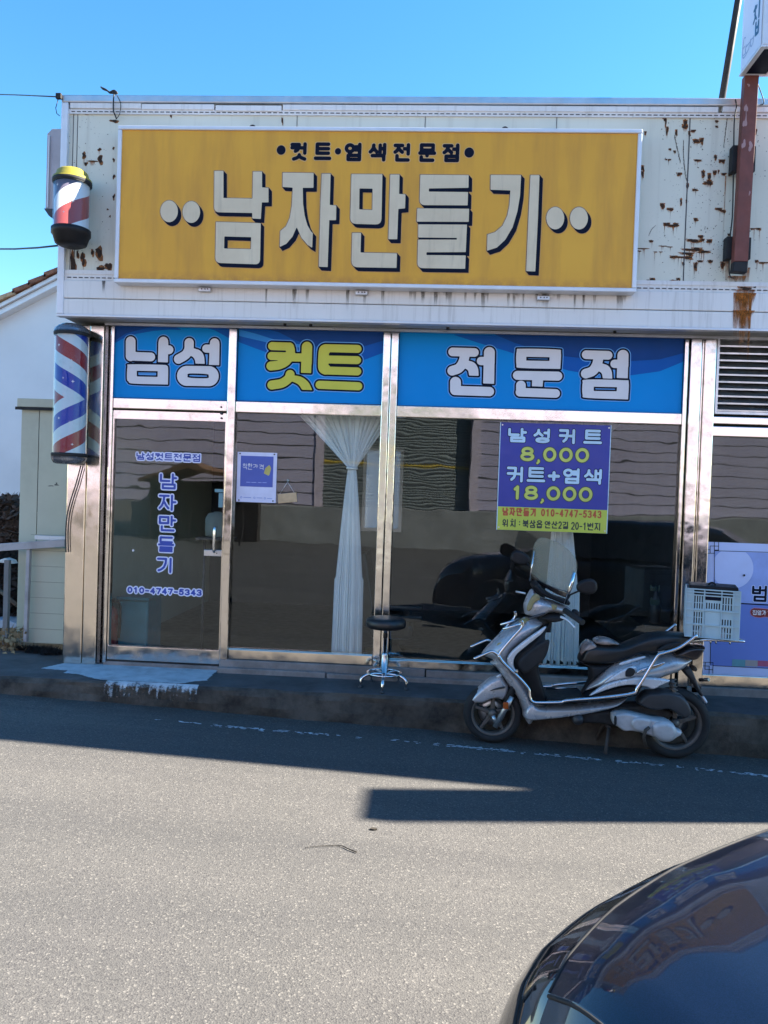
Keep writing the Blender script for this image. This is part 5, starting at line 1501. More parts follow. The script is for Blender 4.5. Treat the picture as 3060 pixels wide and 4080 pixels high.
# ================================================================== CABLES
def cable(name, label, P, r=.006, cat='cable'):
    bm = B(); tube(bm, P, r, 6); return obj(name, bm, M['cable'], None, label=label, cat=cat)
def px3(L): return [(*at(a, b, y)[:1], y, at(a, b, y)[1]) for a, b, y in L]
cable('overhead_wire', 'thin overhead wire running to the top left roof corner', px3([(-60, 375, 7.4), (60, 378, 6.9), (150, 382, 6.3), (238, 386, 5.80)]), .005)
cable('overhead_cable', 'dark cable sagging across the sky below the upper barber pole', px3([(-80, 992, 7.6), (60, 992, 7.0), (150, 987, 6.6), (235, 978, 6.12)]), .008)
bm = B(); x, z = at(241, 385, YS - .02); box(bm, x - .03, x + .012, YS - .04, YS - .014, z - .022, z + .02, .004); tube(bm, px3([(232, 395, 5.72), (222, 430, 5.72), (226, 452, 5.72), (238, 462, 5.732)]), .003, 6)
obj('wire_clamp', bm, M['matt_black'], None, label='small black wire clamp with a loose tail at the top left roof corner', cat='clamp')
bm = B()
tube(bm, px3([(a, b, 5.80) for a, b in arc([(402, 346), (412, 356), (428, 362), (446, 372), (468, 370), (452, 366), (440, 372), (424, 358), (408, 350)], 3)]), .006, 6)
tube(bm, px3([(a, b, 5.80) for a, b in arc([(440, 366), (455, 360), (468, 372), (452, 376)], 3)]), .006, 6)
tube(bm, px3([(a, b, 5.738) for a, b in arc([(454, 376), (452, 400), (452, 440), (460, 462), (464, 474)], 3)]), .005, 6)
tube(bm, px3([(a, b, 5.736) for a, b in arc([(466, 380), (480, 410), (478, 450), (464, 474)], 3)]), .003, 6)
obj('cable_tangle', bm, M['cable'], None, label='tangled black wire end sticking up over the parapet and hanging to the yellow sign', cat='cable')
bm = B()
for off, r in ((0, .0055), (9, .004)):
    tube(bm, px3([(a + off, b, 5.945) for a, b in arc([(322, 1856), (302, 1930), (284, 1985), (268, 2050), (262, 2120), (263, 2200)], 4)]), r, 6)
obj('pole_cable', bm, M['cable'], None, label='pair of thin black wires hanging from the lower barber pole along the steel column', cat='cable')

# ================================================================== STOOL
yst = 5.72
xs_, _ = at(1530, 2700, yst)
zst = ZP
st = thing('bar_stool', 'round black swivel stool on a chrome five legged base in front of the window post', 'stool', (xs_, yst, zst))
zs = at(1540, 2468, yst - .1)[1]; zs2 = at(1540, 2510, yst - .1)[1]
rs = (at(1618, 2490, yst)[0] - at(1457, 2490, yst)[0]) / 2
bm = B(); lathe(bm, [(.01, zs2 - .004), (rs * .82, zs2 - .004), (rs * .96, zs2 + .006), (rs, zs2 + .028), (rs * .985, zs2 + .050), (rs * .93, zs2 + .066), (rs * .80, zs2 + .074), (rs * .4, zs2 + .076), (.004, zs2 + .077)], xs_, yst, 48); obj('seat', bm, M['leather'], st)
bm = B(); lathe(bm, [(.035, zs2 - .012), (.035, zs2 - .003)], xs_, yst, 24); lathe(bm, [(.014, zst + .26), (.014, zs2 - .01)], xs_, yst, 20); obj('gas_lift', bm, M['chrome'], st)
bm = B(); lathe(bm, [(.026, zst + .085), (.026, zst + .235), (.022, zst + .25), (.016, zst + .262)], xs_, yst, 24); obj('column_sleeve', bm, plain('brushed_chrome', (.45, .46, .48), .22, 1.0), st)
bm = B(); lathe(bm, [(.010, zs2 - .09), (.017, zs2 - .075), (.017, zs2 - .045), (.008, zs2 - .02)], xs_, yst, 16); obj('lever_boot', bm, M['black'], st)
rr_ = .125
bm = B(); tube(bm, [(xs_ + rr_ * math.cos(2 * math.pi * k / 40), yst + rr_ * math.sin(2 * math.pi * k / 40), zst + .105) for k in range(40)], .0085, 10, cyc=True); obj('foot_ring', bm, M['chrome'], st)
for k in range(5):
    a = rad(-90 + 72 * k); ca, sa = math.cos(a), math.sin(a)
    bm = B(); tube(bm, [(xs_ + r * ca, yst + r * sa, zst + h) for r, h in arc([(.012, .098), (.08, .100), (.13, .094), (.168, .070), (.178, .036)], 5)], .0125, 10)
    lg = obj('leg', bm, M['chrome'], st)
    bm = B(); lathe(bm, [(.004, .036 + zst), (.006, .034 + zst), (.006, .018 + zst)], xs_ + .178 * ca, yst + .178 * sa, 12); lathe(bm, [(.006, zst + .018), (.012, zst + .014), (.017, zst + .006), (.017, zst)], xs_ + .178 * ca, yst + .178 * sa, 16); obj('foot', bm, M['dark_grey'], lg)

# ================================================================== INSIDE THE SHOP
def curtain(name, label, top, knot, bot, y, mat_top, zt_, knot_w, folds):
    """top/bot = (x0,x1), knot x; cloth gathered by a tie"""
    t = thing(name, label, 'curtain', (knot[0], y, bot[2]), 'white curtains behind the shop windows')
    nu, nv = 150, 60
    def grid(v0, v1, za, zb_, wa, wb, ease, amp0, amp1):
        V, F = [], []
        for j in range(nv + 1):
            tt = j / nv; e = ease(tt)
            z = za + (zb_ - za) * tt
            x0 = wa[0] + (wb[0] - wa[0]) * e; x1 = wa[1] + (wb[1] - wa[1]) * e
            for i in range(nu + 1):
                u = i / nu
                am = amp0 + (amp1 - amp0) * tt
                ph = 2 * math.pi * folds * (u + .045 * math.sin(5 * u + 1.3) + .012 * math.sin(17 * u + .4))
                yy = y + am * (math.sin(ph) + .4 * math.sin(2.3 * ph + 1)) + .01 * math.sin(7 * u)
                V.append((x0 + (x1 - x0) * u + am * .4 * math.cos(ph), yy, z + (.02 * math.sin(ph * .5) if (j == nv and v1) else 0)))
        for j in range(nv):
            for i in range(nu): F.append((j * (nu + 1) + i, j * (nu + 1) + i + 1, (j + 1) * (nu + 1) + i + 1, (j + 1) * (nu + 1) + i))
        return V, F
    kw = (knot[0] - knot_w, knot[0] + knot_w)
    obj('upper_drape', grid(0, 0, zt_, knot[1], top, kw, lambda t_: t_ ** .93, .022, .010), mat_top, t, smooth=True)
    obj('lower_drape', grid(0, 1, knot[1] - .002, bot[2], kw, bot[:2], lambda t_: min(1, 1.25 * t_ ** .8) if t_ < .6 else 1.0 * (.83 + .17 * t_) , .010, .020), M['curtain'], t, smooth=True)
    bm = B(); tube(bm, [(knot[0] + (knot_w + .008) * math.cos(2 * math.pi * k / 24), y + .03 * math.sin(2 * math.pi * k / 24), knot[1]) for k in range(24)], .010, 8, cyc=True); obj('tie_band', bm, M['curtain'], t)
    return t
yc = YF + .16
c1t = at(1170, 1650, yc)[0]; c1e = at(1580, 1655, yc)[0]
kx, kz = at(1403, 1866, yc)
curtain('curtain', 'white sheer curtain tied in the middle behind the middle window', (c1t, c1e), (kx, kz), (at(1322, 2600, yc)[0], at(1440, 2600, yc)[0], at(1370, 2602, yc)[1]), yc, m_film('sheer_gathered_cloth', (.88, .92, .95), .88, transl=.05), 2.31, .030, 15)
kx, kz = at(2238, 1890, yc)
curtain('curtain', 'white curtain hanging behind the scooter and the price poster', (at(2000, 1690, yc)[0], at(2490, 1690, yc)[0]), (kx, kz), (at(2160, 2640, yc)[0], at(2300, 2640, yc)[0], at(2230, 2640, yc)[1]), yc, M['curtain_thin'], 2.31, .030, 13)

def inside(name, label, cat, bms):
    t = thing(name, label, cat, bms[0])
    for nm, bm, m in bms[1:]: obj(nm, bm, m, t)
    return t
yi = 6.25
x, z = at(440, 2520, yi); bm = B(); zf = ZP + .022
lathe(bm, [(.05, zf), (.062, zf + .012), (.062, zf + .33), (.05, zf + .38), (.02, zf + .41)], x, yi, 24)
b2_ = B(); tube(b2_, [(x, yi, zf + .405), (x, yi, zf + .46)], .014, 10); tube(b2_, arc([(x, yi - .01, zf + .45), (x + .07, yi - .01, zf + .44), (x + .085, yi - .01, zf + .33), (x + .075, yi - .01, zf + .15)], 5), .010, 8); box(b2_, x - .05, x + .03, yi - .012, yi + .012, zf + .455, zf + .472, .003)
inside('fire_extinguisher', 'red fire extinguisher on the floor just inside the door', 'fire extinguisher', [(x, yi, zf), ('cylinder', bm, M['red_ext']), ('valve_hose', b2_, M['black'])])
x0, zt_ = at(470, 2390, 6.3); x1, _ = at(590, 2390, 6.3); bm = B(); box(bm, x0, x1, 6.3, 6.65, zf, zt_, .02); b2_ = B(); box(b2_, x0 - .012, x1 + .012, 6.285, 6.665, zt_ + .001, zt_ + .03, .008)
inside('storage_bin', 'teal plastic bin behind the lower left of the door', 'bin', [((x0 + x1) / 2, 6.48, zf), ('bin_body', bm, M['teal']), ('lid', b2_, M['teal'])])
x, z = at(865, 2090, 6.2); bm = B(); lathe(bm, [(.02, z - .10), (.09, z - .095), (.095, z - .05), (.095, z + .05), (.07, z + .09), (.03, z + .10), (.03, z + .105)], x, 6.2, 28)
b2_ = B(); box(b2_, x - .14, x + .14, 6.08, 6.32, z - .125, z - .101, .004)
sh_ = inside('wall_shelf', 'small dark shelf inside beside the door handle', 'shelf', [(x, 6.2, z - .125), ('shelf_board', b2_, M['dark_grey'])])
b3_ = B()
for dx in (-.1, .1): tube(b3_, [(x + dx, 6.2, zf), (x + dx, 6.2, z - .126)], .012, 8)
obj('leg', b3_, M['dark_grey'], sh_)
inside('water_jug', 'milky plastic jug seen through the glass beside the door handle', 'jug', [(x, 6.2, z - .10), ('jug_body', bm, M['milky'])])
a, b = at(856, 1948, YF + .016), at(898, 1962, YF + .016); bm = B(); box(bm, a[0], min(b[0], -1.612), YF + .0135, YF + .0155, b[1], a[1]); c, d = at(872, 1964, YF + .016), at(896, 2022, YF + .016); box(bm, c[0], min(d[0], -1.613), YF + .0136, YF + .0154, d[1], c[1])
obj('door_card', bm, M['cyan_card'], None, label='small pale blue card stuck to the door glass above the handle', cat='card')
# barber chair, back shelf with mirror
ych = 7.0
xc, zc = at(1640, 2445, ych)
ch = thing('barber_chair', 'black barber chair inside behind the window post', 'chair', (xc - .1, ych, zf))
bm = B(); box(bm, xc - .36, xc + .02, ych - .25, ych + .25, zc - .20, zc - .06, .04); obj('seat', bm, M['leather'], ch)
bm = B(); prism_y(bm, [(xc - .42, zc - .1), (xc - .30, zc - .1), (xc - .42, zc + .55), (xc - .54, zc + .52)], ych - .24, ych + .24, bev=.02); obj('backrest', bm, M['leather'], ch)
for s_ in (-1, 1):
    bm = B(); box(bm, xc - .36, xc + .10, ych + s_ * .29 - .04, ych + s_ * .29 + .04, zc - .02, zc + .03, .015); box(bm, xc - .08, xc - .02, ych + s_ * .29 - .02, ych + s_ * .29 + .02, zc - .12, zc - .021); obj('armrest', bm, M['leather'], ch)
bm = B(); lathe(bm, [(.26, zf), (.26, zf + .02), (.06, zf + .05), (.05, zc - .2)], xc - .17, ych, 28); obj('pedestal', bm, M['chrome'], ch)
a, b = at(2560, 2330, YF + .02), at(2650, 2640, YF + .02)
xb, zb9 = at(2612, 2620, 6.3)
bm = B(); lathe(bm, [(.035, zf + .45), (.042, zf + .46), (.042, zf + .62), (.016, zf + .68), (.014, zf + .72), (.02, zf + .725), (.02, zf + .745)], at(2612, 2400, 6.35)[0], 6.35, 20)
inside('pump_bottle', 'dark bottle on the counter inside the right window edge', 'bottle', [(at(2612, 2400, 6.35)[0], 6.35, zf + .45), ('bottle_body', bm, M['dark_grey'])])
xq = at(2612, 2400, 6.35)[0]
bm = B(); box(bm, xq - .12, xq + .10, 6.22, 6.7, zf + .42, zf + .449, .004); b2_ = B(); box(b2_, xq - .11, xq + .09, 6.25, 6.69, zf, zf + .419)
inside('counter', 'low dark counter inside the right window edge', 'counter', [(xq, 6.4, zf), ('counter_top', bm, M['dark_grey']), ('counter_body', b2_, M['dark_room'])])
s = Shape()
y = YF + .018
for chh, q in (('비', (2590, 2330, 2632, 2358)), ('늘', (2588, 2380, 2630, 2412))):
    A, D = at(q[0], q[1], y), at(q[2], q[3], y); text(s, chh, A[0], D[0], D[1], A[1], .012)
obj('window_lettering', fill(s.field, s.bounds(), .003, y), M['ptext_dark'], None, label='two small black letters stuck low on the right window beside the steel column', cat='lettering')

# ================================================================== LEFT SIDE
# white gabled house beyond
yh = 14.0
P = [at(*p, yh) for p in ((-420, 1500), (0, 1215), (230, 1096))]
sl = (P[2][1] - P[1][1]) / (P[2][0] - P[1][0])
ho = thing('white_house', 'white rendered house with a tiled gable roof behind the left corner', 'house', (-9, yh + 3, 0.1))
ridge_x = -4.2; xL = -13.5
zr = lambda x: P[1][1] + sl * (x - P[1][0]) - .30
bm = B(); prism_y(bm, [(xL, .1), (ridge_x * 2 - xL, .1), (ridge_x * 2 - xL, zr(xL)), (ridge_x, zr(ridge_x)), (xL, zr(xL))], yh, yh + 6); obj('gable_wall', bm, M['house_wall'], ho)
bm = B(); zz = at(0, 1990, yh)[1]; box(bm, xL - .02, ridge_x * 2 - xL + .02, yh - .03, yh - .004, .1, zz); obj('base_band', bm, M['house_base'], ho)
bm = B()
for off, th, y0_ in ((0, .10, -.22), (.11, .07, -.28)):
    prism_y(bm, [(xL - .6, zr(xL - .6) + off), (ridge_x, zr(ridge_x) + off), (ridge_x, zr(ridge_x) + off + th), (xL - .6, zr(xL - .6) + off + th)], yh + y0_, yh + 6.3)
obj('barge_board', bm, M['alu'], ho)
rf_ = B(); n_ = 34
L_ = ridge_x - (xL - .6)
for k in range(n_):
    xa_ = xL - .6 + L_ * k / n_; xb_ = xL - .6 + L_ * (k + 1.12) / n_
    prism_y(rf_, [(xa_, zr(xa_) + .185 + .03), (xb_, zr(xb_) + .185 + .0), (xb_, zr(xb_) + .255), (xa_, zr(xa_) + .30)], yh - .34, yh + 6.4, mi=(1 if (k * 7) % 5 in (0, 2) else 0))
prism_y(rf_, [(ridge_x, zr(ridge_x) + .2), (2 * ridge_x - xL + .6, zr(xL - .6) + .2), (2 * ridge_x - xL + .6, zr(xL - .6) + .3), (ridge_x, zr(ridge_x) + .3)], yh - .34, yh + 6.4)
obj('tiled_roof', rf_, [M['tile'], M['tile_pale']], ho)

# cream panel shed attached beside the shop
ysd = 6.55
xa_, zt_ = at(84, 1588, ysd); xm = at(158, 1650, ysd)[0]
she = thing('panel_shed', 'cream sandwich panel lean-to shed between the steel column and the vines', 'shed', (-3.2, 7.0, .1))
bm = B(); box(bm, xa_ + .01, xm - .006, ysd, 9.2, .1, zt_ - .09); box(bm, xm + .002, X0 + .02, ysd - .002, 9.2, .1, zt_ - .09); obj('shed_wall', bm, M['cream'], she)
bm = B(); box(bm, xm - .006, xm + .002, ysd + .004, ysd + .05, 1.4, zt_ - .1); obj('panel_joint', bm, M['dark_grey'], she)
bm = B(); box(bm, xa_ - .02, X0 + .02, ysd - .03, 9.25, zt_ - .075, zt_ + .0, .006); box(bm, xa_ - .03, X0 + .02, ysd - .04, ysd - .031, zt_ - .10, zt_ - .075, mi=1); obj('shed_cap', bm, [M['cream'], M['matt_black']], she)
yl = 6.42
xl_, z_ = at(112, 2180, yl); zb_l = at(118, 2560, yl)[1]
bm = B(); box(bm, xl_ + .02, X0 + .015, yl, ysd - .005, zb_l, z_); obj('lower_panel', bm, M['cream'], she)
bm = B()
for k in range(7):
    z = zb_l + .12 + k * .135; box(bm, xl_ + .022, X0 + .012, yl - .0025, yl + .01, z, z + .004)
obj('board_groove', bm, plain('groove_shadow', (.30, .30, .24), .8), she)
bm = B(); c, d = at(142, 2130, yl - .04), at(268, 2152, yl - .04); box(bm, c[0], X0 + .005, yl - .06, yl - .005, d[1] - .004, c[1] - .005, .004); obj('ledge_board', bm, M['trim'], she)
bm = B(); V, F = [], []
for (a, b, w_) in ((203, 1936, 11), (226, 1932, 12), (226, 1925, 5)):
    c = at(a, b, ysd); blob(V, F, c[0], c[1], w_ / FPX * 6.5, 2.2 / FPX * 6.5, ysd - .0035, 9)
bm.free(); obj('scuff_mark', (V, F), M['dark_grey'], she)
# white rail on posts
ra = thing('metal_rail', 'white square tube rail running left from the shed on a single post', 'railing', (-3.9, 6.36, .15))
c0, c1 = at(-300, 2186, 6.36), at(264, 2148, 6.36); c2 = at(264, 2178, 6.36); th = c1[1] - c2[1]
bm = B(); pts = [c0, c1, (c1[0], c1[1] - th), (c0[0], c0[1] - th)]; prism_y(bm, pts, 6.33, 6.39, bev=.004); obj('rail_tube', bm, M['rail_grey'], ra)
p0, p1 = at(124, 2178, 6.37), at(110, 2556, 6.37)
bm = B(); prism_y(bm, [(p1[0] - .028, p1[1]), (p1[0] + .002, p1[1]), (p0[0] + .002, p0[1] - .02), (p0[0] - .028, p0[1] - .02)], 6.345, 6.385, bev=.003); obj('post', bm, M['rail_grey'], ra)
q0 = at(76, 2180, 6.6); q1 = at(76, 2480, 6.6)
bm = B(); box(bm, q0[0] - .02, q0[0] + .02, 6.4, 6.44, .1, q0[1] - .1); obj('post', bm, plain('grey_weathered_post', (.2, .2, .2), .8), ra)

# black fibre mat on the step
V, F = [], []
for _ in range(2600):
    px_, py_ = random.uniform(98, 252), random.uniform(2566, 2612)
    if py_ > 2612 - (252 - px_) * .06 and px_ < 160 and py_ > 2600: continue
    x, yy = atz(px_, py_, ZP); yy = min(yy, 6.36); x = min(x, -2.89); a = random.uniform(0, 6.28); L = random.uniform(.03, .07); h = random.uniform(.01, .06)
    o = len(V); dx, dy = math.cos(a) * L, math.sin(a) * L
    V += [(x, yy, ZP + .002), (x + .006 * math.sin(a), yy - .006 * math.cos(a), ZP + .002), (x + dx, yy + dy, ZP + h)]; F.append((o, o + 1, o + 2))
obj('door_mat', (V, F), M['mat_fibre'], None, label='shaggy black fibre mat lying at the foot of the cream shed', cat='mat')

# dry vines: many small leaves and twigs
def scrub(name, label, cxs, n, mat, cat='plant', sz=(.02, .06)):
    V, F = [], []
    for _ in range(n):
        (px0, px1, py0, py1, y0, y1) = random.choice(cxs)
        yy = random.uniform(y0, y1); x, z = at(random.uniform(px0, px1), random.uniform(py0, py1), yy)
        if z < .12: continue
        r = random.uniform(*sz); o = len(V)
        u = Vector((random.gauss(0, 1), random.gauss(0, 1), random.gauss(0, 1))).normalized(); w = u.orthogonal().normalized()
        if random.random() < .4: r2 = r * .12; r *= 2.2
        else: r2 = r * .6
        c = Vector((x, yy, z))
        for s1_, s2_ in ((-1, 0), (0, -1), (1, 0), (0, 1)): V.append(tuple(c + u * r * s1_ + w * r2 * s2_))
        F.append((o, o + 1, o + 2, o + 3))
    return obj(name, (V, F), mat, None, label=label, cat=cat)
scrub('dry_vine', 'tangled dry brown vine bush at the left edge behind the rail', [(-160, 80, 1975, 2290, 7.3, 8.6), (-160, 60, 1990, 2200, 7.3, 8.6), (20, 92, 2040, 2270, 7.2, 7.8)], 9000, M['dry_plant'])
scrub('dark_hedge', 'dark dead undergrowth below the white rail at the left edge', [(-160, 84, 2190, 2480, 7.0, 8.2)], 6500, plain('dark_twigs', (.022, .017, .016), .9, var=.5))
scrub('straw_clump', 'dry straw grass clump at the left end of the pavement', [(0, 105, 2500, 2590, 6.3, 6.9), (-80, 60, 2540, 2610, 6.2, 6.8)], 700, M['straw'], 'grass', (.015, .035))
c = at(20, 2490, 6.9); bm = B(); prism_y(bm, [(c[0] - .12, c[1] - .02), (c[0] + .12, c[1] - .03), (c[0] + .15, c[1] + .02), (c[0] + .05, c[1] + .06), (c[0] - .1, c[1] + .055)], 6.85, 7.05, bev=.01); obj('plastic_sack', bm, plain('pale_plastic_sack', (.38, .45, .55), .5), None, label='crumpled pale plastic sack on the ground at the left edge', cat='sack')
c = at(25, 2235, 6.95); V, F = [], []
bm = B(); prism_y(bm, [(c[0] - .07, c[1] - .012), (c[0] + .09, c[1] - .02), (c[0] + .07, c[1] + .01), (c[0] + .01, c[1] + .03), (c[0] - .05, c[1] + .008)], 6.9, 7.0, bev=.006); obj('plastic_scrap', bm, M['trim'], None, label='scrap of white plastic caught in the undergrowth below the rail', cat='litter')
bm = B(); a, b = at(-10, 2345, 6.95), at(68, 2412, 6.8); tube(bm, [(a[0], 6.95, a[1]), (b[0], 6.8, b[1])], .018, 8); obj('timber_pole', bm, plain('grey_timber', (.10, .075, .055), .8), None, label='old timber pole leaning in the undergrowth at the left edge', cat='pole')

# twig and scraps on the road
def onroad(px_, py_):
    x, y_ = atz(px_, py_, -.02)
    for _ in range(3): x, y_ = atz(px_, py_, road_z(x))
    return x, y_
bm = B()
W = [onroad(a, b) for a, b in arc([(1215, 3382), (1270, 3376), (1335, 3373), (1365, 3376), (1390, 3388), (1422, 3400)], 3)]
rr = [.0012 + .0022 * (i / len(W)) for i in range(len(W))]
tube(bm, [(x, y_, road_z(x) + .006) for x, y_ in W], rr, 6)
obj('twig', bm, plain('dead_twig', (.03, .025, .02), .9), None, label='thin dark dead twig lying on the sunlit asphalt', cat='twig')
V, F = [], []
x, y_ = onroad(1487, 3306); o = 0
bm = B(); prism_z(bm, [(x - .017, y_ - .008), (x + .004, y_ - .012), (x + .02, y_ - .004), (x + .012, y_ + .009), (x - .008, y_ + .01)], road_z(x) + .001, road_z(x) + .008); obj('dead_leaf', bm, plain('dead_leaf_brown', (.035, .028, .02), .9), None, label='small dark dead leaf on the road below the sign shadow', cat='leaf')
# ================================================================== SCOOTER
YSC = 5.33
def sc(x, y, yp=YSC): return at(x / 1.3167 + 1800, y / 1.3167 + 2050, yp)
def SP(pts, yp=YSC): return [sc(a, b, yp) for a, b in pts]
def s2(x, y): return (x / 2.765 + 1800, y / 2.765 + 2080)       # crop B: front
def s3(x, y): return (x / 2.552 + 2250, y / 2.552 + 2450)       # crop C: rear
def FB(pts, yp=YSC): return [at(*s2(a, b), yp) for a, b in pts]
def FC(pts, yp=YSC): return [at(*s3(a, b), yp) for a, b in pts]
kx_ = YSC / FPX
wf, wr = sc(213, 1040), sc(1163, 1090)
rw_ = .205
zfb, zrb = road_z(wf[0]), road_z(wr[0])
rF = wf[1] - zfb; rR = wr[1] - zrb
scoot = thing('scooter', 'silver and black motor scooter with tinted windscreen parked against the kerb', 'scooter', ((wf[0] + wr[0]) / 2, YSC, road_z((wf[0] + wr[0]) / 2)))

def wheel(c, r, wd, yc, spokes):
    t = B(); k = wd / 2
    lathe(t, [(r * .74, yc - k * .75), (r * .80, yc - k), (r * .92, yc - k * .95), (r * .985, yc - k * .5), (r, yc), (r * .985, yc + k * .5), (r * .92, yc + k * .95), (r * .80, yc + k), (r * .74, yc + k * .75)], c[0], 0, 56, axis='y', cz=c[1], cap=False)
    w = obj('wheel', t, M['rubber'], scoot)
    b = B()
    lathe(b, [(r * .75, yc - k * .72), (r * .70, yc - k * .76), (r * .64, yc - k * .5), (r * .64, yc + k * .5), (r * .70, yc + k * .76), (r * .75, yc + k * .72)], c[0], 0, 48, axis='y', cz=c[1], cap=False)
    for q in range(spokes):
        a = 2 * math.pi * q / spokes + .3
        u, v = (math.cos(a), math.sin(a)), (-math.sin(a), math.cos(a))
        P_ = [(c[0] + u[0] * rr + v[0] * hw, c[1] + u[1] * rr + v[1] * hw) for rr, hw in ((r * .1, .016), (r * .66, .010), (r * .66, -.010), (r * .1, -.016))]
        prism_y(b, P_, yc - .018, yc + .018, bev=.004)
    lathe(b, [(.004, yc - k * .9), (.022, yc - k * .88), (.034, yc - k * .6), (.034, yc + k * .6), (.022, yc + k * .88), (.004, yc + k * .9)], c[0], 0, 24, axis='y', cz=c[1])
    obj('rim', b, M['rim'], w)
    b = B(); lathe(b, [(r * .22, yc + k * .8), (r * .48, yc + k * .8), (r * .48, yc + k * .86), (r * .22, yc + k * .86)], c[0], 0, 36, axis='y', cz=c[1], cap=False); obj('brake_disc', b, M['alu_raw'], w)
    return w
wheel(wf, rF, .10, YSC, 5)
wheel(wr, rR, .11, YSC, 5)

def pil(name, pts, T, r, mat, yc=YSC, h=.007, parent=scoot, sharp=(), n=5, curve=True, **kw):
    s = Shape().poly(loop(pts, n, sharp) if curve else pts)
    return obj(name, pillow(s, yc, T, r, h, **kw), mat, parent, smooth=True)

# front fender, fork
fen = pil('front_fender', FB([(195, 1965), (190, 1935), (280, 1830), (380, 1740), (470, 1690), (540, 1680), (600, 1760), (625, 1800), (615, 1880), (560, 1955), (500, 1935), (430, 1945), (340, 1985), (250, 1985)]), .085, .07, M['silver'], sharp=(0, 11))
pil('fender_crease', FB([(400, 1835), (480, 1800), (590, 1780), (560, 1805), (480, 1820)]), .012, .01, M['dark_grey'], yc=YSC - .072, h=.005, parent=fen)
b = B()
a0, a1 = sc(285, 985), sc(222, 1098)
for s_ in (-1, 1):
    tube(b, [(a0[0] + .03, YSC + s_ * .075, a0[1] + .06), (a0[0], YSC + s_ * .075, a0[1]), (a1[0], YSC + s_ * .075, a1[1])], [.017, .019, .019], 12)
    tube(b, [(a1[0], YSC + s_ * .075, a1[1] + .03), (wf[0], YSC + s_ * .07, wf[1])], .014, 10)
obj('fork', b, M['alu_raw'], scoot)
b = B(); box(b, *(sc(262, 990)[0], sc(290, 990)[0]), YSC - .10, YSC - .085, sc(270, 1000)[1], sc(270, 965)[1], .004); obj('side_reflector', b, M['amber'], scoot)
b = B(); A_, D_ = sc(330, 860), sc(270, 1000)
for s_ in (-1, 1): tube(b, [(A_[0] + .05, YSC + s_ * .05, A_[1] + .1), (D_[0], YSC + s_ * .06, D_[1])], .022, 10)
obj('fork_cover', b, M['matt_black'], scoot)

# leg shield / floor / belly in silver
body = pil('front_body', FB([(800, 1045), (1000, 1085), (1010, 1110), (960, 1180), (820, 1290), (700, 1390), (655, 1450), (650, 1520), (700, 1620), (770, 1700), (860, 1830), (900, 1930), (1000, 1985), (940, 2060), (880, 2210), (820, 2200), (730, 1960), (600, 1760), (500, 1610), (420, 1540), (460, 1515), (350, 1470), (330, 1440), (420, 1330), (560, 1200), (690, 1110), (780, 1080)], YSC), .185, .13, M['silver'], power=.6, n=4)
pil('nose_panel', FB([(345, 1440), (440, 1320), (560, 1210), (700, 1120), (790, 1050), (860, 1050), (850, 1090), (780, 1150), (640, 1300), (560, 1400), (500, 1420), (450, 1410), (400, 1425)]), .196, .09, M['silver_stain'], power=.6)
pil('silver_rib', FB([(1000, 1100), (960, 1175), (820, 1290), (700, 1390), (660, 1450), (655, 1530), (700, 1610), (700, 1660), (640, 1600), (590, 1510), (585, 1440), (640, 1360), (760, 1260), (900, 1160)]), .022, .022, M['silver_light'], yc=YSC - .165, h=.006)
pil('belly_panel', SP([(380, 1062), (372, 1000), (415, 962), (470, 990), (700, 985), (900, 962), (935, 950), (860, 1000), (760, 1025), (640, 1045), (500, 1060)]), .17, .06, M['silver'], power=.6)
pil('inner_legshield', FB([(1000, 1110), (1075, 1090), (1060, 1140), (1020, 1230), (1025, 1310), (990, 1430), (945, 1560), (960, 1660), (1000, 1790), (1050, 1900), (1180, 1925), (1440, 1925), (1440, 1975), (950, 1985), (880, 1940), (830, 1820), (700, 1620), (655, 1520), (660, 1450), (720, 1370), (850, 1260)]), .195, .06, M['black'], power=.6, n=4)
pil('shield_recess', FB([(1020, 1240), (1025, 1310), (985, 1430), (900, 1520), (780, 1600), (720, 1560), (700, 1480), (760, 1400), (900, 1290)]), .02, .05, M['matt_black'], yc=YSC - .182)
b = B(); A_, D_ = sc(480, 938), sc(690, 934); box(b, A_[0], D_[0], YSC - .17, YSC + .17, A_[1] - .012, A_[1] + .006, .005); obj('floorboard', b, M['black'], scoot)
b = B(); A_, D_ = sc(505, 938), sc(672, 934); tube(b, [(A_[0], YSC + .1, A_[1] + .008), (D_[0], YSC + .1, D_[1] + .008)], .006, 8); obj('floor_trim', b, M['chrome'], scoot)

# handlebar cowl, screen, mirrors, controls
cow = pil('headlamp_cowl', FB([(885, 730), (830, 800), (790, 900), (795, 970), (820, 1020), (960, 1045), (1000, 1030), (1080, 995), (1190, 1010), (1290, 1010), (1315, 975), (1270, 930), (1130, 870), (1000, 830), (940, 790)]), .17, .10, M['silver'], power=.6)
pil('peeled_patch', FB([(890, 760), (940, 790), (935, 830), (880, 860), (850, 930), (810, 950), (800, 905), (840, 810)]), .02, .03, plain('peeled_lacquer', (.26, .215, .10), .6, var=.25, scale=25), yc=YSC - .135, h=.006, parent=cow)
pil('peeled_patch', FB([(1060, 870), (1120, 885), (1110, 925), (1075, 935)]), .015, .02, bpy.data.materials['peeled_lacquer'], yc=YSC - .150, h=.006, parent=cow)
pil('cowl_vent', FB([(970, 1045), (1020, 1010), (1090, 1000), (1180, 1015), (1240, 1030), (1190, 1075), (1080, 1090)]), .172, .04, M['matt_black'], parent=cow)
pil('cowl_crease', FB([(815, 1020), (900, 985), (1000, 960), (940, 1005), (860, 1025)]), .012, .012, M['dark_grey'], yc=YSC - .150, h=.006, parent=cow)
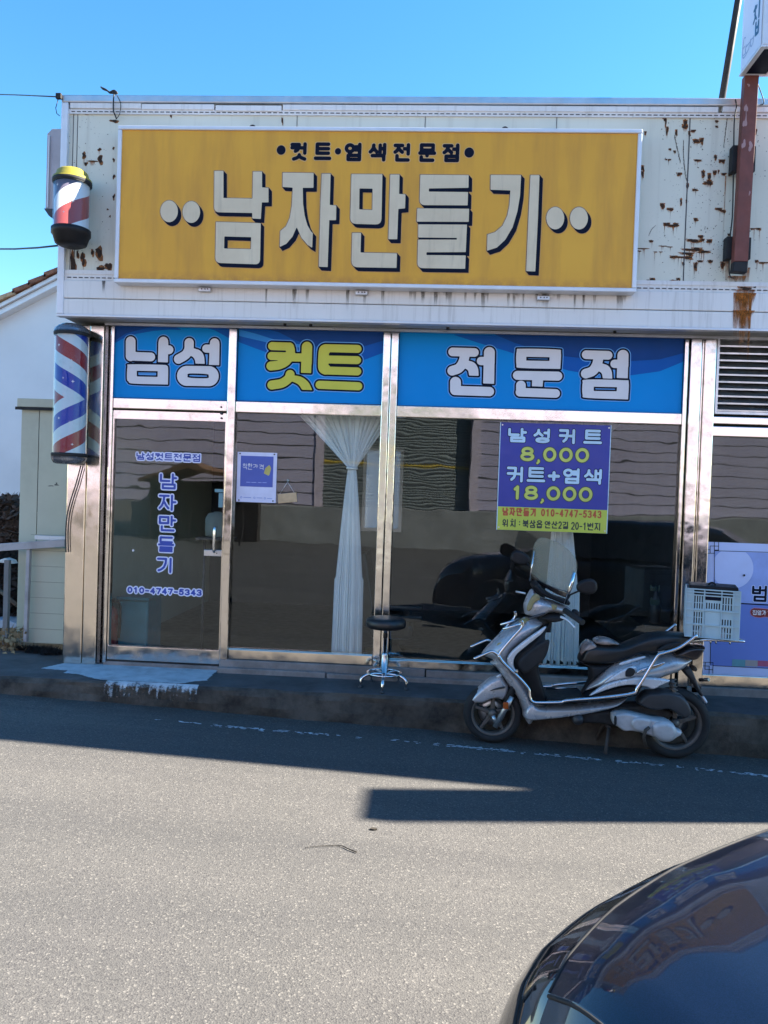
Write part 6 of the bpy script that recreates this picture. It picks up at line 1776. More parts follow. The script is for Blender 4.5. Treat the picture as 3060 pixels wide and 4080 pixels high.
pil('dark_visor', FB([(870, 690), (930, 640), (960, 700), (1100, 790), (1240, 840), (1290, 870), (1260, 910), (1100, 850), (960, 790), (905, 745)]), .165, .04, M['black'])
neck = B(); A_, D_ = FB([(1030, 1060), (1010, 1200)]); tube(neck, [(A_[0], YSC, A_[1] + .02), (D_[0], YSC, D_[1])], .05, 16); obj('steering_neck', neck, M['matt_black'], scoot)

# screen: one bowed clear sheet, the near edge swung towards the shop
scr = FB([(1000, 175), (950, 230), (925, 330), (895, 580), (920, 650), (1060, 740), (1225, 800), (1300, 640), (1330, 450), (1290, 340), (1200, 250), (1090, 195)])
xs0, xs1 = min(p[0] for p in scr), max(p[0] for p in scr)
def bow(X, Z):
    u = (X - xs0) / (xs1 - xs0)
    return YSC + .17 - .34 * np.clip(u, -.1, 1.1) - .05 * np.sin(np.pi * np.clip(u, 0, 1))
s = Shape().poly(loop(scr, 5))
wsn = obj('windscreen', pillow(s, YSC, .0022, .004, .009, ycurve=bow), M['screen'], scoot, smooth=True)
s = Shape().poly(loop(FB([(898, 590), (890, 560), (1000, 660), (1120, 710), (1235, 740), (1225, 805), (1060, 742), (920, 655)]), 4))
obj('screen_band', pillow(s, YSC, .0036, .004, .008, ycurve=bow), M['lens_dark'], wsn, smooth=True)
b = B(); A_, D_ = FB([(1300, 525), (1215, 875)])
tube(b, [(A_[0], bow(np.array(A_[0]), 0) - .012, A_[1]), (D_[0], YSC - .13, D_[1])], .011, 10)
obj('screen_stay', b, M['chrome'], wsn); b = B(); A_, D_ = FB([(935, 335), (880, 670)]); tube(b, [(A_[0], YSC + .12, A_[1]), (D_[0], YSC + .10, D_[1])], .006, 8)
obj('screen_stay', b, M['chrome'], wsn)
for nm, cpt, tilt, st_, yy in (('near', (1487, 712), .12, (1285, 800), -.30), ('far', (757, 400), -.32, (870, 480), .27)):
    c = at(*s2(*cpt), YSC + yy); b = B()
    rx, rz = .071, .050
    rx *= (YSC + yy) / YSC
    P_ = []
    for q in range(28):
        a = 2 * math.pi * q / 28; ex = abs(math.cos(a)) ** .85 * (1 if math.cos(a) > 0 else -1); ez = abs(math.sin(a)) ** .85 * (1 if math.sin(a) > 0 else -1)
        x_, z_ = rx * ex, rz * ez * (1 + .18 * ex * (1 if nm == 'near' else -1))
        P_.append((c[0] + x_ * math.cos(tilt) - z_ * math.sin(tilt), c[1] + x_ * math.sin(tilt) + z_ * math.cos(tilt)))
    sh_ = Shape().poly(P_)
    mo = obj('mirror', pillow(sh_, YSC + yy, .028, .045, .006), M['black'], scoot, smooth=True)
    b = B(); A_ = at(*s2(*st_), YSC + yy * .6); G_ = c
    tube(b, [(A_[0], YSC + yy * .55, A_[1] - (.02 if nm == 'far' else .03)), (A_[0] + .012 * (1 if nm == 'near' else -1), YSC + yy * .6, A_[1]), (G_[0] - (.045 if nm == 'near' else -.045), YSC + yy * .97, G_[1] - .03)], .006, 8); obj('mirror_stem', b, M['black'], mo)
b = B(); A_, D_ = at(*s2(1290, 1000), YSC - .22), at(*s2(1440, 1105), YSC - .33); tube(b, [(A_[0] - .02, YSC - .18, A_[1] + .01), (D_[0], YSC - .34, D_[1])], [.019, .019], 14); A2 = at(*s2(800, 960), YSC + .22); tube(b, [(A2[0] + .06, YSC + .14, A2[1]), (A2[0] + .07, YSC + .36, A2[1] + .0)], .018, 14); obj('handlebar_grip', b, M['rubber'], scoot)
pil('switch_box', FB([(1260, 935), (1300, 915), (1345, 945), (1350, 990), (1300, 1030), (1270, 1010)]), .04, .03, M['black'], yc=YSC - .19)
b = B(); A_, D_ = at(*s2(1215, 1055), YSC - .24), at(*s2(1360, 1165), YSC - .33)
tube(b, arc([(A_[0], YSC - .20, A_[1]), ((A_[0] * .5 + D_[0] * .5), YSC - .26, A_[1] - .012), (D_[0], YSC - .33, D_[1])], 5), [.009] * 3 + [.007] * 8, 8)
A_, D_ = at(*s2(715, 772), YSC + .3), at(*s2(800, 778), YSC + .3); tube(b, [(A_[0], YSC + .33, A_[1]), (D_[0], YSC + .26, D_[1])], .007, 8); obj('brake_lever', b, M['alu'], scoot)

# front and side crash bars in chrome
def bar(name, pts, yo, r=.0105, n=6, parent=scoot):
    for side in (-1, 1):
        b_ = B(); W = [at(*p, YSC - yo) for p in pts]
        W = arc([(x, YSC + side * yo, z) for x, z in W], n); tube(b_, W, r, 10); obj(name, b_, M['chrome'], parent)
bar('front_guard', [s2(245, 1508), s2(330, 1470), s2(430, 1430), s2(470, 1435), s2(520, 1475)], .205)
bar('front_guard', [s2(515, 1470), s2(560, 1400), s2(680, 1260), s2(770, 1160), s2(778, 1110), s2(768, 1085)], .205)
bar('leg_guard', [s2(515, 1470), s2(560, 1540), s2(640, 1620), s2(715, 1690), s2(800, 1780), s2(850, 1850), s2(860, 1930), s2(890, 1980), s2(980, 1990), s2(1200, 1985)] + [s3(0, 875), s3(150, 860), s3(400, 840), s3(690, 797), s3(740, 740), s3(830, 600), s3(940, 420), s3(1000, 390), s3(1150, 340), s3(1260, 270), s3(1345, 205)], .215, .0112, 5)
b = B(); A_ = at(*s2(717, 1640), YSC - .22); lathe(b, [(.006, YSC - .236), (.011, YSC - .234), (.013, YSC - .22), (.006, YSC - .218)], A_[0], 0, 16, axis='y', cz=A_[1]); obj('guard_bolt', b, M['chrome'], scoot)
b = B(); A_, D_ = FB([(550, 1158), (768, 1088)]); 
for s_ in (-1, 1): tube(b, [(A_[0], YSC + s_ * .09, A_[1]), (D_[0], YSC + s_ * .09, D_[1])], .010, 10)
obj('upper_guard', b, M['chrome'], scoot)
b = B(); A_, D_ = FB([(480, 1665), (525, 1640)]); tube(b, [(A_[0], YSC - .12, A_[1]), (D_[0], YSC - .12, D_[1])], .009, 8); obj('fork_bolt', b, M['alu'], scoot)

# seat, rear body
seat = pil('seat', FC([(140, 470), (150, 380), (200, 310), (300, 285), (540, 295), (700, 240), (840, 190), (980, 168), (1120, 170), (1230, 180), (1350, 200), (1260, 270), (1130, 330), (1000, 350), (860, 380), (760, 380), (640, 430), (480, 480), (300, 490)]), .135, .07, M['leather'], power=.6)
pil('seat_slot', FC([(890, 330), (960, 270), (1110, 235), (1110, 265), (1060, 300)]), .02, .02, M['matt_black'], yc=YSC - .122)
pil('seat_flap', FC([(150, 420), (160, 330), (230, 255), (290, 270), (310, 310), (230, 355), (190, 360)]), .138, .04, M['plastic_bag'])
pil('torn_seat_cover', FC([(290, 250), (340, 222), (430, 225), (545, 280), (540, 300), (400, 302), (310, 290)]), .12, .05, M['plastic_bag'])
pil('seat_base', FC([(150, 480), (330, 490), (520, 470), (400, 550), (290, 640), (210, 750), (190, 800), (170, 780), (200, 720), (240, 640), (230, 530)]), .12, .05, M['matt_black'])
side = pil('side_panel', FC([(190, 770), (215, 720), (290, 640), (400, 530), (520, 455), (640, 410), (760, 400), (940, 415), (1080, 390), (1280, 432), (1240, 500), (1130, 570), (990, 620), (820, 690), (740, 690), (560, 700), (330, 735)]), .175, .11, M['silver'], power=.6)
pil('panel_stripe', FC([(200, 765), (300, 680), (430, 620), (600, 585), (740, 578), (900, 588), (1000, 612), (900, 660), (825, 695), (760, 672), (640, 655), (520, 662), (380, 700)]), .024, .02, M['silver_light'], yc=YSC - .155, h=.006)
pil('panel_shoulder', FC([(340, 640), (430, 560), (560, 485), (660, 470), (640, 560), (540, 590), (420, 615)]), .016, .03, M['silver_light'], yc=YSC - .163, h=.006)
pil('lower_side_cover', FC([(185, 785), (300, 735), (430, 690), (560, 658), (680, 665), (770, 685), (735, 735), (700, 790), (540, 815), (330, 840), (190, 845)]), .185, .05, M['black'], power=.6)
pil('grip_recess', FC([(548, 560), (552, 510), (590, 480), (635, 490), (648, 525), (620, 562), (575, 572)]), .016, .012, M['matt_black'], yc=YSC - .170, h=.005)
pil('emblem_strip', FC([(665, 535), (680, 500), (760, 470), (935, 415), (930, 440), (890, 470), (800, 500)]), .010, .012, M['chrome'], yc=YSC - .176, h=.005, sharp=(3,))
pil('seat_rail', FC([(520, 440), (740, 378), (755, 395), (640, 435), (525, 470)]), .012, .012, M['silver_light'], yc=YSC - .135, h=.005)
pil('seat_rail', FC([(900, 335), (1060, 305), (1060, 318), (905, 345)]), .012, .010, M['silver_light'], yc=YSC - .125, h=.005)
tl = pil('tail_cover', FC([(1085, 385), (1200, 310), (1300, 290), (1390, 298), (1385, 340), (1340, 400), (1285, 440), (1200, 430)]), .15, .05, M['lens_dark'])
pil('tail_lamp', FC([(1340, 300), (1390, 298), (1384, 345), (1340, 402), (1290, 438), (1310, 390), (1340, 345)]), .152, .03, M['tail'], parent=tl)
flap = pil('rear_mudguard', FC([(1190, 560), (1250, 520), (1290, 560), (1340, 680), (1400, 800), (1390, 830), (1340, 770), (1270, 660)]), .06, .03, M['dark_grey'])
pil('mudguard_tip', FC([(1380, 825), (1400, 812), (1440, 870), (1430, 892), (1412, 885)]), .05, .015, M['alu'], parent=flap, h=.005)
pil('plate_bracket', FC([(1270, 540), (1310, 512), (1335, 540), (1310, 570)]), .07, .02, plain('brown_rusted_bracket', (.05, .035, .025), .8))
b = B(); A_, D_ = FC([(1340, 640), (1400, 615)]); tube(b, [(A_[0], YSC - .06, A_[1]), (D_[0], YSC - .12, D_[1])], .012, 8); obj('rear_indicator', b, M['lens_dark'], scoot)

# engine, air box, covers
pil('air_box', FC([(700, 860), (740, 780), (800, 740), (880, 735), (960, 725), (1080, 745), (1170, 800), (1225, 890), (1225, 970), (1160, 1005), (1080, 960), (1000, 915), (850, 925)]), .09, .05, M['dark_grey'], yc=YSC - .07)
cv = pil('transmission_cover', FC([(435, 950), (520, 925), (600, 928), (700, 950), (850, 985), (960, 995), (1040, 1045), (1065, 1090), (1115, 1110), (1105, 1150), (1060, 1175), (1000, 1212), (930, 1215), (860, 1180), (720, 1130), (620, 1110), (540, 1110), (480, 1070), (440, 1040)]), .07, .03, M['engine'], yc=YSC - .12, power=.5, n=4)
pil('round_cover', FC([(800, 1080), (820, 1025), (880, 1000), (960, 1000), (1030, 1045), (1055, 1110), (1030, 1180), (960, 1210), (880, 1190), (820, 1140)]), .05, .09, M['engine'], yc=YSC - .175, parent=cv)
pil('round_cover', FC([(600, 1020), (625, 975), (680, 960), (740, 965), (800, 990), (780, 1070), (740, 1110), (660, 1100), (615, 1070)]), .03, .05, M['engine'], yc=YSC - .178, parent=cv)
pil('cover_rib', FC([(440, 960), (460, 955), (460, 1030), (438, 1035)]), .02, .01, M['matt_black'], yc=YSC - .18, h=.005, parent=cv)
b = B(); W = FC([(770, 1050), (730, 1075), (715, 1150), (740, 1240)]); tube(b, [(x, YSC - .21 - .01 * (i == 1), z) for i, (x, z) in enumerate(W)], .011, 8); obj('kick_lever', b, plain('rusty_lever', (.05, .038, .03), .7), scoot)
pil('engine_block', FC([(30, 1010), (80, 970), (200, 960), (430, 950), (560, 900), (900, 900), (1100, 1000), (900, 1120), (700, 1130), (500, 1130), (350, 1100), (150, 1090), (60, 1060)]), .09, .05, plain('oily_engine', (.022, .021, .021), .7, var=.5, scale=25, bump=.4), yc=YSC + .02)
b = B(); A_ = FC([(105, 1020)])[0]; lathe(b, [(.004, YSC - .13), (.03, YSC - .128), (.038, YSC - .10), (.038, YSC - .04)], A_[0], 0, 20, axis='y', cz=A_[1]); obj('engine_cap', b, M['dark_grey'], scoot)
b = B()
for s_ in (-1, 1):
    W = FC([(430, 1120), (400, 1210), (365, 1345)]); tube(b, [(x, YSC + s_ * (.06 + .04 * i), z) for i, (x, z) in enumerate(W)], .012, 8)
W = FC([(430, 1120)]); tube(b, [(W[0][0], YSC - .07, W[0][1]), (W[0][0], YSC + .07, W[0][1])], .014, 8); obj('centre_stand', b, plain('rusty_stand', (.05, .04, .035), .8, var=.4), scoot)
b = B(); A_, D_ = FC([(1045, 620), (1085, 900)])
tube(b, [(A_[0], YSC - .10, A_[1]), (D_[0], YSC - .10, D_[1])], .014, 10); nn = 90
tube(b, [(A_[0] + (D_[0] - A_[0]) * k / nn + .024 * math.cos(k * .55), YSC - .10 + .024 * math.sin(k * .55), A_[1] + (D_[1] - A_[1]) * k / nn) for k in range(nn + 1)], .005, 6); obj('rear_shock', b, M['rim'], scoot)
b = B(); W = FC([(650, 1050), (800, 1150), (1000, 1180), (1150, 1120), (1330, 1060)]); 
tube(b, [(x, YSC + .14, z) for x, z in arc([W[0], W[1], W[2]], 5)], .018, 10); tube(b, [(W[2][0], YSC + .14, W[2][1]), (W[4][0], YSC + .14, W[4][1])], .045, 16); obj('exhaust', b, M['dark_grey'], scoot)

# rear rack
zr0 = sc(1300, 636)[1]; xr0, xr1 = sc(1290, 640)[0], sc(1487, 640)[0]
b = B()
tube(b, arc([(xr0 - .03, YSC - .13, zr0 - .008), (xr0 + .03, YSC - .15, zr0), (xr1 - .03, YSC - .15, zr0), (xr1, YSC - .12, zr0), (xr1, YSC + .12, zr0), (xr1 - .03, YSC + .15, zr0), (xr0 + .03, YSC + .15, zr0), (xr0 - .03, YSC + .13, zr0 - .008)], 4), .009, 10)
for dx in (.05, .12): tube(b, [(xr0 + dx, YSC - .15, zr0), (xr0 + dx, YSC + .15, zr0)], .007, 8)
for dx in (.04, .075, .165): tube(b, [(xr0 + dx, YSC - .13, zr0 - .026), (xr0 + dx, YSC - .13, zr0 - .005)], .006, 8)
tube(b, [(xr0 - .22, YSC - .07, zr0 - .05), (xr0 + .05, YSC - .07, zr0 - .006)], .012, 8); tube(b, [(xr0 - .22, YSC + .07, zr0 - .05), (xr0 + .05, YSC + .07, zr0 - .006)], .012, 8)
obj('rear_rack', b, M['chrome'], scoot)

# ================================================================== CRATE on the rack
yf = YSC - .16; yb_ = YSC + .15
def cr(x, y): return at(x / 2.9625 + 2500, y / 2.9625 + 2100, yf)
A_, D_ = cr(692, 722), cr(1300, 1252)
cx0, cx1, cz0, cz1 = (A_[0] + cr(690, 1250)[0]) / 2, (D_[0] + cr(1312, 730)[0]) / 2, zr0 + .0105, A_[1] - .003
crate = thing('plastic_crate', 'pale blue slotted plastic crate strapped on the scooter rack', 'crate', ((cx0 + cx1) / 2, YSC, cz0))
W_, H_ = cx1 - cx0, cz1 - cz0
fx = lambda u: cx0 + (u - 692) / (1306 - 692) * W_
fz = lambda v: cz1 - (v - 722) / (1250 - 722) * H_
def crate_face(y0, y1, out):
    """slotted wall: back sheet with slot openings, ribs proud of it"""
    b_ = B()
    zones = []
    slots = []
    for (u0, u1, n_) in ((785, 895, 4), (1100, 1220, 4)):
        for (v0, v1) in ((800, 870), (878, 938), (975, 1030) if u0 < 1000 else (0, 0), (1036, 1098), (1125, 1180), (1190, 1240)):
            if v1 == 0: continue
            w_ = (u1 - u0) / n_
            for k_ in range(n_): slots.append((u0 + (k_ + .22) * w_, u0 + (k_ + .68) * w_, v0, v1))
    for (u0, u1) in ((785, 895), (912, 1088), (1102, 1218)):
        slots.append((u0, u1, 737, 754)); slots.append((u0, u1, 768, 786))
    for k_ in range(6): slots.append((920 + k_ * 28 + 5, 920 + k_ * 28 + 19, 868, 932))
    us = sorted(set([692, 1306] + [s_[0] for s_ in slots] + [s_[1] for s_ in slots])); vs = sorted(set([722, 1250] + [s_[2] for s_ in slots] + [s_[3] for s_ in slots]))
    for i in range(len(us) - 1):
        run = None
        for j in range(len(vs)):
            solid = j < len(vs) - 1 and not any(s_[0] <= us[i] + .01 and us[i + 1] - .01 <= s_[1] and s_[2] <= vs[j] + .01 and vs[j + 1] - .01 <= s_[3] for s_ in slots)
            if solid and run is None: run = vs[j]
            if not solid and run is not None:
                a_, c_ = fx(us[i]), fx(us[i + 1]); z1_, z0_ = fz(run), fz(vs[j])
                ya = y0
                q = [b_.verts.new(p) for p in ((a_, ya, z0_), (c_, ya, z0_), (c_, ya, z1_), (a_, ya, z1_))]; b_.faces.new(q)
                q = [b_.verts.new(p) for p in ((a_, y1, z0_), (c_, y1, z0_), (c_, y1, z1_), (a_, y1, z1_))]; b_.faces.new(q[::-1])
                run = None
    d = out
    yo0, yo1 = (y0 - d, y0 - .0005) if d > 0 else (y0 + .0005, y0 - d)
    for u in (697, 775, 903, 1095, 1225, 1300): box(b_, fx(u) - .0025, fx(u) + .0025, yo0, yo1, cz0, cz1)
    for v in (727, 760, 792, 950, 1108, 1245): box(b_, cx0, cx1, yo0 + .001, yo1 + .0, fz(v) - .003, fz(v) + .003)
    for v in (875, 1030): 
        box(b_, fx(700), fx(772), yo0 + .002, yo1, fz(v) - .003, fz(v) + .003); box(b_, fx(1228), fx(1298), yo0 + .002, yo1, fz(v) - .003, fz(v) + .003)
    return b_
obj('front_wall', crate_face(yf + .012, yf + .015, .012), M['crate'], crate)
obj('rear_wall', crate_face(yb_ - .015, yb_ - .012, .012), M['crate_in'], crate)
b = B(); box(b, cx0 + .003, cx0 + .007, yf + .016, yb_ - .028, cz0 + .004, cz1 - .003); box(b, cx1 - .007, cx1 - .003, yf + .016, yb_ - .028, cz0 + .004, cz1 - .003)
for k in range(4):
    y_ = yf + .05 + k * .07
    for xx in (cx0 - .003, cx1 + .0005): box(b, xx, xx + .0025, y_, y_ + .006, cz0 + .01, cz1 - .01)
obj('side_wall', b, M['crate'], crate)
b = B(); box(b, cx0 + .004, cx1 - .004, yf + .016, yb_ - .03, cz0, cz0 + .0035); obj('crate_floor', b, M['crate_in'], crate)
b = B(); box(b, cx0 + .02, cx1 - .02, yf + .03, yb_ - .04, cz0 + .006, cz1 - .02, .01); obj('slot_shade_box', b, M['matt_black'], crate)  # black box added behind the slots, standing in for shade inside the crate
b = B(); box(b, fx(912), fx(1088), yf + .0085, yf + .0115, fz(838), fz(800), .001); lb_ = obj('brand_plate', b, M['navy'], crate)
b = B(); box(b, fx(912), fx(1086), yf + .0088, yf + .0112, fz(1104), fz(962), .001); obj('blank_plate', b, M['crate'], crate)
b = B()
box(b, fx(730), fx(1278), yf + .03, yb_ - .04, cz1 - .012, cz1 + .020, .006)
obj('black_lid', b, M['black'], crate)
b = B(); xh = fx(990); tube(b, arc([(xh - .022, YSC - .05, cz1 + .016), (xh - .016, YSC - .05, cz1 + .030), (xh, YSC - .05, cz1 + .037), (xh + .016, YSC - .05, cz1 + .030), (xh + .022, YSC - .05, cz1 + .016)], 4), .006, 8); box(b, xh - .024, xh - .014, YSC - .057, YSC - .043, cz1 + .012, cz1 + .024, .002); box(b, xh + .014, xh + .024, YSC - .057, YSC - .043, cz1 + .012, cz1 + .024, .002); obj('lid_handle', b, M['black'], crate)
b = B()
for k in range(3):
    x = fx(1000 + k * 30); box(b, x, x + .02, yf + .05, yf + .12, cz0 + .004, cz0 + .07 + .012 * k, .006)
bagm = plain('crumpled_white_bag', (.45, .48, .50), .5, var=.25, scale=30)
sB = Shape().poly(loop([(fx(860), cz0 + .006), (fx(1140), cz0 + .006), (fx(1130), fz(1140)), (fx(1060), fz(1118)), (fx(960), fz(1125)), (fx(870), fz(1135))], 5))
b.free()
obj('plastic_bag', pillow(sB, yf + .0225, .0055, .01, .006), bagm, None, smooth=True, label='crumpled white plastic bag lying inside the pale blue crate', cat='bag')

CROT = rad(-17)
pv = Vector((crate.location.x, crate.location.y, 0))
sh_c = Vector((.05, -.01, 0))
bago = [o for o in bpy.data.objects if o.name == 'plastic_bag'][0]
rl = bago.location - pv
bago.location = pv + Matrix.Rotation(CROT, 3, 'Z') @ rl + sh_c
bago.rotation_euler.z = CROT
crate.rotation_euler.z = CROT
crate.location = crate.location + sh_c
# ================================================================== PARKED CAR (near right)
ang = .413
CO = Vector((0.465, 0.875, 0)); zc_ = road_z(.9)
ux = Vector((math.cos(ang), math.sin(ang), 0)); uy = Vector((-math.sin(ang), math.cos(ang), 0))   # ux: nose to tail, uy: towards the far side
car = thing('parked_car', 'dark navy car with a glossy bonnet parked in the right foreground', 'car', (CO.x + ux.x * 2.2, CO.y + ux.y * 2.2, zc_))
def cw(l, t, z):
    p = CO + ux * l + uy * t; return (p.x, p.y, z + zc_)
def halfw(l):
    if l < .9: return .842 * (1 - max(0, (.9 - l) / 1.2) ** 2.7) ** (1 / 2.3)
    if l > 3.7: return .842 - .06 * ((l - 3.7) / .8) ** 2
    return .842
def topz(l): return float(np.interp(l, [0, .05, .12, .25, .45, .8, 1.25, 4.0, 4.3, 4.5], [.735, .80, .85, .895, .94, .99, 1.03, 1.05, 1.0, .85])) * .977 + .034
NS = 61
def section(l):
    w = halfw(l); zt = topz(l); P = []
    for k in range(NS):
        s_ = -1 + 2 * k / (NS - 1); a = abs(s_); sg = 1 if s_ >= 0 else -1
        if a <= .66:
            q = a / .66; t = .90 * q; z = zt - .014 * q * q - .051 * q ** 7
        elif a <= .84:
            q = (a - .66) / .18; th = q * math.pi / 2
            t = .90 + (.10 + .19 * max(0, 1 - l / .5)) * math.sin(th); z = zt - .065 - .15 * (1 - math.cos(th)) - .03 * q
        else:
            q = (a - .84) / .16; z0_ = zt - .245; t = 1.0 + .19 * max(0, 1 - l / .5) + .012 * math.sin(math.pi * q) - .03 * q * q; z = z0_ + (.25 - z0_) * q
        P.append((sg * t * w, z, a))
    return P
ls = list(np.concatenate([np.array([0, .012, .03, .055, .085]), np.arange(.12, .9, .035), np.arange(.9, 1.4, .08), [1.45, 1.8, 2.3, 2.8, 3.3, 3.7, 4.0, 4.2, 4.35, 4.45]]))
groups = {'bonnet': [], 'headlamp': [], 'headlamp_b': [], 'wing': [], 'tail_deck': []}
V = []; rows = []
for l in ls:
    rows.append(len(V))
    for (t, z, a) in section(l): V.append(cw(l, t, z))
for i in range(len(ls) - 1):
    lm = (ls[i] + ls[i + 1]) / 2
    for k in range(NS - 1):
        a = abs(-1 + 2 * (k + .5) / (NS - 1)); f = (rows[i] + k, rows[i] + k + 1, rows[i + 1] + k + 1, rows[i + 1] + k)
        if lm > 1.42 and a < .66: g = 'tail_deck'
        elif a < .655 and lm > .05: g = 'bonnet'
        elif .655 <= a < .845 and lm < .50 - .5 * max(0, a - .76): g = 'headlamp' if k > NS / 2 else 'headlamp_b'
        elif lm <= .05 and a < .655: g = 'wing'
        else: g = 'wing'
        groups[g].append(f[::-1])
def sub(fs):
    idx = sorted(set(i for f in fs for i in f)); mp = {v: i for i, v in enumerate(idx)}
    return [V[i] for i in idx], [tuple(mp[i] for i in f) for f in fs]
bon = obj('bonnet', sub(groups['bonnet']), M['car'], car, smooth=True)
obj('body_side', sub(groups['wing']), M['car'], car, smooth=True)
obj('rear_deck', sub(groups['tail_deck']), M['car'], car, smooth=True)
for g in ('headlamp', 'headlamp_b'):
    h_ = obj('headlamp', sub(groups[g]), M['car_lamp'], car, smooth=True)
    sg = 1 if g == 'headlamp' else -1
# shut lines
bm = B()
for sg in (-1, 1):
    W = []
    for l in ls:
        if .05 < l < 1.3:
            k = int(round((1 + sg * .655) / 2 * (NS - 1))); P_ = section(l)[k]; W.append(cw(l, P_[0] + sg * .002, P_[1] - .001))
    tube(bm, W, .0032, 6)
k0, k1 = int(round((1 - .655) / 2 * (NS - 1))), int(round((1 + .655) / 2 * (NS - 1)))
W = [cw(.05, section(.05)[k][0], section(.05)[k][1]) for k in range(k0, k1 + 1)]; tube(bm, W, .0042, 6)
obj('shut_line', bm, M['matt_black'], car)
# nose, grille and chrome strip
Vn, Fn = [], []
hn = 8; S0 = section(0.0)
for (t, z, a) in S0:
    for q in range(hn):
        r = q / (hn - 1); Vn.append(cw(-.055 * math.sin(math.pi * r * .75) - .002, t * (1 + .02 * math.sin(math.pi * r)), z + (.24 - z) * r))
for k in range(NS - 1):
    for q in range(hn - 1): Fn.append((k * hn + q, (k + 1) * hn + q, (k + 1) * hn + q + 1, k * hn + q + 1))
obj('front_bumper', (Vn, Fn), M['car_black'], car, smooth=True)
bm = B(); tube(bm, [cw(-.03, t_ * .01, .665) for t_ in range(-40, 41, 4)], .02, 8); obj('grille_strip', bm, M['chrome'], car)
# cabin
prof = [(1.22, 1.02, .80, 0), (1.95, 1.43, .63, 0), (2.3, 1.48, .61, 1), (3.1, 1.47, .60, 1), (3.5, 1.40, .60, 1), (4.12, 1.06, .70, 0)]
def strip(q):  # cross section at prof index
    l, z, w, _ = prof[q]; return [(l, -.80, min(1.02, z)), (l, -w, z - .04), (l, -w + .06, z), (l, w - .06, z), (l, w, z - .04), (l, .80, min(1.02, z))]
Vg, Fg, Fr = [], [], []
for q in range(len(prof)):
    for (l, t, z) in strip(q): Vg.append(cw(l, t, z))
for q in range(len(prof) - 1):
    for k in range(5):
        f = (q * 6 + k, q * 6 + k + 1, (q + 1) * 6 + k + 1, (q + 1) * 6 + k)
        (Fr if (1 <= k <= 3 and 1 <= q <= 3) else Fg).append(f[::-1])
V = Vg
obj('car_windows', sub(Fg), M['car_glass'], car); obj('car_roof', sub(Fr), M['car'], car, smooth=True)
for l in (.88, 3.55):
    for sg in (-1, 1):
        bm = B(); c = CO + ux * l + uy * (sg * .83); r = .33
        def P3(rr, aa, tt): return tuple(c + ux * (rr * math.cos(aa)) + uy * tt + Vector((0, 0, .33 + zc_ + rr * math.sin(aa))))
        prof_ = [(.18, -.10), (.30, -.11), (.33, -.07), (.33, .07), (.30, .11), (.18, .10)]
        rings = [[bm.verts.new(P3(rr, 2 * math.pi * k / 36, tt)) for k in range(36)] for rr, tt in prof_]
        for i in range(5):
            for k in range(36): bm.faces.new((rings[i][k], rings[i][(k + 1) % 36], rings[i + 1][(k + 1) % 36], rings[i + 1][k])).smooth = True
        bm.faces.new(rings[0]); bm.faces.new(rings[-1])
        obj('wheel', bm, M['rubber'], car)
for sg in (-1, 1):
    bm = B(); c = cw(1.45, sg * 1.0, 1.02); box(bm, c[0] - .10, c[0] + .10, c[1] - .06, c[1] + .06, c[2] - .06, c[2] + .07, .035); obj('door_mirror', bm, M['car'], car)

# ================================================================== ACROSS THE STREET (seen mirrored in the glass and steel)
yo = -12.55
g0 = -.15
wl = thing('siding_building', 'tall pinkish grey siding building across the street seen mirrored in the shop glass', 'building', (0, yo - 2, g0))
def mx(px_, py_, y_=2 * YF - yo):   # mirrored: pixel in the glass -> x on the opposite wall
    return at(px_, py_, y_)
sx_a, sx_b = mx(1075 + 200, 1800)[0], mx(1905, 1850)[0]
bm = B(); box(bm, -14, sx_a, yo - 4, yo - .05, 1.25, 7.6); box(bm, sx_b, 22, yo - 4, yo - .05, 1.25, 7.6); box(bm, sx_a, sx_b, yo - 4, yo - .05, 4.9, 7.6); obj('siding_wall', bm, M['siding'], wl)
bm = B(); box(bm, sx_a + .01, sx_b - .01, yo - .4, yo - .25, 1.2, 4.88); obj('roller_shutter', bm, M['shutter'], wl)
bm = B()
for x in (sx_a, sx_b): box(bm, x - .15, x + .15, yo - .2, yo - .02, 1.25, 4.95)
obj('shutter_frame', bm, M['pinkish'], wl)
bm = B(); box(bm, -14.2, 22.2, yo - 4.2, yo + .15, 7.6, 7.8); obj('eaves', bm, M['alu_raw'], wl)
cwl = obj('street_wall', (lambda b_: (box(b_, -9.0, 22, yo - .02, yo + .30, g0 - .9, 1.24, .02), b_)[-1])(B()), M['wallconc'], None, label='long low concrete wall along the far side of the street', cat='wall')
bx, bz = mx(2440, 1870); bm = B(); box(bm, bx - .35, bx + .35, yo - .04, yo + .35, bz - .3, bz + .3, .03); obj('meter_box', bm, M['dark_grey'], wl)
# the far side of the street runs askew to the shop
for o_ in (wl, cwl):
    pv_ = Vector((0, yo, 0)); rl_ = o_.location - pv_
    o_.location = pv_ + Matrix.Rotation(rad(-15), 3, 'Z') @ rl_
    o_.rotation_euler.z = rad(-15)
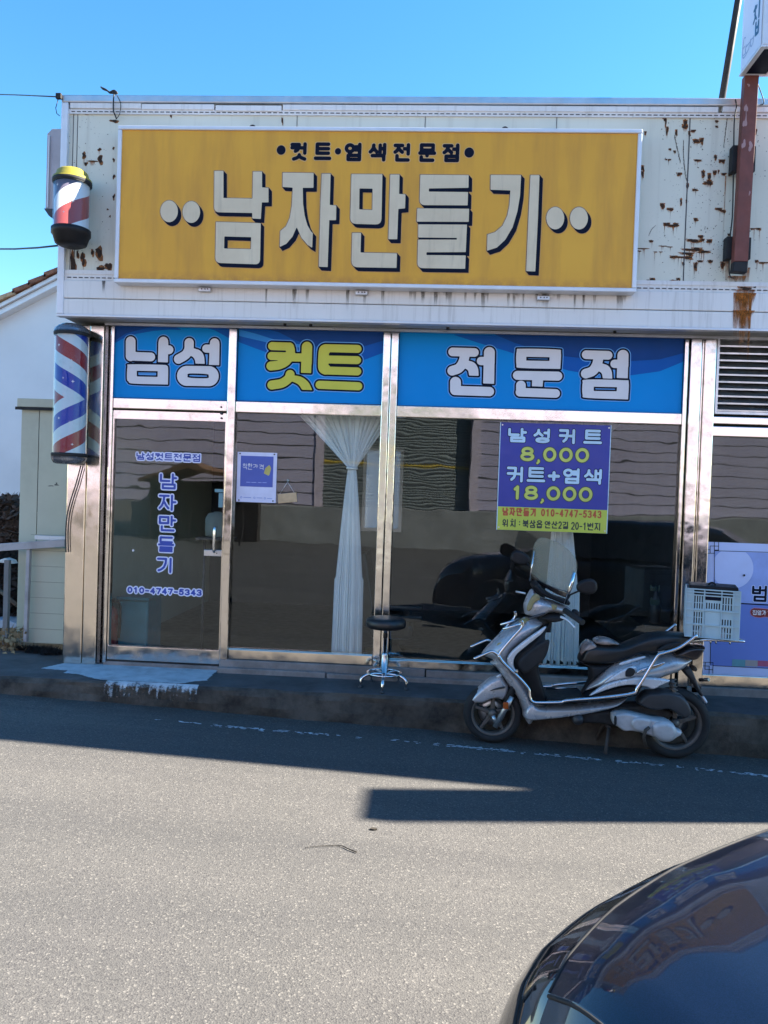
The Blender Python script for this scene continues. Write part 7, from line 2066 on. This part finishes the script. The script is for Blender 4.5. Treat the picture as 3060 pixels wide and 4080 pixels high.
# old shed
sx0_, sx1_ = mx(590, 2000, 20.4)[0], mx(905, 2000, 20.4)[0]
oy = -8.4
sd_ = thing('old_shed', 'old dark timber shed with a ragged brown roof across the street', 'shed', ((sx0_ + sx1_) / 2, oy, g0))
bm = B(); box(bm, sx0_, sx1_ + .5, oy - 1.9, oy - 1.5, g0 - .3, 1.9); box(bm, sx0_, sx0_ + .06, oy - 1.49, oy, g0 - .3, 1.8)
for k in range(9): x = sx0_ + .3 + k * .28; box(bm, x, x + .05, oy - .05, oy, g0 - .3, random.uniform(1.4, 1.9))
obj('shed_wall', bm, M['shed_wood'], sd_)
bm = B(); prism_y(bm, [(sx0_ - .2, 1.75), ((sx0_ + sx1_) / 2, 2.25), (sx1_ + .7, 1.8), (sx1_ + .7, 1.9), ((sx0_ + sx1_) / 2, 2.4), (sx0_ - .2, 1.86)], oy - 2, oy + .25); obj('shed_roof', bm, M['shed_tile'], sd_)

# ================================================================== LIGHT, SKY, CAMERA
SUN_EL, SUN_AZ = rad(37.6), rad(12.0)     # azimuth: 12 degrees behind the line of the facade, from the right
w = bpy.data.worlds.new('World'); S.world = w; w.use_nodes = True
nt = w.node_tree; bg = nt.nodes['Background']
sk = nt.nodes.new('ShaderNodeTexSky'); sk.sky_type = 'NISHITA'; sk.sun_disc = False
sk.sun_elevation = SUN_EL; sk.sun_rotation = rad(90) - SUN_AZ
sk.air_density = 1.0; sk.dust_density = .05; sk.ozone_density = 2.2; sk.altitude = 0
hs = nt.nodes.new('ShaderNodeHueSaturation'); hs.inputs['Saturation'].default_value = 1.3; hs.inputs['Hue'].default_value = .496
nt.links.new(sk.outputs[0], hs.inputs['Color']); nt.links.new(hs.outputs[0], bg.inputs[0]); bg.inputs[1].default_value = .068
sl_ = bpy.data.lights.new('sun', 'SUN'); sl_.energy = 5.0; sl_.angle = rad(.53); sl_.color = (1, .92, .79)
so = bpy.data.objects.new('sun', sl_); lk(so); so.location = (20, 5, 20)
d = Vector((math.cos(SUN_AZ) * math.cos(SUN_EL), math.sin(SUN_AZ) * math.cos(SUN_EL), math.sin(SUN_EL)))
so.rotation_euler = d.to_track_quat('Z', 'Y').to_euler()

cd = bpy.data.cameras.new('camera'); cam = bpy.data.objects.new('camera', cd); lk(cam)
cd.sensor_fit = 'VERTICAL'; cd.sensor_height = 36.0; cd.lens = FPX / 4080 * 36.0
cd.clip_start = .05; cd.clip_end = 2000
right = Vector(RM @ np.array([1, 0, 0])); fwd = Vector(RM @ np.array([0, 1, 0])); up = Vector(RM @ np.array([0, 0, 1]))
mw = Matrix((right, up, -fwd)).transposed().to_4x4(); mw.translation = Vector((0, 0, CAMZ)); cam.matrix_world = mw
S.camera = cam
vs = S.view_settings; vs.view_transform = 'Standard'; vs.look = 'None'; vs.exposure = 2.42; vs.gamma = 1; vs.use_curve_mapping = False
S.render.engine = 'CYCLES'
S.cycles.use_denoising = True
S.cycles.max_bounces = 8; S.cycles.transparent_max_bounces = 12; S.cycles.caustics_reflective = False; S.cycles.caustics_refractive = False
S.cycles.sample_clamp_indirect = 6
